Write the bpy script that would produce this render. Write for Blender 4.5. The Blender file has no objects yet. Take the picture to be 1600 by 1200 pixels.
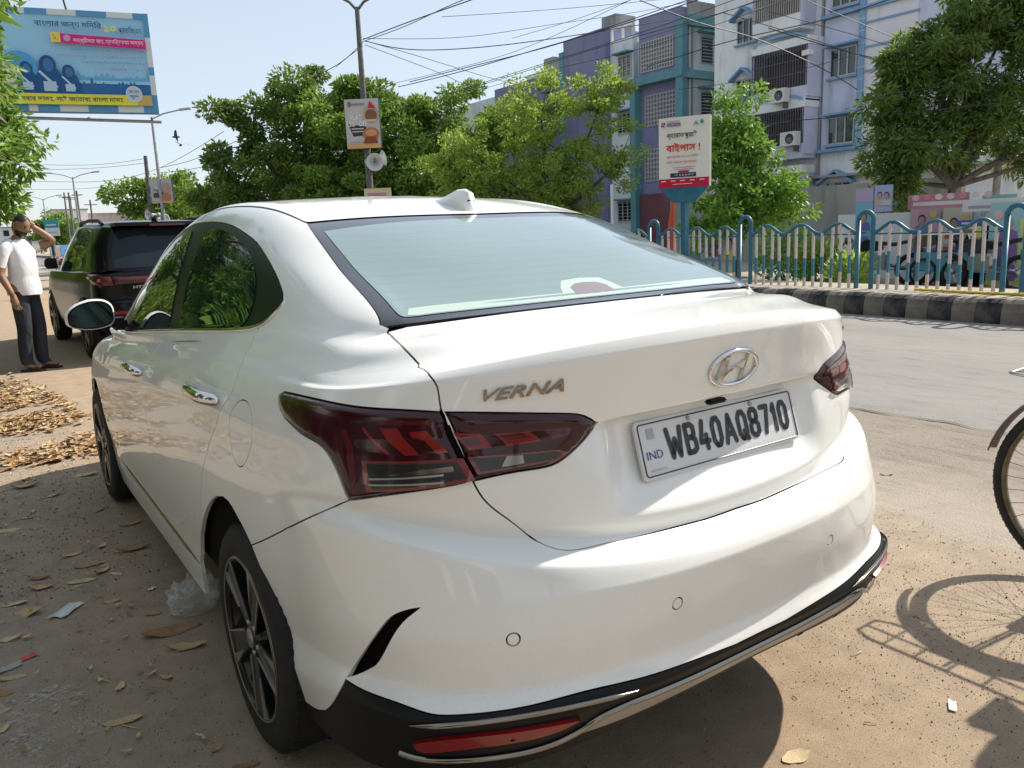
import bpy, bmesh, math, random
import numpy as np
from mathutils import Vector, Matrix, geometry
from mathutils import noise as mnoise
random.seed(7); RNG = np.random.default_rng(7)
SC = bpy.context.scene; COL = SC.collection
R = math.radians
# ---------------------------------------------------------------- camera
def cam_axes(yaw, pitch, roll):
    cy, sy, cp, sp = math.cos(yaw), math.sin(yaw), math.cos(pitch), math.sin(pitch)
    f = np.array([sy*cp, cy*cp, -sp]); r = np.array([cy, -sy, 0]); u = np.cross(r, f)
    c, s = math.cos(roll), math.sin(roll)
    return c*r+s*u, -s*r+c*u, f
CAMF, CAMC = 1239.3, np.array([-1.346, -.915, 1.342])
CR, CU, CF = cam_axes(.597, .193, -.041)
cd = bpy.data.cameras.new('Camera'); cam = bpy.data.objects.new('Camera', cd); COL.objects.link(cam)
cam.matrix_world = Matrix(((CR[0], CU[0], -CF[0], CAMC[0]), (CR[1], CU[1], -CF[1], CAMC[1]), (CR[2], CU[2], -CF[2], CAMC[2]), (0, 0, 0, 1)))
cd.sensor_width = 36; cd.lens = CAMF/1600*36; cd.clip_start = .05; cd.clip_end = 3000
SC.camera = cam
# ---------------------------------------------------------------- sky and sun
SUNV = Vector((1.1, -.06, 1.0)).normalized()
wd = bpy.data.worlds.new('World'); SC.world = wd; wd.use_nodes = True
wn = wd.node_tree
sky = wn.nodes.new('ShaderNodeTexSky'); sky.sky_type = 'NISHITA'; sky.sun_disc = False
sky.sun_elevation = math.asin(SUNV.z); sky.sun_rotation = math.atan2(SUNV.x, SUNV.y)
sky.air_density = 1.0; sky.dust_density = .7; sky.ozone_density = 2.0; sky.altitude = 10
hz = wn.nodes.new('ShaderNodeMix'); hz.data_type = 'RGBA'; hz.inputs[0].default_value = .62      # even veil of high haze over the blue
hz.inputs[7].default_value = (4.2, 4.45, 4.75, 1)
wn.links.new(sky.outputs[0], hz.inputs[6]); wn.links.new(hz.outputs[2], wn.nodes['Background'].inputs[0])
wn.nodes['Background'].inputs[1].default_value = .13
sl = bpy.data.lights.new('Sun', 'SUN'); sl.energy = 5.0; sl.angle = R(.6); sl.color = (1, .915, .79)
so = bpy.data.objects.new('Sun', sl); COL.objects.link(so); so.rotation_euler = SUNV.to_track_quat('Z', 'Y').to_euler(); so.location = (6, -2, 12)
SC.view_settings.view_transform = 'Standard'; SC.view_settings.look = 'None'; SC.view_settings.gamma = 1
SC.view_settings.exposure = .55; SC.view_settings.use_curve_mapping = False
# ---------------------------------------------------------------- helpers
def tag(o, label=None, cat=None, group=None, kind=None):
    if label: o['label'] = label
    if cat: o['category'] = cat
    if group: o['group'] = group
    if kind: o['kind'] = kind
    return o
def empty(name, loc=(0, 0, 0), rz=0, label=None, cat=None, group=None):
    o = bpy.data.objects.new(name, None); COL.objects.link(o); o.location = loc; o.rotation_euler = (0, 0, rz); o.empty_display_size = .1
    return tag(o, label, cat, group)
def obj(name, me, mat=None, parent=None):
    if mat is not None and len(me.materials) == 0: me.materials.append(mat)
    o = bpy.data.objects.new(name, me); COL.objects.link(o)
    if parent is not None: o.parent = parent
    return o
def copy_tree(o, parent=None):
    c = o.copy(); COL.objects.link(c); c.parent = parent
    for ch in list(o.children): copy_tree(ch, c)
    return c
def mesh(name, v, f, smooth=False):
    m = bpy.data.meshes.new(name); m.from_pydata([tuple(map(float, p)) for p in v], [], [tuple(map(int, q)) for q in f])
    if smooth: m.polygons.foreach_set('use_smooth', [True]*len(m.polygons))
    m.update(); return m
class MB:
    """collects boxes, bars, tubes, lathes as one mesh"""
    def __init__(s): s.v = []; s.f = []; s.sm = []
    def add(s, v, f, sm=False):
        k = len(s.v); s.v += [tuple(map(float, p)) for p in v]; s.f += [tuple(int(i)+k for i in q) for q in f]; s.sm += [sm]*len(f); return s
    def box(s, a, b, M=None):
        x0, y0, z0 = a; x1, y1, z1 = b
        v = [(x0, y0, z0), (x1, y0, z0), (x1, y1, z0), (x0, y1, z0), (x0, y0, z1), (x1, y0, z1), (x1, y1, z1), (x0, y1, z1)]
        if M is not None: v = [M @ Vector(p) for p in v]
        return s.add(v, [(3, 2, 1, 0), (4, 5, 6, 7), (0, 1, 5, 4), (1, 2, 6, 5), (2, 3, 7, 6), (3, 0, 4, 7)])
    def cbox(s, c, d, M=None): return s.box([c[i]-d[i]/2 for i in range(3)], [c[i]+d[i]/2 for i in range(3)], M)
    def tube(s, pts, rad, n=8, cap=True, closed=False, sx=1.0):
        pts = [Vector(p) for p in pts]; m = len(pts); rings = []
        rads = rad if hasattr(rad, '__len__') else [rad]*m
        up = None
        for i, p in enumerate(pts):
            if closed: d = pts[(i+1) % m]-pts[i-1]
            else: d = pts[min(i+1, m-1)]-pts[max(i-1, 0)]
            d = d.normalized() if d.length > 1e-9 else Vector((0, 0, 1))
            if up is None: up = Vector((0, 0, 1)) if abs(d.z) < .9 else Vector((1, 0, 0))
            a = (up-d*up.dot(d)); a = a.normalized() if a.length > 1e-6 else d.orthogonal().normalized(); up = a
            b = d.cross(a)
            rings.append([p+(a*math.cos(2*math.pi*k/n)+b*math.sin(2*math.pi*k/n)*sx)*rads[i] for k in range(n)])
        v = [q for r_ in rings for q in r_]; f = []
        for i in range(m if closed else m-1):
            j = (i+1) % m
            for k in range(n): f.append((i*n+k, i*n+(k+1) % n, j*n+(k+1) % n, j*n+k))
        s.add(v, f, n > 5)
        if cap and not closed: s.add(rings[0], [tuple(range(n))[::-1]]); s.add(rings[-1], [tuple(range(n))])
        return s
    def lathe(s, prof, c=(0, 0, 0), ax='z', n=24, M=None, sm=True, closed=False):
        v = []; m = len(prof)
        for k in range(n):
            a = 2*math.pi*k/n
            for (r, h) in prof:
                p = {'z': (r*math.cos(a), r*math.sin(a), h), 'x': (h, r*math.cos(a), r*math.sin(a)), 'y': (r*math.sin(a), h, r*math.cos(a))}[ax]
                p = Vector(p)+Vector(c); v.append(M @ p if M is not None else p)
        f = [(k*m+i, ((k+1) % n)*m+i, ((k+1) % n)*m+i+1, k*m+i+1) for k in range(n) for i in range(m-1)]
        return s.add(v, f, sm)
    def prism(s, poly, h0, h1, fn):
        """poly 2D ccw; fn(x,y,h)->3D"""
        n = len(poly); v = [fn(x, y, h0) for x, y in poly]+[fn(x, y, h1) for x, y in poly]
        s.add(v, [(k, (k+1) % n, n+(k+1) % n, n+k) for k in range(n)])
        tri = geometry.tessellate_polygon([[Vector((x, y, 0)) for x, y in poly]])
        s.add([fn(x, y, h1) for x, y in poly], tri); return s.add([fn(x, y, h0) for x, y in poly], [t[::-1] for t in tri])
    def me(s, name):
        m = bpy.data.meshes.new(name); m.from_pydata(s.v, [], s.f); m.polygons.foreach_set('use_smooth', s.sm); m.update(); return m
    def build(s, name, mat=None, parent=None, bev=0, fix=True):
        m = s.me(name)
        if fix or bev:
            bm = bmesh.new(); bm.from_mesh(m)
            if fix: bmesh.ops.recalc_face_normals(bm, faces=bm.faces)
            if bev: bmesh.ops.bevel(bm, geom=[e for e in bm.edges if len(e.link_faces) == 2 and e.calc_face_angle(0) > .6], offset=bev, segments=2, affect='EDGES', clamp_overlap=True)
            bm.to_mesh(m); bm.free()
        return obj(name, m, mat, parent)
def text_mesh(body, w=None, h=None, extrude=.002, offset=0, shear=0, align='CENTER', space=1.0, res=3):
    """text as a mesh in the xy plane, facing +z, centred, scaled to width w and height h"""
    c = bpy.data.curves.new('txt', 'FONT'); c.body = body; c.extrude = extrude; c.offset = offset; c.shear = shear; c.align_x = align; c.resolution_u = res; c.space_character = space
    o = bpy.data.objects.new('txt', c); COL.objects.link(o)
    dg = bpy.context.evaluated_depsgraph_get(); me = bpy.data.meshes.new_from_object(o.evaluated_get(dg)); bpy.data.objects.remove(o); bpy.data.curves.remove(c)
    n = len(me.vertices)
    if n == 0: return me
    co = np.empty(n*3); me.vertices.foreach_get('co', co); co = co.reshape(-1, 3)
    lo, hi = co[:, :2].min(0), co[:, :2].max(0); sz = hi-lo; co[:, :2] -= (lo+hi)/2
    sx = w/sz[0] if w else None; sy = h/sz[1] if h else None
    sx = sx if sx else sy; sy = sy if sy else sx
    co[:, 0] *= sx; co[:, 1] *= sy
    me.vertices.foreach_set('co', co.reshape(-1)); me.update(); return me
def xform(me, M):
    me.transform(M); me.update(); return me
# ---------------------------------------------------------------- materials
def mat(name, col=(.5, .5, .5), rough=.5, metal=0, coat=0, coat_rough=.03, spec=.5, emit=None, estr=1, trans=0, alpha=1, ior=1.45):
    m = bpy.data.materials.new(name); m.use_nodes = True; b = m.node_tree.nodes['Principled BSDF']
    b.inputs['Base Color'].default_value = (*col, 1); b.inputs['Roughness'].default_value = rough; b.inputs['Metallic'].default_value = metal
    b.inputs['Coat Weight'].default_value = coat; b.inputs['Coat Roughness'].default_value = coat_rough; b.inputs['Specular IOR Level'].default_value = spec
    b.inputs['Transmission Weight'].default_value = trans; b.inputs['Alpha'].default_value = alpha; b.inputs['IOR'].default_value = ior
    if emit: b.inputs['Emission Color'].default_value = (*emit, 1); b.inputs['Emission Strength'].default_value = estr
    return m
def N(m, t, **kw):
    n = m.node_tree.nodes.new(t)
    for k, v in kw.items(): setattr(n, k, v)
    return n
def L(m, a, b): m.node_tree.links.new(a, b)
def bsdf(m): return m.node_tree.nodes['Principled BSDF']
def nz(m, scale, detail=4, rough=.55, coord='Object', dim=None, stretch=None):
    tc = N(m, 'ShaderNodeTexCoord'); n = N(m, 'ShaderNodeTexNoise'); n.inputs['Scale'].default_value = scale; n.inputs['Detail'].default_value = detail; n.inputs['Roughness'].default_value = rough
    if stretch:
        mp = N(m, 'ShaderNodeMapping'); mp.inputs['Scale'].default_value = stretch; L(m, tc.outputs[coord], mp.inputs[0]); L(m, mp.outputs[0], n.inputs[0])
    else: L(m, tc.outputs[coord], n.inputs[0])
    return n.outputs['Fac']
def ramp(m, src, stops):
    r = N(m, 'ShaderNodeValToRGB'); e = r.color_ramp.elements
    while len(e) < len(stops): e.new(.5)
    for i, (p, c) in enumerate(stops): e[i].position = p; e[i].color = (*c, 1) if len(c) == 3 else c
    L(m, src, r.inputs[0]); return r.outputs[0]
def mixc(m, fac, a, b, mode='MIX'):
    n = N(m, 'ShaderNodeMix', data_type='RGBA', blend_type=mode)
    for s, x in ((n.inputs[0], fac), (n.inputs[6], a), (n.inputs[7], b)):
        if hasattr(x, 'is_linked') or hasattr(x, 'links'): L(m, x, s)
        else: s.default_value = x if not isinstance(x, tuple) else (*x, 1) if len(x) == 3 else x
    return n.outputs[2]
def bump(m, src, strength=.3, dist=.01):
    n = N(m, 'ShaderNodeBump'); n.inputs['Strength'].default_value = strength; n.inputs['Distance'].default_value = dist
    L(m, src, n.inputs['Height']); L(m, n.outputs[0], bsdf(m).inputs['Normal']); return n
def mottled(name, a, b, scale=3, rough=.7, bumpk=.15, bscale=40, bdist=.005, detail=6, lo=.35, hi=.65, **kw):
    """two-tone weathered surface"""
    m = mat(name, a, rough, **kw); L(m, ramp(m, nz(m, scale, detail), [(lo, a), (hi, b)]), bsdf(m).inputs['Base Color'])
    if bumpk: bump(m, nz(m, bscale, 5), bumpk, bdist)
    return m
# ---- ring based car shell: P(u,t); left half x<=0 ----
def cr(pts,n=24):
    """centripetal-ish smooth curve through pts (C2 natural cubic on chord param)"""
    P=np.asarray(pts,float); d=np.sqrt(np.linalg.norm(np.diff(P,axis=0),axis=1)); k=np.r_[0,np.cumsum(d)]
    m=len(P); A=np.zeros((m,m)); B=np.zeros((m,P.shape[1])); h=np.diff(k)
    A[0,0]=A[-1,-1]=1
    for i in range(1,m-1):
        A[i,i-1]=h[i-1];A[i,i]=2*(h[i-1]+h[i]);A[i,i+1]=h[i]
        B[i]=6*((P[i+1]-P[i])/h[i]-(P[i]-P[i-1])/h[i-1])
    M=np.linalg.solve(A,B); out=[]
    for i in range(m-1):
        s=np.linspace(0,h[i],n,endpoint=False)[:,None]
        out.append(P[i]+s*((P[i+1]-P[i])/h[i]-h[i]*(2*M[i]+M[i+1])/6)+s*s*M[i]/2+s**3*(M[i+1]-M[i])/(6*h[i]))
    return np.vstack(out+[P[-1:]])
def resample(c,fr):
    d=np.r_[0,np.cumsum(np.linalg.norm(np.diff(c,axis=0),axis=1))]; d/=d[-1]
    return np.stack([np.interp(fr,d,c[:,i]) for i in range(c.shape[1])],1)
def smooth(a,b,x):
    t=np.clip((x-a)/(b-a),0,1); return t*t*(3-2*t)
YF=4.56
def wallring(y0,wS,zR,zS,D=.60,n=2.7,wr=.965,yf0=.0,nF=2.4,DF=.75,zF=None,zblend=(.30,1.0)):
    """zR: list of even poly coeffs in x ; zS: side height (function of y or number)"""
    w=wS*wr; th=np.linspace(0,np.pi/2,200)
    x=w*np.sin(th)**(2/n); y=y0+D*(1-np.cos(th)**(2/n))
    s1=np.stack([x,y],1)
    ye=YF-yf0-DF; yy=np.linspace(y0+D,ye,160)[1:]
    g=wr+(1-wr)*smooth(y0+D-.35,1.5,yy)-(.03)*smooth(3.0,4.2,yy)
    g=g-(g[0]-wr)*np.exp(-(yy-yy[0])/.15)
    s2=np.stack([wS*g,yy],1); s2=np.vstack([s1[-1:],s2])
    wf=s2[-1,0]; th=np.linspace(np.pi/2,0,120)
    s3=np.stack([wf*np.sin(th)**(2/nF),YF-yf0-DF*(1-np.cos(th)**(2/nF))],1)
    def z(xy):
        x,y=xy[:,0],xy[:,1]
        zr=sum(c*x**(2*i) for i,c in enumerate(zR))
        zs=zS(y) if callable(zS) else zS
        k=smooth(y0+zblend[0]-.12,y0+zblend[1],y)
        zz=zr*(1-k)+zs*k
        if zF is not None: kf=smooth(3.9,4.5,y); zz=zz*(1-kf)+zF*kf
        return zz
    return [np.c_[-s[:,0],s[:,1],z(s)] for s in (s1,s2,s3)]
def ptring(a,b,c):
    return [cr(a),cr(b),cr(c)]
N1,N2,N3=120,150,50
def ringpts(sec):
    return np.vstack([resample(sec[0],np.linspace(0,1,N1+1)),resample(sec[1],np.linspace(0,1,N2+1))[1:],resample(sec[2],np.linspace(0,1,N3+1))[1:]])
UVAL=np.r_[np.linspace(0,1,N1+1),np.linspace(1,2,N2+1)[1:],np.linspace(2,3,N3+1)[1:]]
def pchip(x,Y,xq):
    h=np.diff(x); d=np.diff(Y,axis=0)/h[:,None,None]
    m=np.zeros_like(Y); m[0]=d[0]; m[-1]=d[-1]
    for i in range(1,len(x)-1):
        w1=2*h[i]+h[i-1]; w2=h[i]+2*h[i-1]
        a,b=d[i-1],d[i]; s=a*b>0
        with np.errstate(divide='ignore',invalid='ignore'): hm=(w1+w2)/(w1/a+w2/b)
        pm=np.where(s,hm,0.0)
        cm=(h[i]*a+h[i-1]*b)/(h[i]+h[i-1])
        m[i]=.6*pm+.4*np.where(s,cm,0)
    idx=np.clip(np.searchsorted(x,xq,side='right')-1,0,len(x)-2)
    out=np.zeros((len(xq),)+Y.shape[1:])
    for j,(q,i) in enumerate(zip(xq,idx)):
        s=(q-x[i])/h[i]; 
        out[j]=(2*s**3-3*s**2+1)*Y[i]+(s**3-2*s**2+s)*h[i]*m[i]+(-2*s**3+3*s**2)*Y[i+1]+(s**3-s**2)*h[i]*m[i+1]
    return out
SUB=14
CREASE={1:.09,2:.2,4:.08,5:.10,6:.10,7:.16,9:.10,10:.07,12:.16,13:.08,14:.2}
def build(rings,smooth_it=1):
    R0=np.stack([ringpts(r) for r in rings])          # levels x stations x 3
    x=[];R=[]
    for k in range(len(rings)):
        c=CREASE.get(k,0)
        if c: x.append(k-c); R.append(R0[k-1]*c+R0[k]*(1-c))
        x.append(float(k)); R.append(R0[k]*(1-.25*bool(c))+(.125*bool(c))*(R0[k-1]*c+R0[k]*(1-c)+(R0[k+1]*c+R0[k]*(1-c) if k+1<len(rings) else R0[k])))
        if c: x.append(k+c); R.append(R0[k+1]*c+R0[k]*(1-c))
    x=np.array(x); R=np.stack(R)
    tq=np.linspace(0,len(rings)-1,(len(rings)-1)*SUB+1)
    S=pchip(x,R,tq)
    for _ in range(smooth_it):                          # round off the creases along t
        L=S.copy(); L[1:-1]=S[1:-1]*.5+.25*(S[:-2]+S[2:]); S=L
    for _ in range(6):                                  # and along u (mirrored at u=0)
        L=S.copy(); L[:,1:-1]=S[:,1:-1]*.5+.25*(S[:,:-2]+S[:,2:])
        mir=S[:,1]*np.array([-1,1,1]); L[:,0]=S[:,0]*.5+.25*(S[:,1]+mir); S=L
    S[:,0,0]=0
    return S,tq
def zs(zb):
    k=.085*max(0,(zb-.25)/.85)
    return lambda y: zb-k*(np.clip(y,1.3,3.4)-1.3)
def dent(ring,A,B=0):
    r=ring[0]; x=np.abs(r[:,0]); r[:,1]+=A*(1-smooth(.265,.36,x))+B*(1-smooth(.36,.43,x)); return ring
RINGS=[
 wallring(.165,.832,[.355,-.13],.20,n=3.2,wr=.982,zF=.2,yf0=.12),                                   #0 bottom
 wallring(.122,.845,[.438],zs(.30),n=3.4,zF=.28,yf0=.05,wr=.985),                               #1 white edge
 wallring(.136,.85,[.485],zs(.40),n=2.95,zF=.38,yf0=.03),                               #2
 wallring(.122,.861,[.585],zs(.52),n=2.8,zF=.5),                                    #3 face
 wallring(.117,.8655,[.657,.01],zs(.60),n=2.55,zF=.56),                               #4 crease
 wallring(.127,.867,[.683,.10,.12],zs(.66),n=2.4,zF=.60,yf0=.01),                        #5 chamfer top
 wallring(.200,.8665,[.708,.12,.1],zs(.70),n=2.35,zF=.64,D=0.559,yf0=.02),                        #6 lid gap
 wallring(.197,.865,[.752,.09,.1],zs(.745),n=2.45,zF=.68,D=0.553,yf0=.03),                      #7 ridge
 dent(wallring(.212,.856,[.845,.04],zs(.83),n=2.65,zF=.72,D=0.533,yf0=.06),.042),                #8 recess
 dent(wallring(.222,.848,[.952,-.04],zs(.905),n=2.6,zF=.76,D=0.523,yf0=.1),.044,.012),                #9 recess top
 wallring(.224,.842,[.967,-.02],zs(.93),n=2.55,zF=.78,D=0.521,yf0=.12),                         #10 overhang edge
 wallring(.212,.829,[1.03,-.05],zs(.975),n=2.45,zF=.81,D=0.533,yf0=.2),                        #11 badge
 wallring(.195,.812,[1.106,-.07,-.06],zs(1.015),n=2.35,zF=.84,D=0.550,yf0=.3),                  #12 lip low
 wallring(.203,.798,[1.134,-.09,-.12],zs(1.038),n=2.3,zF=.86,D=0.542,yf0=.4),                  #13 lip
 wallring(.232,.785,[1.1385,-.09,-.10],zs(1.055),n=2.3,zF=.88,yf0=.5,D=.58),              #14 deck edge
 ptring([(0,.40,1.149),(-.3,.415,1.145),(-.53,.47,1.131),(-.65,.58,1.112),(-.70,.72,1.105)],
        [(-.70,.72,1.105),(-.735,.97,1.108),(-.757,1.25,1.092),(-.766,1.6,1.064),(-.776,2.1,1.02),(-.782,2.6,.977),(-.785,3.1,.94),(-.76,3.6,.925)],
        [(-.76,3.6,.925),(-.6,3.85,.94),(-.3,4.0,.96),(0,4.05,.97)]),                #15 deck mid / shoulder
 ptring([(0,.605,1.156),(-.2,.61,1.155),(-.38,.625,1.152),(-.55,.648,1.147),(-.61,.66,1.144)],
        [(-.61,.66,1.144),(-.665,.79,1.152),(-.705,.97,1.146),(-.735,1.17,1.12),(-.752,1.5,1.087),(-.765,2.1,1.039),(-.77,2.6,.995),(-.768,3.05,.962),(-.735,3.42,.955)],
        [(-.735,3.42,.955),(-.6,3.62,.975),(-.35,3.76,.995),(0,3.82,1.005)]),       #16 belt
 ptring([(0,.89,1.291),(-.2,.897,1.290),(-.36,.92,1.285),(-.50,.962,1.273),(-.565,.985,1.267)],
        [(-.565,.985,1.267),(-.612,1.10,1.28),(-.65,1.3,1.29),(-.68,1.62,1.282),(-.692,2.1,1.255),(-.688,2.6,1.205),(-.675,2.95,1.17),(-.662,3.06,1.16)],
        [(-.662,3.06,1.16),(-.55,3.17,1.175),(-.3,3.25,1.19),(0,3.28,1.195)]),      #17 mid window
 ptring([(0,1.20,1.391),(-.2,1.212,1.392),(-.36,1.25,1.39),(-.47,1.295,1.385),(-.515,1.315,1.382)],
        [(-.515,1.315,1.382),(-.52,1.5,1.420),(-.528,1.75,1.448),(-.54,2.05,1.457),(-.55,2.3,1.443),(-.56,2.55,1.402),(-.57,2.66,1.375)],
        [(-.57,2.66,1.375),(-.5,2.7,1.39),(-.25,2.73,1.415),(0,2.74,1.42)]),         #18 roof edge
 ptring([(0,1.54,1.454),(-.14,1.55,1.454),(-.26,1.58,1.452),(-.34,1.61,1.451),(-.38,1.64,1.451)],
        [(-.38,1.64,1.451),(-.39,1.8,1.465),(-.40,2.0,1.474),(-.41,2.2,1.468),(-.41,2.38,1.45)],
        [(-.41,2.38,1.45),(-.34,2.42,1.455),(-.18,2.44,1.463),(0,2.45,1.466)]),     #19 roof
 ptring([(0,1.80,1.478),(-.04,1.80,1.478),(-.08,1.80,1.478)],[(-.08,1.80,1.478),(-.08,2.0,1.486),(-.08,2.15,1.482)],[(-.08,2.15,1.482),(-.04,2.15,1.482),(0,2.15,1.482)]), #20
]
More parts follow.
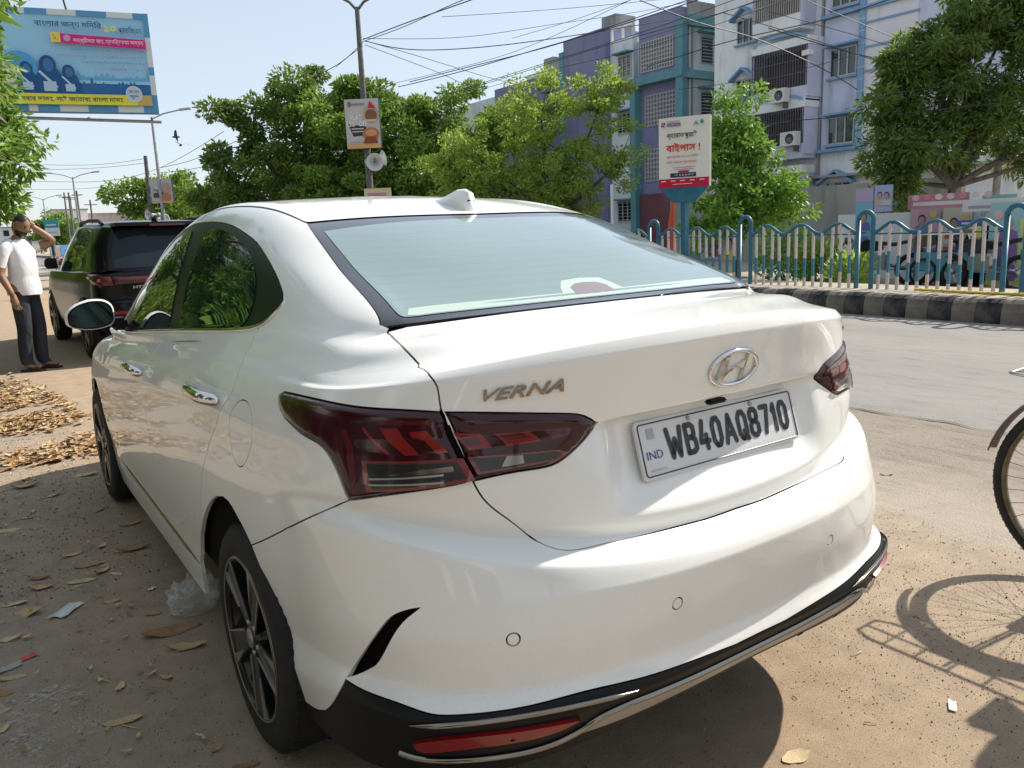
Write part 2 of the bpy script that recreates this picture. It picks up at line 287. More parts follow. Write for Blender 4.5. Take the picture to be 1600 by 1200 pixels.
UV = {
 'lidA': [(0.949,15.76),(0.8813,15.478),(0.8087,15.179),(0.7532,14.882),(0.7113,14.613),(0.6787,14.366),(0.6479,14.099),(0.6402,13.594),(0.6453,12.899),(0.6303,12.061),(0.6222,11.779),(0.6181,11.539),(0.615,11.306),(0.6113,11.068),(0.6044,10.831)],
 'lidM': [(0.6044,10.831),(0.5989,10.557),(0.5933,10.273),(0.5876,9.964),(0.5824,9.38),(0.577,8.948),(0.5713,8.761),(0.5654,8.592),(0.5594,8.43),(0.5532,8.266)],
 'lidB': [(0.5532,8.266),(0.548,8.105),(0.542,7.932),(0.5349,7.754),(0.5266,7.587),(0.5173,7.438),(0.5075,7.305),(0.4974,7.182),(0.4873,7.059),(0.4772,6.877),(0.467,6.613),(0.4565,6.333),(0.4461,6.087),(0.4372,5.914),(0.429,5.791),(0.4199,5.692),(0.4098,5.621),(0.3985,5.583),(0.3859,5.582),(0.3723,5.613),(0.3581,5.656),(0.3437,5.701),(0.329,5.746),(0.3142,5.786),(0.2993,5.821),(0.2843,5.849),(0.2692,5.873),(0.2539,5.895),(0.2383,5.915),(0.2225,5.935),(0.2067,5.953),(0.1905,5.969),(0.1742,5.982),(0.1576,5.992),(0.1407,5.999),(0.1236,6.002),(0.1063,6.001),(0.0887,5.996)],
 'lampo_t': [(1.0177,11.536),(1.0018,11.538),(0.9724,11.551),(0.9387,11.553),(0.9092,11.537),(0.883,11.507),(0.8594,11.468),(0.8378,11.424),(0.8179,11.38),(0.7993,11.338),(0.7818,11.301),(0.7652,11.269),(0.7494,11.241),(0.7342,11.217),(0.7196,11.194),(0.7053,11.171),(0.6914,11.148),(0.6778,11.124),(0.6645,11.099),(0.6514,11.072),(0.6385,11.043),(0.6256,11.011),(0.6129,10.976)],
 'lampo_r': [(0.6129,10.976),(0.6058,10.735),(0.6,10.472),(0.5943,10.201),(0.5883,9.868),(0.5826,9.305),(0.5768,8.933),(0.5713,8.757),(0.5661,8.593),(0.5612,8.432),(0.5564,8.269)],
 'lampo_b': [(0.5564,8.269),(0.5676,8.212),(0.5794,8.176),(0.5912,8.144),(0.6031,8.111),(0.615,8.076),(0.627,8.037),(0.6391,7.993),(0.6514,7.942),(0.6637,7.881),(0.6763,7.808),(0.689,7.719),(0.702,7.609),(0.7151,7.473),(0.7286,7.313),(0.7425,7.143),(0.7569,6.96),(0.7721,6.748)],
 'lampo_l': [(0.7721,6.748),(0.7794,7.211),(0.7868,7.736),(0.7937,8.091),(0.8009,8.319),(0.8089,8.512),(0.8181,8.695),(0.8289,8.881),(0.8424,9.107),(0.86,9.371),(0.8817,9.541),(0.9065,9.674),(0.9328,9.849),(0.9611,10.035),(0.9893,10.194),(1.0064,10.384),(1.0159,10.633),(1.0227,10.935),(1.0259,11.295),(1.0177,11.536)],
 'lampi_t': [(0.6028,10.961),(0.59,10.939),(0.5773,10.916),(0.5645,10.891),(0.5518,10.865),(0.539,10.838),(0.5262,10.809),(0.5134,10.779),(0.5005,10.748),(0.4875,10.715),(0.4744,10.681),(0.4612,10.646),(0.4479,10.609),(0.4345,10.571),(0.4209,10.533),(0.4071,10.494),(0.3931,10.453),(0.379,10.408),(0.3646,10.35),(0.3501,10.246),(0.3361,10.087),(0.3204,9.694)],
 'lampi_b': [(0.3204,9.694),(0.3258,9.052),(0.3364,8.911),(0.3475,8.82),(0.3589,8.738),(0.3702,8.661),(0.3814,8.586),(0.3926,8.517),(0.4041,8.457),(0.4162,8.417),(0.4287,8.399),(0.4413,8.391),(0.4538,8.387),(0.4662,8.382),(0.4784,8.374),(0.4905,8.362),(0.5024,8.346),(0.5142,8.326),(0.5258,8.303),(0.5374,8.277),(0.549,8.248)],
 'lampi_l': [(0.549,8.248),(0.5532,8.414),(0.5574,8.577),(0.5618,8.743),(0.5664,8.92),(0.5714,9.283),(0.5766,9.864),(0.5826,10.199),(0.5888,10.466),(0.5954,10.723),(0.6028,10.961)],
 'bumpgap': [(0.7721,6.748),(0.7866,6.387),(0.8021,6.048),(0.8204,5.821),(0.8408,5.621),(0.8633,5.437),(0.8885,5.272),(0.9171,5.125),(0.95,5.003),(0.9861,4.914),(1.0091,4.821),(1.0239,4.714),(1.0383,4.587),(1.0535,4.43),(1.0698,4.229),(1.0871,3.969)],
 'arch_a': [(1.2993,1.364),(1.291,1.682),(1.2822,1.996),(1.2718,2.29),(1.2599,2.572),(1.2473,2.863),(1.2347,3.211),(1.2216,3.63),(1.207,4.063),(1.1907,4.564),(1.1692,5.081),(1.1448,5.464),(1.1305,5.419),(1.1231,5.193),(1.1172,4.951),(1.1103,4.752),(1.1036,4.555),(1.0976,4.356),(1.0922,4.159),(1.0871,3.969)],
 'arch_b': [(1.0871,3.969),(1.0828,3.777),(1.0786,3.58),(1.0744,3.385),(1.0705,3.2),(1.0668,3.029),(1.0634,2.874),(1.0604,2.73),(1.0576,2.59),(1.0551,2.451),(1.0526,2.309),(1.0502,2.161),(1.0476,2.009),(1.0442,1.852),(1.0405,1.694),(1.0366,1.535),(1.0325,1.376),(1.0282,1.216),(1.0238,1.057),(1.02,0.901),(1.0163,0.751),(1.0127,0.603),(1.0089,0.46),(1.0048,0.32)],
 'fang': [(1.0048,0.32),(0.9821,0.332),(0.9459,0.393),(0.9071,0.514),(0.8783,0.7),(0.8579,0.879),(0.8422,1.072),(0.8317,1.324),(0.8227,1.584)],
 'white': [(0.8227,1.584),(0.8038,1.545),(0.7858,1.51),(0.7685,1.485),(0.752,1.47),(0.7363,1.459),(0.7214,1.448),(0.7072,1.433),(0.6937,1.413),(0.6807,1.385),(0.6682,1.353),(0.6562,1.32),(0.6443,1.29),(0.6327,1.27),(0.6212,1.268),(0.6099,1.28),(0.5987,1.297),(0.5877,1.314),(0.5768,1.331),(0.5659,1.346),(0.5551,1.36),(0.5443,1.374),(0.5334,1.386),(0.5226,1.397),(0.5117,1.408),(0.5008,1.42),(0.4898,1.432),(0.4788,1.444),(0.4677,1.458),(0.4565,1.473),(0.4453,1.488),(0.4339,1.502),(0.4223,1.514),(0.4107,1.523),(0.3988,1.529),(0.3868,1.529),(0.3745,1.523),(0.3621,1.512),(0.3495,1.496),(0.3366,1.476),(0.3236,1.454),(0.3104,1.43),(0.2969,1.406),(0.2833,1.383),(0.2694,1.362),(0.2554,1.342),(0.2411,1.325),(0.2267,1.309),(0.2119,1.293),(0.197,1.277),(0.1818,1.26),(0.1663,1.242),(0.1506,1.222),(0.1346,1.202),(0.1183,1.179),(0.1017,1.156),(0.0849,1.131),(0.0678,1.106)],
 'vent_a': [(0.6595,3.836),(0.6719,3.785),(0.6843,3.721),(0.6966,3.637),(0.7082,3.521),(0.7183,3.367),(0.7275,3.196),(0.7372,3.024),(0.7474,2.856),(0.758,2.69),(0.7691,2.521),(0.7809,2.345),(0.7935,2.161),(0.8066,1.953),(0.8176,1.712)],
 'vent_b': [(0.8176,1.712),(0.7976,1.864),(0.7792,2.016),(0.7617,2.152),(0.7461,2.281),(0.7351,2.441),(0.7267,2.606),(0.7191,2.77),(0.7116,2.935),(0.7039,3.105),(0.6961,3.275),(0.688,3.438),(0.6791,3.585),(0.6694,3.716),(0.6595,3.836)],
 'chromeU': [(0.6682,0.916),(0.6555,0.939),(0.6432,0.962),(0.6312,0.982),(0.6196,1.002),(0.6083,1.024),(0.5971,1.044),(0.5861,1.063),(0.5751,1.082),(0.5643,1.099),(0.5534,1.114),(0.5426,1.129),(0.5318,1.14),(0.5209,1.15),(0.51,1.158),(0.499,1.165),(0.4879,1.17),(0.4768,1.174),(0.4656,1.176),(0.4542,1.176),(0.4428,1.174),(0.4312,1.17),(0.4195,1.165),(0.4076,1.158),(0.3955,1.15),(0.3833,1.139),(0.3709,1.127),(0.3584,1.114),(0.3456,1.099),(0.3326,1.084),(0.3194,1.065),(0.3058,1.044),(0.292,1.02)],
 'chromeL': [(0.6884,0.4),(0.6761,0.369),(0.6633,0.356),(0.6506,0.352),(0.6382,0.352),(0.6259,0.353),(0.614,0.355),(0.6022,0.357),(0.5906,0.358),(0.5791,0.359),(0.5677,0.359),(0.5564,0.358),(0.5451,0.355),(0.5338,0.352),(0.5225,0.347),(0.5112,0.342),(0.4998,0.336),(0.4884,0.329),(0.477,0.324),(0.4656,0.322),(0.4542,0.323),(0.4429,0.33),(0.4318,0.344),(0.4209,0.365),(0.4102,0.392),(0.3997,0.428),(0.3895,0.469),(0.3795,0.517),(0.3696,0.568),(0.3595,0.619),(0.3491,0.664),(0.338,0.698),(0.3261,0.715),(0.3134,0.718),(0.3001,0.713),(0.2865,0.705),(0.2729,0.703),(0.2594,0.706),(0.2458,0.712),(0.2321,0.72)],
 'refl_a': [(0.6604,0.651),(0.6477,0.692),(0.6355,0.73),(0.6236,0.763),(0.6121,0.792),(0.6007,0.815),(0.5895,0.835),(0.5785,0.85),(0.5675,0.863),(0.5566,0.872),(0.5458,0.878),(0.5349,0.883),(0.524,0.886),(0.5131,0.887),(0.5021,0.887),(0.4911,0.886),(0.4799,0.883),(0.4687,0.879),(0.4573,0.874),(0.4458,0.867),(0.4341,0.858),(0.4222,0.846),(0.41,0.832),(0.3976,0.814)],
 'refl_b': [(0.3976,0.814),(0.4078,0.77),(0.4181,0.73),(0.4287,0.7),(0.4396,0.679),(0.4507,0.666),(0.4619,0.658),(0.4731,0.655),(0.4844,0.654),(0.4956,0.654),(0.5068,0.655),(0.5179,0.655),(0.5289,0.654),(0.54,0.652),(0.551,0.647),(0.5621,0.639),(0.5732,0.628),(0.5844,0.615),(0.5957,0.598),(0.6072,0.579),(0.6189,0.556),(0.6309,0.534),(0.6432,0.521),(0.6549,0.546),(0.6604,0.651)],
 'doorRr': [(1.1768,15.676),(1.1393,14.851),(1.131,14.497),(1.1279,14.169),(1.1317,13.614),(1.1373,12.796),(1.1301,12.103),(1.1268,11.637),(1.1261,11.222),(1.1294,10.821),(1.1347,10.433),(1.1392,10.019),(1.1438,9.28),(1.1501,8.823),(1.1572,8.528),(1.1643,8.239),(1.1715,7.957),(1.1784,7.689),(1.1846,7.429),(1.1898,7.163),(1.1945,6.8),(1.1992,6.268),(1.2068,5.689),(1.2174,5.07),(1.2246,4.605),(1.2306,4.17),(1.2365,3.784),(1.2422,3.414),(1.2483,3.075),(1.2555,2.788),(1.2637,2.531),(1.272,2.272),(1.28,1.995),(1.2876,1.692)],
 'dlo_a': [(1.9406,15.902),(1.9782,16.172),(1.9572,16.367),(1.9562,16.507),(1.9593,16.634),(1.9443,16.753),(1.9383,16.872),(1.9366,16.995),(1.9724,17.143),(1.9585,17.351),(1.9305,17.421),(1.9347,17.521),(1.9348,17.616),(1.9319,17.709),(1.9333,17.812),(1.8951,17.845),(1.7989,17.779),(1.7417,17.768)],
 'dlo_b': [(1.7417,17.768),(1.6461,17.706),(1.5744,17.678),(1.5081,17.651),(1.4457,17.622),(1.3891,17.586),(1.3367,17.536),(1.2906,17.475),(1.2516,17.409),(1.2185,17.342),(1.1914,17.265),(1.1711,17.172),(1.1554,17.071),(1.1438,16.967),(1.1355,16.866),(1.1304,16.769),(1.1273,16.674),(1.1257,16.58),(1.1253,16.485),(1.1286,16.386),(1.1383,16.308),(1.1494,16.243),(1.1602,16.175),(1.1712,16.101),(1.183,16.027),(1.1984,15.992),(1.2175,16.003),(1.2384,16.014),(1.261,16.022),(1.2853,16.026),(1.3112,16.028),(1.3387,16.027),(1.3678,16.026),(1.3987,16.024),(1.4317,16.022),(1.4671,16.02),(1.5055,16.02),(1.5473,16.024)],
 'glassR': [(1.4737,16.077),(1.4752,16.231),(1.4757,16.348),(1.4761,16.449),(1.4763,16.544),(1.4762,16.635),(1.4757,16.725),(1.4747,16.817),(1.4733,16.912),(1.4736,17.013),(1.4776,17.118),(1.4859,17.22),(1.4981,17.32),(1.5081,17.417),(1.5028,17.497),(1.4637,17.523),(1.4089,17.498),(1.3559,17.449),(1.3095,17.385),(1.2707,17.309),(1.239,17.226),(1.2151,17.129),(1.1993,17.018),(1.1903,16.907),(1.1859,16.804),(1.1851,16.709),(1.187,16.619),(1.1904,16.532),(1.1946,16.446),(1.1999,16.359),(1.2065,16.269),(1.2152,16.173),(1.2264,16.069),(1.2404,15.949),(1.2574,15.843),(1.279,15.791),(1.306,15.808),(1.3367,15.865),(1.3688,15.928),(1.4018,15.982),(1.4365,16.031),(1.4737,16.077)],
 'glassF': [(1.8117,16.144),(1.9006,16.553),(1.944,17.02),(1.9283,17.449),(1.8567,17.646),(1.6595,17.589),(1.5778,17.191),(1.5422,16.75),(1.5359,16.085)],
}
# ================================================================ ground, road, median
def dirt_mat():
    m = mat('dirt_ground', (.36, .28, .2), .92, spec=.2)
    big = nz(m, .55, 6, .6); mid = nz(m, 7, 8, .7); fine = nz(m, 150, 9, .78); grit = nz(m, 300, 5, .7)
    tc = N(m, 'ShaderNodeTexCoord'); sx = N(m, 'ShaderNodeSeparateXYZ'); L(m, tc.outputs['Object'], sx.inputs[0])
    wob = N(m, 'ShaderNodeMath', operation='MULTIPLY_ADD'); L(m, big, wob.inputs[0]); wob.inputs[1].default_value = 1.4; L(m, sx.outputs[0], wob.inputs[2])
    mr = N(m, 'ShaderNodeMapRange'); mr.inputs['From Min'].default_value = -1.2; mr.inputs['From Max'].default_value = 3.6; L(m, wob.outputs[0], mr.inputs['Value'])
    c = ramp(m, mr.outputs[0], [(.05, (.345, .290, .240)), (.36, (.405, .305, .212)), (.62, (.395, .315, .232)), (.9, (.385, .335, .272))])      # duller on the left, tan dust, greyer towards the road
    c = mixc(m, .55, c, mixc(m, 1.0, c, ramp(m, mid, [(.28, (.58, .56, .56)), (.72, (1.22, 1.2, 1.18))]), 'MULTIPLY'))
    c = mixc(m, ramp(m, fine, [(.37, (.85,)*3), (.45, (0,)*3)]), c, (.115, .088, .066))
    c = mixc(m, ramp(m, grit, [(.64, (0,)*3), (.72, (.8,)*3)]), c, (.52, .44, .35))
    L(m, c, bsdf(m).inputs['Base Color'])
    def add(p, q, k):
        n = N(m, 'ShaderNodeMath', operation='MULTIPLY_ADD'); L(m, q, n.inputs[0]); n.inputs[1].default_value = k; L(m, p, n.inputs[2]); return n.outputs[0]
    bump(m, add(add(fine, mid, 1.2), grit, .5), .75, .006); return m
def asphalt_mat(name, a, b, rough_k, streak, dusty=None):
    m = mat(name, a, .85, spec=.3)
    big = nz(m, .8, 6, .6, stretch=(1, .18, 1)); st = nz(m, 6, 5, .6, stretch=(1.6, .35, 1)); fine = nz(m, 120, 4, .65)
    c = ramp(m, big, [(.3, a), (.7, b)])
    c = mixc(m, ramp(m, st, [(.28, (streak,)*3), (.5, (0,)*3)]), c, tuple(x*.55 for x in a))
    c = mixc(m, ramp(m, fine, [(.36, (.7,)*3), (.5, (0,)*3)]), c, tuple(x*.42 for x in a))
    if dusty:
        tc = N(m, 'ShaderNodeTexCoord'); sx = N(m, 'ShaderNodeSeparateXYZ'); L(m, tc.outputs['Object'], sx.inputs[0]); w = N(m, 'ShaderNodeMath', operation='MULTIPLY_ADD'); L(m, nz(m, 2.4, 8, .7), w.inputs[0]); w.inputs[1].default_value = -1.9; L(m, sx.outputs[0], w.inputs[2])
        mr = N(m, 'ShaderNodeMapRange'); mr.inputs['From Min'].default_value = 1.15; mr.inputs['From Max'].default_value = 2.0; mr.inputs['To Min'].default_value = 1; mr.inputs['To Max'].default_value = .12; L(m, w.outputs[0], mr.inputs['Value']); c = mixc(m, mr.outputs[0], c, dusty)
    L(m, c, bsdf(m).inputs['Base Color'])
    s = N(m, 'ShaderNodeMath', operation='ADD'); L(m, fine, s.inputs[0]); L(m, st, s.inputs[1]); bump(m, s.outputs[0], rough_k, .012); return m
M_DIRT = dirt_mat(); M_ROAD = asphalt_mat('asphalt', (.215, .207, .197), (.27, .262, .25), .4, .45); M_ROUGH = asphalt_mat('broken_asphalt', (.235, .205, .17), (.32, .28, .235), .9, .85, (.375, .328, .268))
def sheet(name, x0, x1, y0, y1, z, nx, ny, mt, edge=None, lab=None):
    nx = 4 if edge else nx; xs = np.linspace(0, 1, nx); ys = np.linspace(y0, y1, ny); v = []
    for y in ys:
        e0 = x0+(edge[0]*(mnoise.fractal(Vector((y*1.3, x0, 0)), .8, 2, 4)) if edge else 0); e1 = x1+(edge[1]*(mnoise.fractal(Vector((y*1.3, x1, 5)), .8, 2, 4)) if edge else 0)
        v += [(e0+(e1-e0)*t, y, z) for t in xs] if not edge else [(e0-.05, y, -.003), (e0+.06, y, z*.4), (e0+.3, y, z), (e1, y, z)]
    f = [(j*nx+i, j*nx+i+1, (j+1)*nx+i+1, (j+1)*nx+i) for j in range(ny-1) for i in range(nx-1)]
    return tag(obj(name, mesh(name, v, f), mt), kind='structure')
sheet('ground', -700, 900, -300, 1500, 0, 2, 2, M_DIRT)
sheet('road_shoulder', 1.95, 3.75, -30, 60, .004, 2, 900, M_ROUGH, (.16, .0))
sheet('road', 3.66, 8.62, -30, 300, .008, 2, 1400, M_ROAD, (.06, 0))
sheet('far_road', 10.3, 13.0, -60, 300, .008, 2, 2, M_ROAD)
# loose grit near the car: tiny real stones
def grit_mesh(n, reg):
    R_ = np.array(reg); i = RNG.integers(len(reg), size=n); r_ = R_[i]; x = RNG.uniform(r_[:, 0], r_[:, 1]); y = RNG.uniform(r_[:, 2], r_[:, 3]); s = r_[:, 4]+(r_[:, 5]-r_[:, 4])*RNG.random(n)**3; a = RNG.random(n)*6.283; c, q = np.cos(a)*s, np.sin(a)*s; h = s*RNG.uniform(.5, 1.1, n); z = np.full(n, -.001)
    v = np.stack([np.stack(k, 1) for k in ((x+c, y+q, z), (x-q*.7, y+c*.7, z), (x-c*.9, y-q*.9, z), (x+q*.8, y-c*.8, z), (x+c*.3, y-q*.3, h), (x-c*.3, y+q*.3, h*.8))], 1).reshape(-1, 3)
    f = (np.arange(n)[:, None, None]*6+np.array([(0, 1, 4), (1, 2, 5), (1, 5, 4), (2, 3, 5), (3, 0, 4), (3, 4, 5)])).reshape(-1, 3)
    return v, f
def fast_mesh(name, v, f):
    m = bpy.data.meshes.new(name); nf = len(f); m.vertices.add(len(v)); m.vertices.foreach_set('co', v.astype(np.float32).ravel()); m.loops.add(nf*3); m.loops.foreach_set('vertex_index', f.astype(np.int32).ravel())
    m.polygons.add(nf); m.polygons.foreach_set('loop_start', np.arange(0, nf*3, 3, dtype=np.int32)); m.polygons.foreach_set('loop_total', np.full(nf, 3, dtype=np.int32)); m.update(calc_edges=True); return m
M_GRIT = mat('grit', (.3, .25, .2), .9); gg_ = N(M_GRIT, 'ShaderNodeNewGeometry'); L(M_GRIT, ramp(M_GRIT, gg_.outputs['Random Per Island'], [(0, (.045, .038, .032)), (.45, (.12, .095, .075)), (.5, (.30, .24, .18)), (1, (.50, .43, .34))]), bsdf(M_GRIT).inputs['Base Color'])
tag(obj('loose_grit', fast_mesh('grit', *grit_mesh(60000, [(-.4, 1.5, -.6, 1.2, .0010, .0042), (.5, 2.2, -.5, 1.8, .0012, .005), (.8, 3.4, 0, 4.0, .0015, .007), (-2.2, -.75, .9, 3.2, .0010, .0045), (-2.6, -.8, 2.5, 6, .002, .008)])), M_GRIT), 'fine loose grit and small stones on the dirt around the car', 'grit', kind='stuff')
# worn whitewash mark on the shaded dirt
mw = mat('whitewash', (.50, .48, .45), .9); b_ = bsdf(mw)
n1 = nz(mw, 6, 6, .7); n2 = nz(mw, 55, 5, .7); mm = N(mw, 'ShaderNodeMath', operation='MULTIPLY'); L(mw, n1, mm.inputs[0]); L(mw, n2, mm.inputs[1]); L(mw, ramp(mw, mm.outputs[0], [(.25, (0,)*3), (.42, (.75,)*3)]), b_.inputs['Alpha'])
for k, (x, y, w, h, a) in enumerate(((-1.35, 1.40, .16, .13, .3), (-1.34, 1.62, .15, .17, .5))):
    p = [(x+(w*math.cos(t)*(1+.2*math.sin(3*t)))*math.cos(a)-h*math.sin(t)*math.sin(a), y+w*math.cos(t)*math.sin(a)+h*math.sin(t)*math.cos(a), .004) for t in np.linspace(0, 6.28, 24, endpoint=False)]
    tag(obj('whitewash_mark', mesh('w', p, [tuple(range(24))]), mw), kind='structure')
# median: raised bed, painted kerb stones
MK = mottled('kerb_black', (.012, .014, .018), (.09, .08, .07), 5, .85, .5, 40, .01, lo=.42, hi=.62); MW_ = mottled('kerb_bare', (.115, .10, .085), (.20, .175, .15), 6, .9, .5, 40, .01); M_BED = mottled('median_soil', (.27, .235, .19), (.42, .38, .32), 8, .95, .8, 60, .02)
med = tag(obj('median', MB().box((8.86, -40, -.1), (10.2, 220, .285)).me('median'), M_BED), kind='structure')
kerb = tag(empty('kerb', (8.62, 0, 0)), 'kerb of black and bare stones along the median, painted alternately', 'kerb')
prof = [(8.62, -.02), (8.62, .15), (8.66, .25), (8.72, .29), (8.88, .295), (8.88, -.02)]
kst = []
for var in range(3):
    kb = MB(); ln = .283
    rows = [[(x+(mnoise.noise(Vector((x*7, yy*5, z*7+var*3)))*.012 if i not in (0, 5) else 0)-8.62, yy, z+mnoise.noise(Vector((x*5, yy*6+var*2, z*9)))*.010*(z > .1)) for i, (x, z) in enumerate(prof)] for yy in np.linspace(.004, ln, 5)]
    v = [p for r_ in rows for p in r_]; kb.add(v, [(i*6+j, i*6+j+1, (i+1)*6+j+1, (i+1)*6+j) for i in range(4) for j in range(5)], False); kb.add(rows[0], [tuple(range(6))]); kb.add(rows[-1], [tuple(range(6))]); kst.append(kb)
kms = [[k.build('t', mt) for k in kst] for mt in (MK, MW_)]
kme = [[o.data for o in r_] for r_ in kms]
for r_ in kms:
    for o in r_: bpy.data.objects.remove(o)
for i in range(160):
    o = bpy.data.objects.new('kerb_stone', kme[i % 2][RNG.integers(3)]); COL.objects.link(o); o.parent = kerb; o.location = (RNG.normal(0, .004), -4+i*.2885, RNG.normal(0, .004))
kr = MB().box((0, 42.2, -.02), (.26, 220, .29)).build('kerb_far_run', MW_, kerb)
M_CRACK = mat('crack', (.075, .068, .06), .95)
for k, (x0, y0, y1, w0) in enumerate(((3.70, -3, 26, .010),)):
    ys = np.arange(y0, y1, .03); v = []
    for y in ys:
        x = x0+.10*mnoise.fractal(Vector((y*1.1, x0*3, 0)), .7, 2.2, 5)+.02*mnoise.noise(Vector((y*9, x0, 3))); w = w0*max(.05, .6+1.3*mnoise.noise(Vector((y*3.1, x0, 9)))); v += [(x-w, y, .0125), (x+w, y, .0125)]
    tag(obj('road_crack', mesh('c', v, [(2*i, 2*i+1, 2*i+3, 2*i+2) for i in range(len(ys)-1)]), M_CRACK), kind='structure')
# ================================================================ buildings across the road
def stain(name, a, b, scale=.35, rough=.9):
    m = mat(name, a, rough, spec=.2)
    n1 = nz(m, scale, 6, .65); n2 = nz(m, 1.6, 6, .6, stretch=(1, 1, .18))
    c = ramp(m, n1, [(.38, a), (.68, b)]); c = mixc(m, ramp(m, n2, [(.28, (.6,)*3), (.48, (0,)*3)]), c, tuple(x*.55 for x in b)); L(m, c, bsdf(m).inputs['Base Color']); bump(m, nz(m, 12, 4), .2, .02); return m
M_PURP = stain('purple_wall', (.20, .20, .345), (.25, .25, .375)); M_TEAL = stain('teal_trim', (.11, .265, .32), (.15, .31, .35)); M_PALE = stain('pale_wall', (.66, .70, .72), (.54, .58, .60)); M_WALLW = stain('white_wall', (.80, .81, .82), (.68, .70, .72)); M_LILAC = stain('lilac_wall', (.60, .62, .76), (.53, .55, .69)); M_BLUET = stain('blue_trim', (.20, .36, .55), (.25, .40, .57)); M_CREAM = stain('cream_panel', (.75, .72, .75), (.64, .62, .67)); M_GREY = stain('grey_concrete', (.33, .33, .32), (.24, .24, .23))
M_PANE = mat('window_pane', (.012, .02, .024), .08, spec=.8, coat=.6); M_FRAME = mat('window_frame', (.45, .47, .46), .5); M_IRON = mat('iron_grille', (.10, .11, .12), .6); M_IRONL = mat('pale_grille', (.42, .42, .38), .6); M_MAROON = stain('maroon_wall', (.13, .05, .065), (.18, .09, .10))
def bx(name, mt, par, x0, x1, y0, y1, z0, z1, bev=0): return MB().box((min(x0, x1), min(y0, y1), z0), (max(x0, x1), max(y0, y1), z1)).build(name, mt, par, bev)
def window_y(par, x, y0, y1, z0, z1, nv=2, slats=0, hood=None, hm=None, sill=None):
    """window in a wall whose outside looks to -x"""
    w = MB(); t = .05
    for a in np.linspace(y0, y1, nv+2): w.box((x-.06, a-t/2, z0), (x+.04, a+t/2, z1))
    w.box((x-.055, y0, z0-.03), (x+.04, y1, z0+.03)); w.box((x-.055, y0, z1-.03), (x+.04, y1, z1+.03))
    fr = w.build('window', M_FRAME, par); bx('pane', M_PANE, fr, x-.012, x+.03, y0, y1, z0, z1)
    for k in range(slats): bx('slat', M_IRONL if k % 2 else M_FRAME, fr, x-.05, x-.02, y0, y1, z0+(z1-z0)*(k+.5)/slats-.012, z0+(z1-z0)*(k+.5)/slats+.012)
    if sill: bx('sill', sill, fr, x-.16, x+.02, y0-.12, y1+.12, z0-.12, z0-.04)
    if hood == 'flat': bx('hood', hm, fr, x-.42, x+.02, y0-.15, y1+.15, z1+.08, z1+.16)
    if hood == 'gable':
        c = (y0+y1)/2; h = .42
        for s in (-1, 1):
            e = c+s*((y1-y0)/2+.22)
            v = [(x-.42, c, z1+.12+h), (x-.42, e, z1+.06), (x-.42, e, z1-.04), (x-.42, c, z1+.02+h)]; v += [(x+.02, p[1], p[2]) for p in v]
            MB().add(v, [(0, 1, 2, 3), (4, 5, 6, 7), (0, 1, 5, 4), (1, 2, 6, 5), (2, 3, 7, 6), (3, 0, 4, 7)]).build('hood', hm, fr)
        MB().add([(x-.10, y0-.1, z1+.03), (x-.10, y1+.1, z1+.03), (x-.10, c, z1+.02+h)], [(0, 1, 2)]).build('gable_infill', M_CREAM, fr)
    return fr
def grille(name, par, x, y0, y1, z0, z1, ny, nz_, mt, th=.035, back=True):
    g = MB()
    for a in np.linspace(y0, y1, ny): g.box((x-.06, a-th/2, z0), (x, a+th/2, z1))
    for a in np.linspace(z0, z1, nz_): g.box((x-.05, y0, a-th/2), (x-.01, y1, a+th/2))
    o = g.build(name, mt, par); o['kind'] = 'stuff'
    if back: bx('dark_opening', M_PANE, par, x+.05, x+.09, y0, y1, z0, z1)
    return o
B = empty('apartment_building', (30, 34, 0), 0, 'purple and pale apartment block with teal bands behind the trees', 'building')
def b1(name, mt, *a, **k): o = bx(name, mt, B, *a, **k); return o
def off_parent(root):
    for ch in root.children: ch.location = Vector(ch.location)-Vector(root.location)
b1('wall', M_PALE, 30.6, 44, 28.9, 33.0, 0, 11.0); b1('wall', M_PURP, 30.0, 44, 28.95, 31.9, 8.95, 11.9)
b1('wall', M_PURP, 30.45, 30.6, 29.2, 32.3, 0, 8.6); b1('column', M_TEAL, 29.93, 30.6, 32.2, 32.6, 0, 8.6); b1('column', M_TEAL, 29.93, 30.3, 28.72, 29.2, 0, 11.35)
b1('ledge', M_TEAL, 29.85, 30.6, 28.7, 32.6, 8.57, 9.0); b1('ledge', M_TEAL, 30.0, 44, 28.62, 28.9, 8.5, 8.88); b1('ledge', M_TEAL, 30.3, 44, 28.62, 28.9, 11.0, 11.5)
b1('wall', M_PALE, 30.25, 44, 32.6, 34.46, 0, 11.3); b1('wall', M_PURP, 29.9, 44, 34.46, 38.2, 0, 12.1); b1('pilaster', M_TEAL, 29.85, 44, 38.2, 38.6, 0, 11.5); b1('wall', M_PURP, 30.1, 44, 38.6, 46, 0, 10.6); b1('wall', M_PALE, 30.2, 44, 40.4, 42.4, 0, 10.9); b1('wall', M_PALE, 30.2, 44, 46, 60, 0, 10.2)
b1('parapet', M_GREY, 30.4, 44, 28.75, 28.9, 11.5, 12.2); b1('roof_tank', M_GREY, 31, 32.5, 34.8, 36, 12.1, 13.0); b1('roof_tank', M_GREY, 31, 32, 40.6, 41.6, 11, 11.8)
for y in (32.65, 33.5, 34.4): b1('rail_post', M_PALE, 30.25, 30.4, y-.06, y+.06, 11.3, 12.0)
b1('rail', M_PALE, 30.22, 30.42, 32.6, 34.46, 11.95, 12.1)
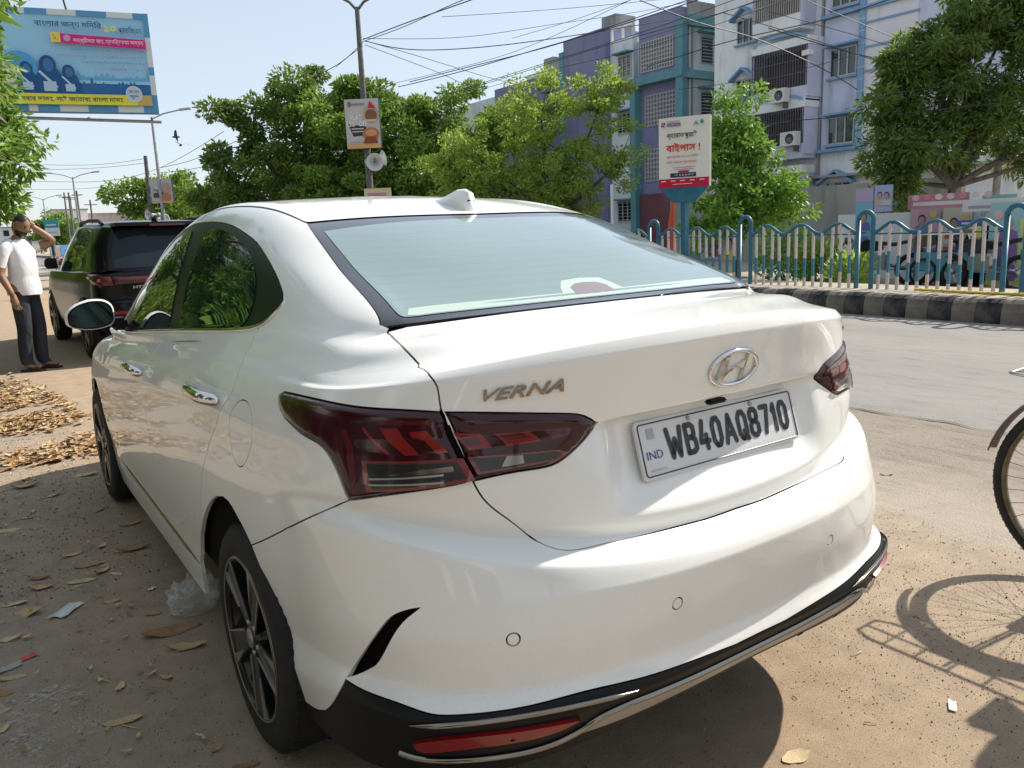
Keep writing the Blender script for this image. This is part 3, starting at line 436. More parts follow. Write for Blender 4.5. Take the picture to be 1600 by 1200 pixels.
grille('lattice', B, 29.99, 29.4, 31.7, 9.2, 10.65, 13, 8, M_IRONL, .05); grille('lattice', B, 30.44, 29.4, 31.86, 6.5, 8.05, 12, 8, M_IRONL, .05); grille('lattice', B, 30.44, 29.4, 31.9, 3.6, 5.25, 12, 8, M_IRONL, .05)
window_y(B, 30.24, 32.75, 33.75, 9.25, 10.4, 2, 8, 'flat', M_TEAL); window_y(B, 30.24, 32.75, 33.85, 6.3, 7.4, 2, 8, 'flat', M_TEAL); window_y(B, 30.24, 32.75, 33.95, 1.5, 2.6, 2, 6, 'flat', M_TEAL)
window_y(B, 30.1, 39.2, 40.2, 8.3, 9.4, 2, 6, 'flat', M_TEAL)
for z0, z1 in ((9.3, 10.6), (6.6, 7.9)):
    w = bx('window', M_FRAME, B, 31.42, 32.32, 28.85, 28.9, z0, z1); bx('pane', M_PANE, w, 31.48, 32.26, 28.82, 28.85, z0+.06, z1-.06)
    for k in range(7): bx('slat', M_IRONL, w, 31.48, 32.26, 28.79, 28.815, z0+.15+k*.16, z0+.19+k*.16)
    bx('hood', M_TEAL, w, 31.2, 32.5, 28.45, 28.9, z1+.15, z1+.24)
b1('drain_pipe', M_GREY, 30.75, 30.82, 28.82, 28.9, 0, 11); b1('ground_floor', M_MAROON, 30.2, 30.45, 29.3, 32.1, 0, 2.9)
off_parent(B)
B = empty('apartment_building', (30, 20, 0), 0, 'white and lilac apartment block with blue trim and barred balconies', 'building')
X = 30.0
b1('wall', M_WALLW, X, 44, 12.0, 26.7, 0, 14.5); b1('wall', M_LILAC, X-.12, X+.1, 18.95, 20.6, 4.1, 14); b1('column', M_BLUET, X-.3, X+.1, 18.70, 18.95, 4.1, 14); b1('wall', M_CREAM, X-.22, X+.1, 16.6, 18.70, 4.1, 14); b1('wall', M_LILAC, X-.15, X+.1, 12, 16.6, 4.1, 14)
for z in np.arange(4.2, 13.8, .92): b1('trim_line', M_BLUET, X-.27, X, 16.55, 18.70, z, z+.08)
for z in np.arange(4.4, 14, .46): b1('column_notch', M_LILAC, X-.315, X-.28, 18.68, 18.97, z, z+.03)
b1('ledge', M_BLUET, X-.35, X+.1, 18.6, 20.7, 4.0, 4.13); b1('ledge', M_BLUET, X-.35, X+.1, 16.5, 20.7, 9.35, 9.5)
for z0, z1 in ((7.02, 8.1), (4.32, 5.38), (9.75, 10.9), (12.4, 13.5)): window_y(B, X-.13, 19.1, 20.28, z0, z1, 2, 0, 'flat', M_BLUET, M_BLUET)
window_y(B, X, 19.2, 20.38, 1.74, 2.73, 2, 0, 'gable', M_BLUET, M_BLUET)
for z0, z1 in ((9.35, 10.35), (6.71, 7.71), (4.0, 5.0), (12.0, 13.0)): window_y(B, X, 24.28, 25.3, z0, z1, 2, 0, 'gable', M_BLUET, M_BLUET)
for z0, z1 in ((7.0, 8.1), (4.3, 5.4)): window_y(B, X-.16, 13.4, 14.8, z0, z1, 2, 0, 'flat', M_BLUET, M_BLUET)
for k, (z0, z1, y0, y1) in enumerate(((9.3, 11.5, 21.2, 23.6), (6.35, 8.4, 20.8, 23.6), (4.0, 5.9, 20.9, 23.5), (1.5, 3.2, 21.0, 23.5))):
    o = b1('balcony', M_LILAC if k in (1, 2) else M_WALLW, X-1.05, X, y0, y1, z0-.16, z0+.45)
    bx('balcony_wall', M_MAROON, o, X-.04, X-.01, y0, y1, z0+.45, z1+.2)
    for yy in (y0, y1): bx('side_pier', M_LILAC, o, X-1.02, X, yy-.06, yy+.06, z0, z1+.35)
    grille('balcony_grille', o, X-1.0, y0, y1, z0+.45, z1, 22, 4, M_IRONL if k == 0 else M_IRON, .03, back=False)
    bx('lintel', M_WALLW, o, X-1.06, X, y0-.1, y1+.1, z1+.02, z1+.35)
    if k in (1, 2):
        ay = np.linspace(0, math.pi, 14); c = (y0+y1)/2; v = [(X-1.08, c+(y1-y0)*.5*math.cos(a), z1+.3+.34*math.sin(a)) for a in ay]+[(X-1.08, c+(y1-y0)*.42*math.cos(a), z1+.3+.22*math.sin(a)) for a in ay]
        MB().add(v, [(i, i+1, 15+i, 14+i) for i in range(13)]).build('arch_moulding', M_BLUET, o)
    if k in (0, 1): bx('column_capital', M_WALLW, o, X-1.15, X-.85, y0-.18, y0+.18, z0+1.6, z0+1.8)
def ac_unit(y, z):
    o = bx('air_conditioner', mat('ac_casing', (.62, .62, .58), .5), B, X-1.45, X-1.1, y, y+.8, z, z+.58, .01)
    MB().lathe([(.20, -.005), (.215, 0), (.02, .004)], (X-1.455, y+.32, z+.29), 'x', 20).build('fan_grille', M_IRON, o); bx('bracket', M_IRON, o, X-1.4, X-1.0, y+.1, y+.14, z-.25, z)
ac_unit(21.55, 6.2); ac_unit(20.95, 4.35)
b1('parapet', M_BLUET, X-.3, X+.1, 12, 26.8, 14.3, 14.9); b1('drain_pipe', M_GREY, X-.1, X-.02, 20.72, 20.82, 0, 14)
b1('shop_shutter', M_TEAL, X-.06, X, 20.9, 23.4, 0, 1.4); b1('shop_awning', M_MAROON, X-1.2, X, 18.6, 23.5, 1.15, 1.25); b1('ground_ledge', M_GREY, X-.5, X, 12, 26.7, 2.95, 3.05)
off_parent(B)
def signboard(name, x, y0, y1, z0, z1, mt, txt, tcol, lab):
    o = tag(obj(name, MB().box((x, y0, z0), (x+.06, y1, z1)).me(name), mt), lab, 'signboard')
    if txt:
        me = text_mesh(txt, w=(y1-y0)*.8, h=(z1-z0)*.4, extrude=0); xform(me, Matrix.Translation((x-.006, (y0+y1)/2, (z0+z1)/2)) @ Matrix(((0, 0, -1, 0), (-1, 0, 0, 0), (0, 1, 0, 0), (0, 0, 0, 1)))); obj('lettering', me, mat('sign_letter', tcol, .6), o)
    return o
signboard('shop_sign', 28.2, 19.2, 23.2, .7, 1.75, M_MAROON, 'RA    UGC', (.55, .5, .5), 'maroon shop sign behind the fence under the lilac block')
# far buildings
def block(x0, x1, y0, y1, h, mt, lab, win=3):
    o = empty('far_building', ((x0+x1)/2, y0, 0), 0, lab, 'building'); global B; B = o
    b1('wall', mt, x0, x1, y0, y1, 0, h); b1('roof_edge', M_GREY, x0-.2, x1+.2, y0-.2, y1+.2, h, h+.3)
    for zz in np.arange(1.2, h-1.5, 3.0):
        for k in range(win):
            xx = x0+(x1-x0)*(k+.5)/win; w = bx('window', M_FRAME, o, xx-.6, xx+.6, y0-.08, y0, zz, zz+1.4); bx('pane', M_PANE, w, xx-.52, xx+.52, y0-.11, y0-.08, zz+.08, zz+1.32)
    off_parent(o); return o
block(33.5, 38.5, 82, 90, 14.6, M_GREY, 'grey flat roofed block showing above the trees left of the purple building', 4)
block(14.6, 20.5, 175, 190, 8.2, M_WALLW, 'small white gabled building far down the street', 3)
block(20.5, 33, 180, 195, 7.5, stain('far_pink', (.46, .36, .34), (.4, .32, .3)), 'long pinkish low building far down the street', 5)
block(34, 44, 175, 195, 8, M_WALLW, 'low white building far off behind the lamp posts', 3)
block(-2, 3, 190, 200, 7, M_CREAM, 'cream building at the far end of the street', 2)
block(5, 11.5, 210, 220, 6, M_PALE, 'pale low building at the far end beside the poles', 3)
# ================================================================ trees
def leaf_mat(name, a, b, c=None, rough=.5, trans=.35):
    m = bpy.data.materials.new(name); m.use_nodes = True; nt = m.node_tree; nt.nodes.clear()
    out = N(m, 'ShaderNodeOutputMaterial'); g = N(m, 'ShaderNodeNewGeometry')
    col = ramp(m, g.outputs['Random Per Island'], [(0, a), (.6, b), (.985, b), (1, c or b)])
    p = N(m, 'ShaderNodeBsdfPrincipled'); p.inputs['Roughness'].default_value = rough; L(m, col, p.inputs['Base Color']); p.inputs['Specular IOR Level'].default_value = .35
    t = N(m, 'ShaderNodeBsdfTranslucent'); L(m, mixc(m, .5, col, (.25, .34, .05), 'MIX'), t.inputs[0])
    mx = N(m, 'ShaderNodeMixShader'); mx.inputs[0].default_value = trans; L(m, p.outputs[0], mx.inputs[1]); L(m, t.outputs[0], mx.inputs[2]); L(m, mx.outputs[0], out.inputs[0]); return m
M_BARK = mottled('bark', (.085, .068, .052), (.16, .135, .105), 6, .95, .8, 30, .03); M_BARKP = mottled('pale_bark', (.25, .22, .18), (.36, .32, .27), 6, .95, .5, 30, .02)
M_LDARK = leaf_mat('dark_leaf', (0.060, 0.112, 0.022), (0.143, 0.232, 0.045), (0.360, 0.150, 0.054)); M_LMID = leaf_mat('mid_leaf', (0.090, 0.173, 0.027), (0.210, 0.345, 0.054)); M_LLIME = leaf_mat('lime_leaf', (.18, .29, .045), (.40, .52, .10), (.42, .38, .15), trans=.5); M_LMANGO = leaf_mat('mango_leaf', (.055, .115, .028), (.16, .25, .055), (.5, .32, .14), .4, .4); M_LBRIGHT = leaf_mat('bright_leaf', (0.090, 0.225, 0.034), (0.195, 0.390, 0.061)); M_LNEAR = leaf_mat('near_leaf', (0.083, 0.173, 0.024), (0.210, 0.360, 0.061), (0.495, 0.495, 0.108))
def leaves(P, D, size, aspect=.42, droop=0, fold=.18):
    """rhombic folded leaves at points P along directions D"""
    n = len(P); D = D/np.linalg.norm(D, axis=1, keepdims=True); D[:, 2] -= droop; D /= np.linalg.norm(D, axis=1, keepdims=True)
    rv = RNG.normal(size=(n, 3)); rv[:, 2] += .3; S_ = np.cross(D, rv); S_ /= np.linalg.norm(S_, axis=1, keepdims=True)+1e-9; U_ = np.cross(S_, D)
    s = (size*RNG.uniform(.6, 1.25, n))[:, None]; w = s*aspect*.5
    v = np.stack([P, P+D*s*.45+S_*w+U_*s*fold*.35, P+D*s-U_*s*fold*.3, P+D*s*.45-S_*w+U_*s*fold*.35], 1).reshape(-1, 3)
    k = np.arange(n)[:, None]*4; f = np.concatenate([k+np.array([0, 1, 2]), k+np.array([0, 2, 3])], 1).reshape(-1, 3)
    return v, f
def fast_mesh(name, v, f):
    m = bpy.data.meshes.new(name); nf = len(f); m.vertices.add(len(v)); m.vertices.foreach_set('co', v.astype(np.float32).ravel()); m.loops.add(nf*3); m.loops.foreach_set('vertex_index', f.astype(np.int32).ravel())
    m.polygons.add(nf); m.polygons.foreach_set('loop_start', np.arange(0, nf*3, 3, dtype=np.int32)); m.polygons.foreach_set('loop_total', np.full(nf, 3, dtype=np.int32)); m.update(calc_edges=True); return m
def tree(name, base, blobs, nl, size, mt, label, trunk=.25, th=2.0, bark=None, clumps=60, cr_=.9, aspect=.42, droop=.15, group=None, lean=(0, 0), twigs=True, cat='tree', shell=.55, per=0):
    """blobs: crown ellipsoids (dx,dy,z,rx,ry,rz) relative to the base"""
    bark = bark or M_BARK; root = empty(name, base, 0, label, cat, group)
    wts = np.array([b[3]*b[4]*b[5] for b in blobs])**.7; wts = wts/wts.sum(); C_ = []; 
    for i in RNG.choice(len(blobs), clumps, p=wts):
        b = blobs[i]; d = RNG.normal(size=3); d /= np.linalg.norm(d); r = shell+(1-shell)*RNG.random()**.5 if RNG.random() < .8 else RNG.random()*.6
        C_.append([b[0]+d[0]*b[3]*r, b[1]+d[1]*b[4]*r, b[2]+d[2]*b[5]*r])
    C_ = np.array(C_)
    idx = RNG.integers(0, clumps, nl); sc = cr_*RNG.uniform(.55, 1.25, clumps)
    d = RNG.normal(size=(nl, 3)); d /= np.linalg.norm(d, axis=1, keepdims=True); rr = RNG.random(nl)**.45
    P = C_[idx]+d*(rr*sc[idx])[:, None]*np.array([1, 1, .62]); D = d+RNG.normal(size=(nl, 3))*.6
    v, f = leaves(P, D, size, aspect, droop); obj('crown', fast_mesh('crown', v, f), mt, root)
    t = MB(); cz = min(b[2] for b in blobs); top = Vector((lean[0], lean[1], th))
    pts = [Vector((0, 0, -.1)), Vector((lean[0]*.3+trunk*.2, lean[1]*.3, th*.5)), top]; t.tube(pts, [trunk*1.15, trunk*.9, trunk*.75], 10)
    mains = []
    for b in blobs:
        e = Vector((b[0], b[1], b[2]-b[5]*.15)); m_ = top.lerp(e, .5)+Vector((RNG.normal()*.15, RNG.normal()*.15, .1)); t.tube([top-Vector((0, 0, trunk*.6)), m_, e], [trunk*.62, trunk*.42, trunk*.2], 7); mains.append((m_, e))
    obt = t.build('trunk', bark, root, fix=False)
    if twigs:
        tw = MB()
        for c in C_:
            c = Vector(c); best = min(((p-c).length, p) for m_, e in mains for p in (m_, e, m_.lerp(e, .5))) if mains else None
            p = min((p for m_, e in mains for p in (m_, e, m_.lerp(e, .5))), key=lambda q: (q-c).length)
            tw.tube([p, p.lerp(c, .5)+Vector((RNG.normal()*.08, RNG.normal()*.08, .06)), c], [trunk*.14, trunk*.09, trunk*.03], 4, cap=False)
        o = tw.build('branches', bark, root, fix=False); o['kind'] = 'stuff'
    return root
g_ = 'trees across the road'
tree('rain_tree', (16.0, 46, 0), [(-1.8, 2.2, 7.2, 3.2, 3, 2.3), (1.0, 1, 9.0, 3.2, 3, 2.3), (4.2, -1, 8.4, 3, 3, 2.4), (-3.2, 3.0, 4.6, 2.4, 2.4, 2.6), (-.6, 1, 4.4, 3.6, 3, 2.8), (3.6, -1.5, 4.6, 3.4, 3, 3), (6.4, -3, 6.6, 2.6, 2.6, 2.4), (6.2, -3, 3.4, 3, 2.6, 2.4), (-1.5, 2, 2.2, 3.6, 2.6, 1.6)], 64000, .30, M_LDARK, 'broad dark rain tree behind the lamp post with the bakery board', .45, 2.6, clumps=150, cr_=1.05, aspect=.5, group=g_)
tree('rain_tree', (22.5, 40.5, 0), [(-2.2, 1.4, 6.6, 2.8, 2.6, 2.6), (.6, -.4, 7.4, 2.8, 2.6, 2.6), (3.2, -2.2, 6.4, 2.6, 2.4, 2.4), (-.6, .5, 3.4, 3.8, 3, 2.6), (3.2, -2, 3.2, 3.2, 2.6, 2.6), (1, 0, 1.6, 4, 2.6, 1.4), (-4.6, 3, 7.4, 2.6, 2.6, 2.4), (-4.6, 3, 4.4, 2.8, 2.6, 2.6)], 66000, .28, M_LMID, 'mid green leafy tree between the dark rain tree and the sparse lime one', .35, 2.2, clumps=170, cr_=.95, aspect=.5, group=g_)
tree('lime_tree', (18.6, 25.2, 0), [(-2.2, 1.4, 4.2, 1.6, 1.5, 1.3), (-.2, .1, 5.8, 1.8, 1.7, 1.5), (1.7, -1.1, 6.0, 1.5, 1.4, 1.5), (.5, -.4, 3.8, 2.4, 2.0, 1.6), (2.4, -1.6, 4.0, 1.0, 1.0, 1.4), (-2.2, 1.5, 3.0, 1.7, 1.6, 1.6), (.5, -.3, 2.2, 2.2, 1.8, 1.0), (-3.2, 2.2, 3.9, 1.3, 1.3, 1.2), (-3.0, 2.0, 2.4, 1.5, 1.4, 1.3)], 32000, .17, M_LLIME, 'sparse lime green tree with bare twigs in front of the purple block', .18, 1.6, clumps=300, cr_=.46, aspect=.46, group=g_, shell=.35)
tree('street_tree', (14.05, 11.9, 0), [(.1, 0, 2.3, 1.0, .95, .85), (-.1, .1, 3.2, .72, .72, .6), (.7, -.4, 1.8, .85, .8, .7), (.0, .0, 3.95, .5, .5, .36), (-.3, .2, 1.3, .95, .8, .7), (-.5, .3, 2.6, .6, .6, .5)], 15000, .15, M_LBRIGHT, 'small bright green tree behind the hospital board', .08, 1.0, clumps=110, cr_=.36, aspect=.45, droop=.4, group=g_)
tree('mango_tree', (16.2, 8.0, 0), [(-.8, .55, 3.4, .95, .9, 1.0), (-.2, .15, 4.5, 1.0, 1.0, .9), (-.75, .5, 2.5, .75, .75, .6), (.9, -.6, 3.3, 1.1, 1.0, .9), (1.6, -1.1, 4.6, 1.3, 1.3, 1.0), (.9, -.6, 5.5, 1.1, 1.1, .8), (-.95, .65, 4.4, .5, .5, .5), (2.2, -1.6, 3.4, 1.1, 1.1, 1.0), (1.9, -1.3, 5.8, 1.3, 1.3, .9), (.2, -.1, 5.4, .9, .9, .8), (.3, -.2, 3.4, .7, .7, .7), (1.5, -1.0, 2.5, .7, .7, .5), (-1.0, .7, 2.7, .55, .55, .8), (-.85, .6, 1.85, .5, .5, .5), (.35, -.25, 2.5, .5, .5, .5), (2.4, -1.7, 2.4, .8, .8, .7), (-1.05, .7, 3.6, .5, .5, .8)], 52000, .17, M_LMANGO, 'tall mango tree with pointed leaves at the right edge', .10, 1.9, clumps=300, cr_=.34, aspect=.28, droop=.4, group=g_, shell=.45)
o = tag(obj('bare_trunk', MB().tube([(17.0, 7.5, 0), (17.05, 7.5, 2.2), (16.95, 7.45, 3.0), (17.15, 7.4, 4.6)], [.085, .07, .06, .04], 10).me('t'), M_BARKP), 'pale leaning bare trunk rising through the mango leaves', 'trunk')
for k, (x, y, s, mt, lab) in enumerate(((12.4, 70, 1.0, M_LMID, 'round green tree beside the second lamp post board'), (16.5, 74, 1.15, M_LDARK, 'dark tree right of the round green tree far down the street'), (22, 64, 1.2, M_LDARK, 'dark tree mass far left of the rain tree'), (9.0, 120, .9, M_LMID, 'small tree at the far end by the white building'))):
    tree('far_tree', (x, y, 0), [(-1.5*s, 0, 4.2*s, 2.4*s, 2.4*s, 2*s), (1.4*s, 0, 4.7*s, 2.4*s, 2.4*s, 2*s), (0, 0, 2.6*s, 3*s, 2.6*s, 1.8*s)], 9000, .36*s, mt, lab, .3, 2, clumps=70, cr_=.9*s, aspect=.55, group='far trees down the street')
# the tree overhanging from the left edge
tree('roadside_tree', (-4.6, 11.5, 0), [(3.75, -1.4, 4.1, .42, .8, .4), (3.7, -1.2, 3.5, .5, .8, .45), (3.85, -1.0, 2.95, .42, .8, .4), (3.6, -1.2, 2.4, .42, .8, .5), (3.2, .6, 3.8, 1.0, 1.2, 1.0), (1.2, 0, 5.5, 2.6, 2.4, 1.6), (-1.5, 0, 5.6, 2.6, 2.6, 1.8), (0, -3, 5.2, 2.6, 2.6, 1.6), (0, 2.5, 5.2, 2.6, 2.6, 1.6)], 40000, .13, M_LMANGO if False else M_LNEAR, 'leafy roadside tree reaching in from the left edge below the billboard', .3, 3.0, clumps=260, cr_=.40, aspect=.36, droop=.35)
tree('verge_tree', (-2.6, 11.3, 0), [(1.62, -.1, 4.1, .38, .7, .42), (1.66, -.1, 3.45, .40, .7, .42), (1.98, -.1, 2.72, .36, .6, .34), (1.68, -.1, 2.15, .36, .7, .42), (.8, 0, 3.4, .8, 1.0, 1.1)], 13000, .12, M_LNEAR, 'leafy bough of a verge tree down the left edge in front of the billboard', .12, 1.8, clumps=120, cr_=.26, aspect=.38, droop=.35)
def spray(name, base, tips, nl, size, mt, label):
    """hanging branch: twigs with long leaves set along them"""
    root = empty(name, base, 0, label, 'branch'); t = MB(); P = []; D = []
    for tp in tips:
        a, b = Vector((0, 0, 0)), Vector(tp); mid_ = a.lerp(b, .55)+Vector((0, 0, .12)); pts = [a.lerp(mid_, s).lerp(mid_.lerp(b, s), s) for s in np.linspace(0, 1, 9)]
        t.tube(pts, list(np.linspace(.012, .003, 9)), 5)
        for k in range(nl):
            s = RNG.uniform(.25, 1)**.7; i = min(7, int(s*8)); p = pts[i].lerp(pts[i+1], s*8-i); d = (pts[i+1]-pts[i]).normalized()+Vector(RNG.normal(size=3)*.75); P.append(p); D.append(d)
    v, f = leaves(np.array(P), np.array(D), size, .30, .45, .25); obj('leaves', fast_mesh('l', v, f), mt, root); t.build('twigs', M_BARK, root, fix=False)
spray('overhanging_branch', (-1.75, 3.0, 2.75), [(.62, .1, -.42), (.60, .3, -.75), (.68, -.1, -.18), (.52, .2, -.95), (.45, 0, -.3), (.40, -.2, -.6)], 22, .15, M_LNEAR, 'near branch with long green leaves hanging at the left edge')
# foliage hedge and young plants behind the fence
def shrub(x, y, z, r, h, n, mt, lab, size=.12):
    root = empty('shrub', (x, y, z), 0, lab, 'shrub', 'plants behind the fence'); d = RNG.normal(size=(n, 3)); d /= np.linalg.norm(d, axis=1, keepdims=True); P = d*(RNG.random(n)**.5)[:, None]*np.array([r, r, h*.5])+np.array([0, 0, h*.5])
    v, f = leaves(P, d+RNG.normal(size=(n, 3))*.5+np.array([0, 0, .4]), size, .5, .1); obj('foliage', fast_mesh('f', v, f), mt, root); t = MB()
    for k in range(5): t.tube([(0, 0, 0), (RNG.normal()*r*.3, RNG.normal()*r*.3, h*.5), (RNG.normal()*r*.5, RNG.normal()*r*.5, h*.85)], [.012, .009, .004], 4)
    o_ = t.build('stems', M_BARK, root, fix=False)
shrub(11.2, 7.75, .05, .55, .95, 900, M_LMID, 'broad leafed bush behind the fence left of its double post'); shrub(11.6, 8.7, .05, .6, 1.15, 900, M_LBRIGHT, 'taller bush behind the fence near the hospital board'); shrub(10.9, 6.9, .05, .4, .7, 500, M_LLIME, 'low yellowish bush at the foot of the fence')
# ================================================================ fence, boards, poles, wires
M_BLUEP = mottled('blue_fence_paint', (.014, .115, .18), (.025, .15, .225), 9, .45, .15, 60, .002, coat=.3)
def bar_mat():
    m = mat('fence_bar_paint', (.5, .5, .5), .5); tc = N(m, 'ShaderNodeTexCoord'); s = N(m, 'ShaderNodeSeparateXYZ'); L(m, tc.outputs['Object'], s.inputs[0])
    oi = N(m, 'ShaderNodeObjectInfo'); a = N(m, 'ShaderNodeMath', operation='MULTIPLY_ADD'); L(m, oi.outputs['Random'], a.inputs[0]); a.inputs[1].default_value = .16; L(m, s.outputs[2], a.inputs[2])
    r = N(m, 'ShaderNodeValToRGB'); r.color_ramp.interpolation = 'CONSTANT'; e = r.color_ramp.elements; e[0].color = (.52, .46, .43, 1); e[1].position = .26; e[1].color = (.03, .18, .26, 1); e.new(.58).color = (.58, .52, .50, 1); L(m, a.outputs[0], r.inputs[0])
    L(m, mixc(m, ramp(m, nz(m, 22, 5), [(.3, (.5,)*3), (.5, (0,)*3)]), r.outputs[0], (.30, .26, .23)), bsdf(m).inputs['Base Color']); return m
M_BAR = bar_mat()
FX, FZ = 9.42, .285
fence = empty('fence', (FX, 0, FZ), 0, 'blue and white steel fence with a wavy top rail along the median', 'fence')
posts = [-.5, 1.62, 3.74, 5.74, 7.88, 10.0, 12.1, 14.2, 16.3, 18.4]
pm = None
for y in posts:
    m = MB(); aa = np.linspace(0, math.pi, 12); m.tube([(0, -.115, 0), (0, -.115, .98)]+[(0, -.115*math.cos(a), .98+.115*math.sin(a)) for a in aa]+[(0, .115, .98), (0, .115, 0)], .034, 10)
    if pm is None: pm = m.build('post', M_BLUEP, fence); o = pm
    else: o = bpy.data.objects.new('post', pm.data); COL.objects.link(o); o.parent = fence
    o.location = (0, y, 0)
def wave(t): return .80+.14*(.5-.5*math.cos(t*2*math.pi*3))*1.0
bm_ = MB().cbox((0, 0, .5), (.034, .034, 1.0)).me('bar'); bm_.materials.append(M_BAR)
for a, b in zip(posts[:-1], posts[1:]):
    n = 40; pts = [(0, a+.115+(b-a-.23)*k/n, wave(k/n)) for k in range(n+1)]
    MB().tube(pts, .026, 8).build('top_rail', M_BLUEP, fence); MB().cbox((0, (a+b)/2, .78), (.012, b-a-.23, .02)).build('flat_rail', M_BLUEP, fence)
    for k in range(12):
        t = (k+.75)/12.5; y = a+.115+(b-a-.23)*t; o = bpy.data.objects.new('bar', bm_); COL.objects.link(o); o.parent = fence; o.location = (0, y, 0); o.scale = (1, 1, wave(t)); o.rotation_euler = (RNG.normal()*.012, RNG.normal()*.012, 0)
# ---- flat printed boards: a face with paint-flat pieces on it
_pm = {}
def ink(c):
    k = tuple(round(x, 3) for x in c)
    if k not in _pm: _pm[k] = mat('print_%d' % len(_pm), k, .6, spec=.3)
    return _pm[k]
class Board:
    """a board whose face has coordinates u to the right (0..w), v up (0..h)"""
    def __init__(s, name, bl, right, up, w, h, label, cat, face, edge=(.25, .25, .25), th=.06, group=None):
        s.r, s.u = Vector(right).normalized(), Vector(up).normalized(); s.n = s.r.cross(s.u); s.o = Vector(bl); s.w, s.h, s.lv = w, h, 0
        s.root = empty(name, tuple(s.o+s.r*w/2), 0, label, cat, group); s.k = 0
        m = MB(); m.box((0, 0, -th), (w, h, 0)); s._b(m, 'board', ink(edge)); s.poly([(0.0, 0.0), (w, 0), (w, h), (0, h)], face, 'print_sheet')
    def M(s, z=0): return Matrix.Translation(s.o-Vector(s.root.location)) @ Matrix(((s.r.x, s.u.x, s.n.x, 0), (s.r.y, s.u.y, s.n.y, 0), (s.r.z, s.u.z, s.n.z, 0), (0, 0, 0, 1))) @ Matrix.Translation((0, 0, z))
    def _b(s, m, name, mt): me = m.me(name); xform(me, s.M()); return obj(name, me, mt, s.root)
    def poly(s, pts, col, name='print', z=None):
        s.k += 1; z = (.003*s.k) if z is None else z
        tri = geometry.tessellate_polygon([[Vector((x, y, 0)) for x, y in pts]]); me = mesh(name, [(x, y, 0) for x, y in pts], tri)
        for p in me.polygons:
            if p.normal.z < 0: p.flip()
        xform(me, s.M(z)); return obj(name, me, ink(col) if isinstance(col, tuple) else col, s.root)
    def rect(s, x0, y0, x1, y1, col, name='print'): return s.poly([(x0, y0), (x1, y0), (x1, y1), (x0, y1)], col, name)
    def disc(s, x, y, rx, ry, col, n=24, a0=0, a1=6.2832, name='print'): return s.poly([(x+rx*math.cos(a), y+ry*math.sin(a)) for a in np.linspace(a0, a1, n, endpoint=a1 < 6.2)], col, name)
    def text(s, t, x, y, w, h, col, name='lettering', bold=0, rot=0):
        me = text_mesh(t, w=w, h=h, extrude=0, offset=bold, res=2)
        if not len(me.vertices): return
        s.k += 1; xform(me, s.M(.003*s.k) @ Matrix.Translation((x, y, 0)) @ Matrix.Rotation(rot, 4, 'Z')); return obj(name, me, ink(col), s.root)
    def face(s, x, y, r, skin, hair, cloth):
        s.poly([(x-r*1.9, y-r*3.2), (x+r*1.9, y-r*3.2), (x+r*1.5, y-r*1.5), (x+r*.5, y-r*1.0), (x-r*.5, y-r*1.0), (x-r*1.5, y-r*1.5)], cloth); s.rect(x-r*.35, y-r*1.4, x+r*.35, y-r*.5, skin); s.disc(x, y+r*.15, r*.86, r*1.05, hair); s.disc(x, y-.1*r, r*.7, r*.9, skin)
# hospital board on its post
d_ = Vector((.40, -.77, 0)).normalized(); SB = Board('hospital_board', (8.72, 9.16, 1.92), d_, (0, 0, 1), .86, 1.14, 'white hospital board with red Bengali lettering on a blue post in the median', 'signboard', (.74, .71, .64), (.30, .30, .28), .14)
SB.rect(0, 0, .86, .145, (.52, .015, .05)); SB.rect(.2, .165, .64, .235, (.03, .035, .09)); SB.text('+91 90 83 86 87 87', .44, .20, .33, .03, (.7, .7, .7)); SB.rect(.34, .24, .52, .27, (.5, .03, .06))
SB.text('ব্যারাকপুরেই', .40, .845, .52, .13, (.06, .05, .05), bold=.01); SB.text('বাইপাস !', .42, .655, .58, .16, (.62, .02, .02), bold=.015)
SB.text('গ্যালাক্সির এর এখন মিটলি', .42, .50, .56, .06, (.45, .05, .05)); SB.text('হার্ট সার্জারি ব্যারাকপুরে', .40, .41, .52, .06, (.55, .05, .05)); SB.rect(.24, .318, .63, .330, (.35, .33, .31)); SB.rect(.27, .285, .60, .296, (.35, .33, .31))
SB.text('GALAXY', .27, 1.07, .23, .032, (.5, .02, .05)); SB.rect(.155, 1.0, .385, 1.045, (.08, .05, .22)); SB.text('HOSPITALS', .27, 1.022, .2, .025, (.7, .7, .75))
for k in range(4): SB.disc(.09+.024*math.cos(k*1.57+.6), 1.03+.03*math.sin(k*1.57+.6), .016, .02, (.5, .02, .06) if k % 2 else (.05, .04, .2))
SB.poly([(.60, .99), (.70, .99), (.65, 1.06)], (.25, .32, .25)); SB.disc(.75, 1.03, .03, .035, (.06, .25, .30)); [SB.rect(.06+.165*k_, .095, .14+.165*k_, .115, (.7, .5, .54)) for k_ in range(5)]; SB.rect(.26, .045, .60, .056, (.7, .5, .54))
n_ = SB.n; pc_ = SB.o+SB.r*.43
m = MB(); hp_ = [(.0, 0), (.86, 0), (.62, -.25), (.24, -.25)]
m.prism(hp_[::-1], -.13, -.005, lambda x, y, h: tuple(SB.o+SB.r*x+Vector((0, 0, y))+n_*h-Vector(SB.root.location))); m.build('tapered_foot', M_BLUEP, SB.root)
MB().box((-.05, -.05, FZ-1.92), (.05, .05, -.25), Matrix.Translation(-n_*.07)).build('post', M_BLUEP, SB.root)
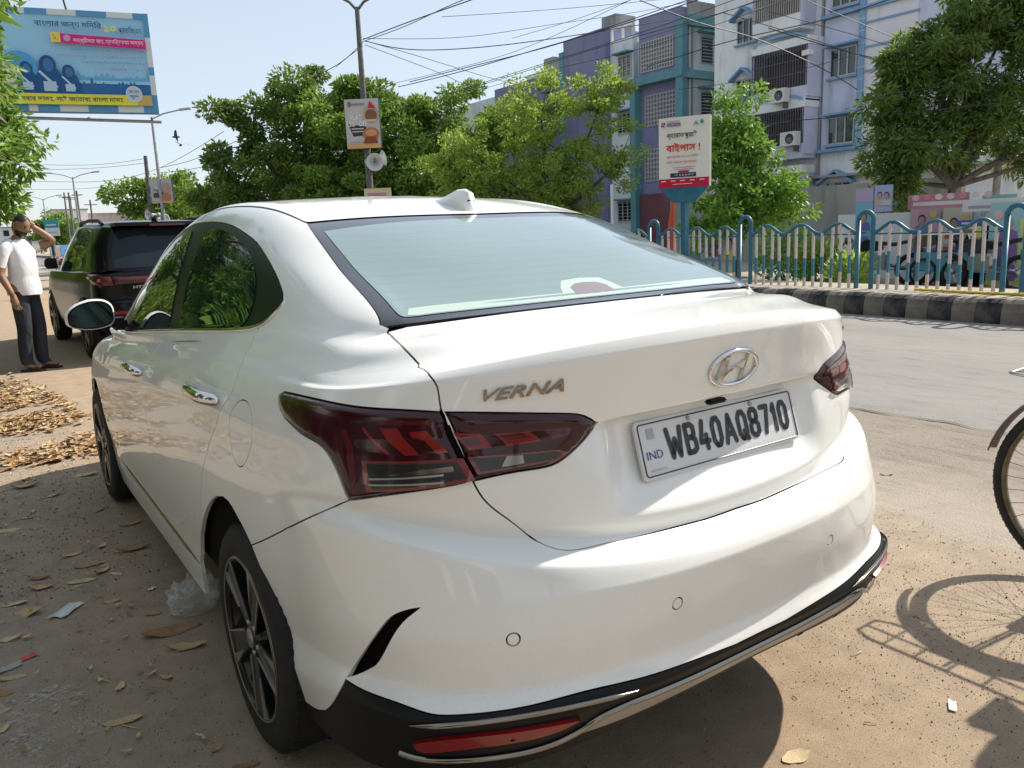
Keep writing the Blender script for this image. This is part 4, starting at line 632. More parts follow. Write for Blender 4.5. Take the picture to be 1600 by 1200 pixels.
# bakery board on the lamp post
def lamp_post(name, x, y, h, r, label, arms=1, arm=1.6, adir=(1, -.5), group=None, mt=None):
    root = empty(name, (x, y, .28), 0, label, 'lamp post', group); mt = mt or M_GALV
    MB().tube([(0, 0, -.3), (0, 0, h*.55), (0, 0, h)], [r, r*.85, r*.6], 10).build('pole', mt, root)
    for s in ((1,) if arms == 1 else (1, -1)):
        d = Vector((adir[0], adir[1], 0)).normalized()*s; e = d*arm; MB().tube([(0, 0, h-.1), tuple(d*arm*.4+Vector((0, 0, h+.15))), (e.x, e.y, h+.32)], r*.35, 6).build('arm', mt, root)
        o = MB().cbox((0, 0, 0), (.62, .2, .10)).build('lamp_head', M_HEAD, root, .02); o.location = (e.x+d.x*.25, e.y+d.y*.25, h+.34); o.rotation_euler = (0, -.08, math.atan2(d.y, d.x))
    return root
M_GALV = mottled('galvanised', (.26, .27, .27), (.36, .37, .37), 5, .6, 0, metal=.3); M_DPOLE = mottled('weathered_pole', (.075, .075, .07), (.15, .145, .135), 8, .8, .2); M_HEAD = mat('lamp_head_grey', (.38, .4, .4), .5)
P1 = lamp_post('lamp_post', 9.85, 23.2, 7.95, .12, 'dark lamp post carrying the bakery board and loudspeakers', 2, .55, (.86, -.5), mt=M_DPOLE)
A1 = Board('bakery_board', (9.24, 23.33, 4.02), (.80, -.60, 0), (0, 0, 1), 1.07, 1.48, 'bakery advertising board with cake and FLAT 150 OFF on the near lamp post', 'signboard', (.50, .47, .45), (.02, .03, .04), .22)
A1.rect(0, 0, 1.07, .12, (.62, .36, .12)); A1.poly([(.08, .75), (.65, .65), (.52, .38), (.22, .36)], (.05, .045, .045)); A1.text('FLAT', .34, .93, .34, .15, (.74, .72, .70), bold=.02); A1.text('150/- OFF', .37, .74, .62, .16, (.76, .74, .72), bold=.02)
A1.rect(.18, .575, .56, .605, (.6, .58, .56)); A1.rect(.2, .49, .54, .52, (.6, .58, .56)); A1.disc(.82, 1.0, .24, .26, (.47, .33, .22)); A1.disc(.82, .98, .19, .18, (.20, .10, .06)); A1.poly([(.74, 1.2), (.98, 1.18), (.80, 1.42)], (.50, .03, .05)); A1.rect(.66, .8, .98, .86, (.62, .48, .36))
A1.disc(.78, .42, .26, .20, (.42, .17, .06)); A1.disc(.80, .46, .17, .10, (.60, .30, .12)); A1.poly([(.52, .14), (1.0, .14), (.92, .34), (.62, .34)], (.26, .06, .03)); A1.disc(.16, 1.33, .06, .08, (.2, .16, .16)); A1.rect(.24, 1.30, .64, 1.345, (.24, .2, .2)); A1.rect(.1, .165, .5, .195, (.36, .33, .3))
def horn(x, y, z, d, label, s=.34, group='horn loudspeakers'):
    root = empty('horn_loudspeaker', (x, y, z), 0, label, 'loudspeaker', group); Mx = Vector(d).normalized().to_track_quat('Z', 'Y').to_matrix().to_4x4()
    MB().lathe([(.03*s/.34, -.9*s), (.06*s, -.85*s), (.10*s, -.5*s), (.22*s, -.2*s), (.42*s, 0), (.44*s, .01), (.40*s, 0), (.2*s, -.2*s), (.06*s, -.5*s), (0, -.5*s)], n=26, M=Mx).build('bell', M_HORN, root)
    MB().lathe([(0, -1.15*s), (.16*s, -1.12*s), (.17*s, -.9*s), (.05*s, -.86*s)], n=18, M=Mx).build('driver', M_HEAD, root); MB().tube([(0, 0, 0), tuple(Mx @ Vector((0, .3*s, -.6*s)))], .02, 6).build('bracket', M_IRON, root)
M_HORN = mat('horn_paint', (.56, .56, .54), .45)
horn(9.75, 22.5, 3.55, (-.45, -.85, -.1), 'horn loudspeaker facing the camera on the near lamp post', .62); horn(10.25, 22.9, 3.72, (.9, -.1, .22), 'horn loudspeaker turned to the right on the near lamp post', .55)
Board('small_yellow_board', (9.5, 22.9, 2.35), (.8, -.6, 0), (0, 0, 1), .85, .42, 'small yellow and pink board low on the near lamp post', 'signboard', (.60, .52, .30)).rect(.1, .14, .7, .28, (.45, .22, .32))
P2 = lamp_post('lamp_post', 7.95, 45, 7.5, .10, 'grey lamp post with a long arm beside the billboard corner', 1, 1.5, (.8, -.5))
A2 = Board('bakery_board', (7.53, 45.3, 3.42), (.80, -.60, 0), (0, 0, 1), 1.15, 1.25, 'second bakery board on the farther lamp post', 'signboard', (.42, .40, .40), (.03, .03, .04), .2)
A2.poly([(.1, .3), (.65, .25), (.7, .7), (.15, .75)], (.07, .065, .065)); A2.text('FLAT', .36, .78, .3, .14, (.7, .68, .66), bold=.02); A2.text('150 OFF', .38, .6, .5, .14, (.7, .68, .66), bold=.02); A2.disc(.85, .75, .22, .3, (.40, .28, .2)); A2.disc(.82, .3, .25, .22, (.42, .17, .07)); A2.rect(0, 0, 1.15, .1, (.6, .35, .15))
tag(obj('wooden_pole', MB().tube([(7.75, 47.5, 0), (7.95, 47.8, 6.1)], [.13, .1], 8).me('p'), M_DPOLE), 'dark wooden pole standing left of the farther lamp post', 'pole')
horn(8.0, 45.0, 2.6, (.35, -.9, 0), 'horn loudspeaker facing the camera on the farther lamp post', .62); horn(7.2, 45.2, 2.85, (-1, -.3, 0), 'horn loudspeaker facing left on the farther lamp post', .6)
Board('small_yellow_board', (7.1, 44.9, 1.9), (.8, -.6, 0), (0, 0, 1), .9, .5, 'small cream board under the farther loudspeakers', 'signboard', (.55, .50, .36)).rect(.15, .18, .75, .3, (.32, .27, .3))
for k, (x, y, h, lab) in enumerate(((6.6, 68.4, 6.2, 'double armed lamp post above the man'), (7.0, 98.9, 6.2, 'double armed lamp post farther off, second behind the man'), (6.5, 130, 6.3, 'double armed lamp post at the far end of the street'))): lamp_post('street_lamp', x, y, h, .09, lab, 2, 1.4, (.9, -.4), 'double armed street lamps')
for k, (x, y, h) in enumerate(((8.2, 88, 6.5), (9.6, 105, 7.5), (11.5, 110, 8), (12.6, 120, 8.5), (14, 140, 9), (4.6, 110, 7), (10.5, 92, 6), (3, 140, 7.5))):
    o = tag(obj('utility_pole', MB().tube([(x, y, 0), (x+.1, y, h)], [.12, .08], 6).cbox((x+.1, y, h-.5), (1.2, .08, .08)).me('p'), M_DPOLE), 'thin utility pole among the far poles down the street', 'pole', 'far utility poles')
BB2 = Board('far_billboard', (4.9, 76, 2.3), (.9, -.4, 0), (0, 0, 1), 1.1, 1.3, 'teal and white board beside the far lamp post above the man', 'billboard', (.55, .60, .60)); BB2.rect(0, .65, 1.1, 1.3, (.03, .30, .33)); BB2.rect(.15, .85, .9, .95, (.5, .6, .6)); BB2.rect(.15, .25, .9, .34, (.2, .4, .42)); MB().tube([(0, 0, -2.4), (0, 0, 0)], .06, 6).build('post', M_GALV, BB2.root)
# billboard
bl = Vector((-1.9, 29.35, 5.93)); br = Vector((4.74, 27.94, 5.62)); bw = (br-bl).length; rdir = Vector((br.x-bl.x, br.y-bl.y, 0)).normalized(); BH = 3.02
LB = Board('billboard', (bl.x, bl.y, 5.52), rdir, (0, 0, 1), bw, BH, 'large blue political billboard with a blue and white striped border at upper left', 'billboard', (.30, .56, .74), (.10, .24, .42), .35)
bd = .17; stripes = [(.0, 1), (.5, 0), (.9, 1), (1.35, 0), (1.75, 1), (2.3, 0), (2.7, 1), (3.1, 0), (3.35, 1), (3.95, 0), (4.75, 1), (5.6, 0), (6.35, 1), (bw+.01, 0)]
for (a, c), (b, _) in zip(stripes[:-1], stripes[1:]):
    col = (.10, .30, .52) if c else (.62, .66, .64); LB.rect(a, BH-bd, min(b, bw), BH, col, 'border_stripe'); LB.rect(a, 0, min(b, bw), bd+.03, col, 'border_stripe')
for a, b, c in ((0, .55, 1), (.55, 1.15, 0), (1.15, 1.4, 1), (1.4, 2.3, 0), (2.3, BH, 1)): LB.rect(bw-.16, a, bw, b, (.10, .30, .52) if c else (.62, .66, .64), 'border_stripe')
LB.rect(0, .20, bw-.16, .95, (.28, .58, .76)); LB.rect(4.55, .20, bw-.17, .85, (.015, .07, .22))
xs = np.linspace(4.5, bw-.17, 60); LB.poly([(4.5, .5)]+[(x, .80+.34*abs(mnoise.noise(Vector((x*9, 1, 0))))) for x in xs]+[(bw-.17, .5)], (.03, .14, .34)); LB.poly([(4.5, .8)]+[(x, 1.05+.4*abs(mnoise.noise(Vector((x*6, 7, 0))))) for x in xs]+[(bw-.17, .8)], (.17, .43, .64), z=.004)
LB.disc(3.0, 1.25, .5, .5, (.08, .34, .62)); LB.disc(2.5, .95, .55, .5, (.62, .62, .6))
for cx, cy, r in ((3.18, 1.10, .25), (3.78, 1.20, .32), (4.33, 1.05, .24)):
    LB.poly([(cx-r*1.2, cy-r*2.3), (cx+r*1.2, cy-r*2.3), (cx+r*1.15, cy-r*.6), (cx+r*.75, cy+r*.2), (cx-r*.75, cy+r*.2), (cx-r*1.15, cy-r*.6)], (.02, .09, .25)); LB.disc(cx, cy+r*.55, r*.72, r*.85, (.02, .08, .22)); LB.disc(cx+.02, cy+r*.5, r*.45, r*.62, (.05, .17, .36)); LB.poly([(cx-r*.9, cy-r*.1), (cx-r*.7, cy), (cx+r*.7, cy-r*1.5), (cx+r*.45, cy-r*1.6)], (.45, .60, .70)); LB.rect(cx-r*.55, cy-r*1.9, cx+r*.55, cy-r*1.0, (.40, .56, .68))
LB.rect(0, .20, bw-.17, .52, (.72, .66, .06)); LB.rect(bw-.6, .20, bw-.17, .52, (.55, .40, .12)); LB.text('হচ্ছে সবার ডাকে, সেই জেতাবে বাংলা মাকে', 4.15, .36, 3.35, .22, (.03, .04, .12), bold=.01)
LB.disc(6.12, .55, .24, .25, (.62, .66, .68)); LB.disc(6.12, .55, .21, .22, (.50, .56, .62)); LB.text('জোড়া', 6.12, .61, .30, .12, (.05, .08, .2)); LB.text('ফুল', 6.12, .46, .26, .1, (.05, .08, .2))
LB.text('বাংলার জন্য দিদির', 4.5, 2.56, 1.85, .26, (.03, .08, .20), bold=.012); LB.text('১০', 5.66, 2.50, .34, .22, (.75, .66, .10), bold=.03); LB.text('প্রতিজ্ঞা', 6.22, 2.46, .66, .26, (.03, .08, .20), bold=.012)
LB.poly([(4.0, 2.02), (bw-.17, 1.92), (bw-.17, 2.20), (4.0, 2.30)], (.62, .02, .22)); LB.rect(3.98, 2.03, 4.24, 2.32, (.75, .60, .10)); LB.text('১.', 4.11, 2.18, .12, .16, (.5, .02, .15)); LB.disc(4.42, 2.16, .10, .10, (.66, .30, .45)); LB.text('লক্ষ্মীদের জয়, স্বনির্ভরতা অক্ষয়', 5.58, 2.10, 2.0, .19, (.78, .70, .72), bold=.008)
for k, (tx, w, y, c) in enumerate((('লক্ষ্মীর ভাণ্ডারে মাসিক ৫০০ বৃদ্ধি — সাধারণ', 2.1, 1.83, (.15, .28, .42)), ('মহিলাদের জন্য ১,৫০০ (বার্ষিক ১৮,০০০) এবং', 2.5, 1.64, (.40, .20, .40)), ('তপশিলি জাতি/জনজাতির মহিলাদের জন্য', 1.8, 1.46, (.15, .28, .42)), ('১,৭০০ (বার্ষিক ২০,৪০০)', 1.5, 1.28, (.42, .18, .38)))): LB.text(tx, bw-.22-w/2, y, w, .12, c)
MB().tube([tuple(Vector((-2, 29.6, 5.42))-Vector(LB.root.location)), tuple(br+Vector((.1, .25, -.34))-Vector(LB.root.location))], .05, 6).build('catwalk_rail', M_GALV, LB.root)
for f in (.2, .45, .7, .97):
    p = bl.lerp(br, f)-Vector(LB.root.location); p.z = 5.4-.0; MB().tube([(p.x, p.y+.2, -.15+5.52-5.52), (p.x-.15, p.y-.6, -.28)], .035, 6).build('bracket', M_IRON, LB.root)
MB().box((-3.2, .3, -5.6), (-2.8, .7, 3)).build('column', M_GALV, LB.root); MB().tube([(1.1, -.1, BH-.02), (.8, -1.4, BH+.45), (1.5, -1.9, BH+.8)], .03, 6).build('lamp_bracket', M_IRON, LB.root)
# wires
M_WIRE = mat('wire', (.03, .03, .035), .6)
WIRES = [[(10.12,23.52,7.38),(10.04,19.83,7.15),(10.2,17.23,7.04),(9.75,12.49,6.58)],[(10.11,23.51,7.32),(9.87,19.91,7.02),(9.71,17.53,6.91),(9.88,14.93,6.86)],[(10.13,23.52,7.42),(12.67,21.77,7.33),(15.53,21.18,7.83),(18.93,20.24,8.42),(21.99,19.56,9.15)],[(10.17,23.48,7.34),(11.38,23.23,7.16),(13.18,22.63,7.2),(16.11,21.97,7.61),(21.35,21.11,8.62)],[(10.17,23.48,7.34),(11.45,23.82,7.25),(13.84,24.62,7.1),(16.34,25.34,6.91),(19.05,25.93,6.8)],[(13.16,27.51,6.92),(14.2,24.35,7.01),(15.15,22.53,7.23),(15.71,19.76,7.54),(16.49,18.1,7.99),(16.81,16.7,8.21)],[(13.26,27.4,6.78),(14.18,24.33,6.86),(15.06,21.31,7.03),(15.97,18.27,7.21),(16.53,15.46,7.36),(16.61,14.19,7.41)],[(15.62,28.25,6.71),(16.86,25.02,7.03),(17.87,20.71,7.35),(19.06,17.5,7.62),(18.87,15.15,7.56),(18.92,13.89,7.59)],[(15.81,28.08,6.55),(17.87,24.35,7.12),(18.75,20.07,7.18),(19.88,16.93,7.58),(20.39,15.41,7.8)],[(10.11,23.51,7.3),(10.03,24.73,7.03),(10.08,27.14,6.97)],[(10.09,23.49,7.18),(10.12,24.68,7.1),(10.15,25.87,6.98)],[(21.63,17.07,7.99),(21.38,14.52,6.89),(19.86,11.56,5.63),(17.95,8.88,4.43)],[(21.55,17.0,7.46),(21.75,14.09,6.16),(19.44,10.44,4.92),(18.18,8.71,4.42)],[(14.35,8.67,3.65),(14.71,7.83,3.71),(14.9,7.08,3.72),(14.78,5.94,3.73)],[(14.29,8.62,3.27),(14.43,7.29,3.24),(14.51,5.99,3.19)],[(13.71,14.8,6.87),(15.77,14.53,6.45),(17.69,14.41,6.25),(20.11,13.82,5.48),(21.75,13.83,5.05)],[(17.16,12.41,6.7),(18.99,12.34,6.42),(19.89,11.59,5.88)],[(3.08,71.5,7.68),(6.76,66.41,7.19),(8.29,49.11,6.11)],[(3.01,71.43,7.21),(6.72,66.37,6.92),(8.25,49.07,5.86)],[(3.3,71.05,6.43),(6.91,62.27,5.72),(8.13,45.32,5.27),(8.2,33.04,5.67)],[(8.18,45.28,5.27),(8.54,40.09,5.19),(8.57,32.7,5.27)],[(8.15,45.24,5.0),(8.74,39.87,4.82),(8.5,32.63,4.77)],[(3.5,83.26,6.53),(6.72,76.03,6.06),(9.21,54.41,5.14)]]
WIRES += [[(17.06,25.21,8.41),(17.78,22.27,8.51),(17.97,19.69,8.54),(18.54,18.1,8.7)],[(13.64,27.18,6.95),(15.55,24.75,7.34),(17.3,22.42,7.73),(18.88,19.0,8.25),(19.16,17.6,8.33)],[(16.29,27.84,6.93),(18.13,24.26,7.49),(19.77,20.81,8.01),(20.14,16.9,8.22)],[(18.05,19.33,7.25),(19.05,17.5,7.58),(19.58,15.95,7.8)],[(19.59,20.63,6.75),(21.48,18.26,7.35),(22.2,15.32,7.42),(22.09,12.95,7.49)],[(18.74,16.46,7.5),(19.64,14.38,6.51),(19.26,11.9,5.37),(18.01,10.12,4.65)],[(20.4,19.88,5.93),(22.19,17.47,6.07),(23.66,15.33,6.44)],[(21.74,18.72,4.86),(22.7,16.77,4.58),(23.39,15.06,4.55),(18.28,10.97,3.84)],[(10.15,23.46,7.22),(12.24,24.47,7.07),(14.32,25.47,6.89),(15.59,25.77,6.57)],[(11.72,21.28,7.72),(16.47,20.67,8.37),(20.43,19.32,8.86)]]
for i, w in enumerate(WIRES):
    c = cr(w, 8) if len(w) > 2 else np.array(w); tag(obj('overhead_wire', MB().tube([tuple(p) for p in c], (.015, .011, .008)[i % 3] if i < 17 or i > 22 else .013, 4, cap=False).me('w'), M_WIRE), 'thin dark overhead wire strung across the sky between the poles and houses', 'wire', 'overhead wires')
# birds
for k, (x, y, z, r) in enumerate(((6.08, 31.9, 5.26, 1.3), (5.68, 29.6, 4.71, 0))):
    b = MB(); b.lathe([(0, -.16), (.03, -.1), (.045, 0), (.03, .1), (0, .16)], ax='y', n=8); b.add([(0, -.05, .02), (0, .07, .02), (.2, .04, .10), (.42, -.03, .03), (.2, -.05, .09)], [(0, 1, 2, 4), (4, 2, 3)]); b.add([(0, -.05, .02), (0, .07, .02), (-.2, .04, .10), (-.42, -.03, .03), (-.2, -.05, .09)], [(0, 1, 2, 4), (4, 2, 3)])
    o = tag(b.build('bird', mat('bird', (.05, .05, .05), .8), None), ('upper' if k == 0 else 'lower')+' of two dark birds gliding under the lamp arm', 'bird'); o.location = (x, y, z); o.rotation_euler = (0, .2 if k else .5, r)
# ================================================================ the white saloon
SG, TQ = build(RINGS); NT, NU, _ = SG.shape
_du = np.gradient(SG, axis=1); _dt = np.gradient(SG, axis=0)
# keep the centre line symmetric
_du[:, 0] = (SG[:, 1]-SG[:, 1]*np.array([-1, 1, 1]))/2
NG = np.cross(_dt, _du); NG /= np.linalg.norm(NG, axis=2, keepdims=True)+1e-12
def uidx(u):
    u = np.clip(np.abs(u), 0, 3)
    return np.where(u < 1, u*N1, np.where(u < 2, N1+(u-1)*N2, N1+N2+(u-2)*N3))
def se(u, t, off=0.0):
    """point and normal of the shell; u<0 is the right hand side"""
    u = np.asarray(u, float); t = np.asarray(t, float)
    a = np.clip(uidx(u), 0, NU-1.001); b = np.clip(t*SUB, 0, NT-1.001); i = b.astype(int); j = a.astype(int); fb = (b-i)[..., None]; fa = (a-j)[..., None]
    def g(A): return (A[i, j]*(1-fa)+A[i, j+1]*fa)*(1-fb)+(A[i+1, j]*(1-fa)+A[i+1, j+1]*fa)*fb
    P = g(SG); n = g(NG); n /= np.linalg.norm(n, axis=-1, keepdims=True)+1e-12
    s = np.where(u < 0, -1.0, 1.0)
    P[..., 0] *= s; n[..., 0] *= s
    return P+n*np.asarray(off)[..., None] if np.ndim(off) else P+n*off, n
_hc = np.r_[0, np.cumsum(np.linalg.norm(np.diff(SG[:, int(N1*.6)], axis=0), axis=1)+.002)]
def to_xy(u, t):
    u = np.asarray(u, float); a = np.abs(u)
    x = np.where(a < 1, .95*a, np.where(a < 2, .95+(a-1)*3.1, 4.05+(a-2)*.95))*np.sign(u)
    return np.stack([x, np.interp(t, TQ, _hc)], -1)
def from_xy(X):
    x = X[..., 0]; a = np.abs(x)
    u = np.where(a < .95, a/.95, np.where(a < 4.05, 1+(a-.95)/3.1, 2+(a-4.05)/.95))*np.where(x < 0, -1, 1)
    return u, np.interp(X[..., 1], _hc, TQ)
def inpoly(p, poly):
    x, y = p[:, 0][:, None], p[:, 1][:, None]; a = poly; b = np.roll(poly, -1, 0)
    c = ((a[:, 1] > y) != (b[:, 1] > y)) & (x < (b[:, 0]-a[:, 0])*(y-a[:, 1])/(b[:, 1]-a[:, 1]+1e-15)+a[:, 0])
    return c.sum(1) % 2 == 1
def dens(X, step=.014):
    out = []
    for a, b in zip(X, np.roll(X, -1, 0)):
        k = max(1, int(np.ceil(np.linalg.norm(b-a)/step)))
        for i in range(k): out.append(a+(b-a)*i/k)
    return np.array(out)
def area(X): return .5*np.sum(X[:, 0]*np.roll(X[:, 1], -1)-np.roll(X[:, 0], -1)*X[:, 1])
def scal(X):
    u, t = from_xy(X); e = .004
    u2, t2 = from_xy(X+np.array([e, 0])); u3, t3 = from_xy(X+np.array([0, e]))
    P = se(u, t)[0]
    return np.stack([np.linalg.norm(se(u2, t2)[0]-P, axis=1)/e, np.linalg.norm(se(u3, t3)[0]-P, axis=1)/e], 1).clip(.15, 6)
def inset(X, g):
    if area(X) < 0: X = X[::-1]
    k = scal(X); d1 = (X-np.roll(X, 1, 0))*k; d2 = (np.roll(X, -1, 0)-X)*k
    n1 = np.stack([-d1[:, 1], d1[:, 0]], 1); n2 = np.stack([-d2[:, 1], d2[:, 0]], 1)
    n1 /= np.linalg.norm(n1, axis=1, keepdims=True)+1e-9; n2 /= np.linalg.norm(n2, axis=1, keepdims=True)+1e-9
    n = n1+n2; l = np.linalg.norm(n, axis=1, keepdims=True); n = n/np.maximum(l, .4)*2/np.maximum(l, .8)
    return X+n*g/k
def sm_line(pts): return cr([(a, b) for a, b in pts], 5) if len(pts) > 2 else np.array(pts, float)
def loop(*segs):
    """segments of (u,t) points, each smoothed by itself, joined to a closed loop in xy"""
    o = []
    for s in segs:
        c = sm_line(s)
        if o and np.linalg.norm(c[0]-o[-1]) < 1e-6: c = c[1:]
        o += list(c)
    o = np.array(o)
    if np.linalg.norm(o[0]-o[-1]) < 1e-6: o = o[:-1]
    return dens(to_xy(o[:, 0], o[:, 1]))
def raw(pts, step=.014): p = np.array(pts, float); return dens(to_xy(p[:, 0], p[:, 1]), step)
def mirror_loop(half):
    """half: (u,t) list from top centre round the left to bottom centre"""
    h = np.array(half); m = h[::-1]*np.array([-1, 1]); m = m[1:] if abs(h[-1, 0]) < 1e-6 else m
    m = m[:-1] if abs(h[0, 0]) < 1e-6 else m
    o = np.vstack([h, m]); return dens(to_xy(o[:, 0], o[:, 1]))
from mathutils.kdtree import KDTree
def panel_mesh(name, X, holes=(), gap=.0018, off=0.0, flange=.012, pillow=None, st=2, su=2, mir=False):
    if area(X) < 0: X = X[::-1]
    X = inset(X, gap) if gap else X
    H = []
    for h in holes:
        if area(h) < 0: h = h[::-1]
        H.append(inset(h, -gap) if gap else h)
    lo, hi = X.min(0), X.max(0)
    tt = TQ[::st]; cols = UVAL[::su]; cols = np.r_[-cols[:0:-1], cols]
    U, T = np.meshgrid(cols, tt); G = to_xy(U.ravel(), T.ravel())
    G = G[(G[:, 0] > lo[0]) & (G[:, 0] < hi[0]) & (G[:, 1] > lo[1]) & (G[:, 1] < hi[1])]
    keep = inpoly(G, X)
    for h in H: keep &= ~inpoly(G, h)
    G = G[keep]
    bd = np.vstack([X]+H); kd = KDTree(len(bd))
    for i, p in enumerate(bd): kd.insert((p[0], p[1], 0), i)
    kd.balance()
    dist = np.array([kd.find((p[0], p[1], 0))[2] for p in G]) if len(G) else np.zeros(0)
    G = G[dist > .0055]
    V = np.vstack([bd, G]); E = []; k = 0
    for l in [X]+H:
        n = len(l); E += [(k+i, k+(i+1) % n) for i in range(n)]; k += n
    r = geometry.delaunay_2d_cdt([Vector((p[0], p[1])) for p in V], E, [], 0, 1e-7)
    vs = np.array([(p.x, p.y) for p in r[0]]); F = np.array([tuple(f) for f in r[2] if len(f) == 3])
    cen = vs[F].mean(1); ok = inpoly(cen, X)
    for h in H: ok &= ~inpoly(cen, h)
    F = F[ok]
    used = np.unique(F); mp = -np.ones(len(vs), int); mp[used] = np.arange(len(used)); vs = vs[used]; F = mp[F]
    u, t = from_xy(vs); o = np.full(len(vs), off)
    if pillow:
        dd = np.array([kd.find((p[0], p[1], 0))[2] for p in vs]); o = off+pillow[0]*(1-np.exp(-(dd/pillow[1])**1.5))
    P, n = se(u, t, o)
    e1 = P[F[:, 1]]-P[F[:, 0]]; e2 = P[F[:, 2]]-P[F[:, 0]]; fl = (np.cross(e1, e2)*n[F[:, 0]]).sum(1) < 0
    F[fl] = F[fl][:, ::-1]
    faces = [tuple(f) for f in F]; allv = list(P); nor = list(n)
    if flange:
        cnt = {}
        for f in faces:
            for a, b in ((f[0], f[1]), (f[1], f[2]), (f[2], f[0])): cnt[(a, b)] = 1
        be = [(a, b) for (a, b) in cnt if (b, a) not in cnt]; idx = {}
        for a, b in be:
            for q in (a, b):
                if q not in idx:
                    idx[q] = (len(allv), len(allv)+1); allv.append(P[q]); allv.append(P[q]-n[q]*flange); nor += [n[q], n[q]]
        acc = {}
        for a, b in be:
            faces.append((idx[b][0], idx[a][0], idx[a][1], idx[b][1])); d = P[b]-P[a]; s = np.cross(d, n[a])
            for q in (a, b): acc[q] = acc.get(q, 0)+s/(np.linalg.norm(s)+1e-12)
        for q, s in acc.items():
            s = s/(np.linalg.norm(s)+1e-12); nor[idx[q][0]] = s; nor[idx[q][1]] = s
    allv = np.array(allv); nor = np.array(nor)
    if mir: allv = allv*np.array([-1, 1, 1]); nor = nor*np.array([-1, 1, 1]); faces = [f[::-1] for f in faces]
    me = mesh(name, allv, faces, True)
    if not pillow: me.normals_split_custom_set_from_vertices([tuple(v) for v in nor])
    return me
def panel(name, X, mat_, parent, both=False, **kw):
    o = obj(name, panel_mesh(name, X, **kw), mat_, parent)
    if both: o2 = obj(name, panel_mesh(name, X, mir=True, **kw), mat_, both if both is not True else parent); return o, o2
    return o
def ribbon(name, uvpts, mat_, parent, w=.006, h=.004, off=0.0, n=60, seg=6, both=False, taper=True):
    c = resample(sm_line(uvpts), np.linspace(0, 1, n)); P, nn = se(c[:, 0], c[:, 1], off); T = np.gradient(P, axis=0); B = np.cross(nn, T); B /= np.linalg.norm(B, axis=1, keepdims=True)
    outs = []
    for s in ((1, -1) if both else (1,)):
        v = []
        for i in range(n):
            k = min(1, 6*min(i, n-1-i)/n+.15) if taper else 1
            for a in np.linspace(0, math.pi, seg+1): v.append((P[i]+B[i]*math.cos(a)*w/2*k+nn[i]*math.sin(a)*h*k)*np.array([s, 1, 1]))
        f = [(i*(seg+1)+j, i*(seg+1)+j+1, (i+1)*(seg+1)+j+1, (i+1)*(seg+1)+j) for i in range(n-1) for j in range(seg)]
        mb = MB().add(v, f, True); outs.append(mb.build(name, mat_, parent))
    return outs
# ---- paint and trim
def paint(name, col, metal=0.0, cw=.85, dust=0):
    m = mat(name, col, .38, metal, coat=cw, coat_rough=.03, spec=.4)
    f = nz(m, 9, 3); L(m, ramp(m, f, [(.2, tuple(c*.965 for c in col)), (.75, col)]), bsdf(m).inputs['Base Color']) if not dust else dusty(m, col)
    L(m, ramp(m, nz(m, 26, 5), [(.3, (.015,)*3), (.8, (.06,)*3)]), bsdf(m).inputs['Coat Roughness']); return m
def dusty(m, col):
    tc = N(m, 'ShaderNodeTexCoord'); s = N(m, 'ShaderNodeSeparateXYZ'); L(m, tc.outputs['Object'], s.inputs[0])
    low = ramp(m, s.outputs[2], [(.22, (1,)*3), (.75, (.18,)*3)]); sp = ramp(m, nz(m, 150, 6, .75), [(.52, (0,)*3), (.70, (1,)*3)]); bl = ramp(m, nz(m, 5, 7, .65), [(.35, (.1,)*3), (.75, (.55,)*3)])
    f = mixc(m, 1.0, low, mixc(m, .5, sp, bl), 'MULTIPLY'); f2 = N(m, 'ShaderNodeMath', operation='MULTIPLY'); L(m, f, f2.inputs[0]); f2.inputs[1].default_value = .55
    L(m, mixc(m, f2.outputs[0], col, (.46, .40, .32)), bsdf(m).inputs['Base Color'])
M_WHITE = paint('white_paint', (.80, .81, .79), dust=1)
M_BLACKP = mat('black_plastic', (.007, .008, .009), .42, spec=.25); M_GLOSSB = mat('gloss_black', (.008, .009, .01), .34, spec=.22)
M_CHROME = mat('chrome', (.72, .72, .73), .09, 1); M_DARKCH = mat('smoked_chrome', (.27, .245, .21), .14, 1); M_SILVER = mat('satin_silver', (.36, .37, .38), .34, .85)
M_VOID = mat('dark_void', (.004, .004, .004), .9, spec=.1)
M_TYRE = mottled('tyre_rubber', (.009, .009, .010), (.017, .016, .016), 30, .8, .2, 120, .001)
M_GLASS = mat('side_glass', (.004, .016, .012), .015, spec=.42)
M_CERAM = mat('ceramic_band', (.03, .033, .04), .22, coat=1, coat_rough=.06)
def rear_glass():
    m = mat('rear_glass', (.30, .36, .37), .12, coat=1, coat_rough=.015, spec=.8)
    tc = N(m, 'ShaderNodeTexCoord'); sp = N(m, 'ShaderNodeSeparateXYZ'); L(m, tc.outputs['Object'], sp.inputs[0])
    mu = N(m, 'ShaderNodeMath', operation='MULTIPLY'); L(m, sp.outputs[2], mu.inputs[0]); mu.inputs[1].default_value = 2*math.pi/.0165
    si = N(m, 'ShaderNodeMath', operation='SINE'); L(m, mu.outputs[0], si.inputs[0])
    L(m, ramp(m, si.outputs[0], [(.86, (.185, .265, .268)), (.99, (.17, .245, .25))]), bsdf(m).inputs['Base Color']); return m
M_RGLASS = rear_glass()
M_LENS = mat('red_lens', (.034, .0015, .006), .16, coat=.42, coat_rough=.01, spec=.35)
M_LENSLIT = mat('red_reflector', (.19, .003, .005), .25, coat=.5, coat_rough=.02); M_LENSMID = mat('deep_red_lens', (.075, .002, .007), .2, coat=.5, coat_rough=.02)
M_CLEAR = mat('clear_lens', (.022, .022, .022), .2, .2, coat=.4, coat_rough=.02); M_REDEDGE = mat('red_edge', (.15, .014, .012), .25, coat=1)
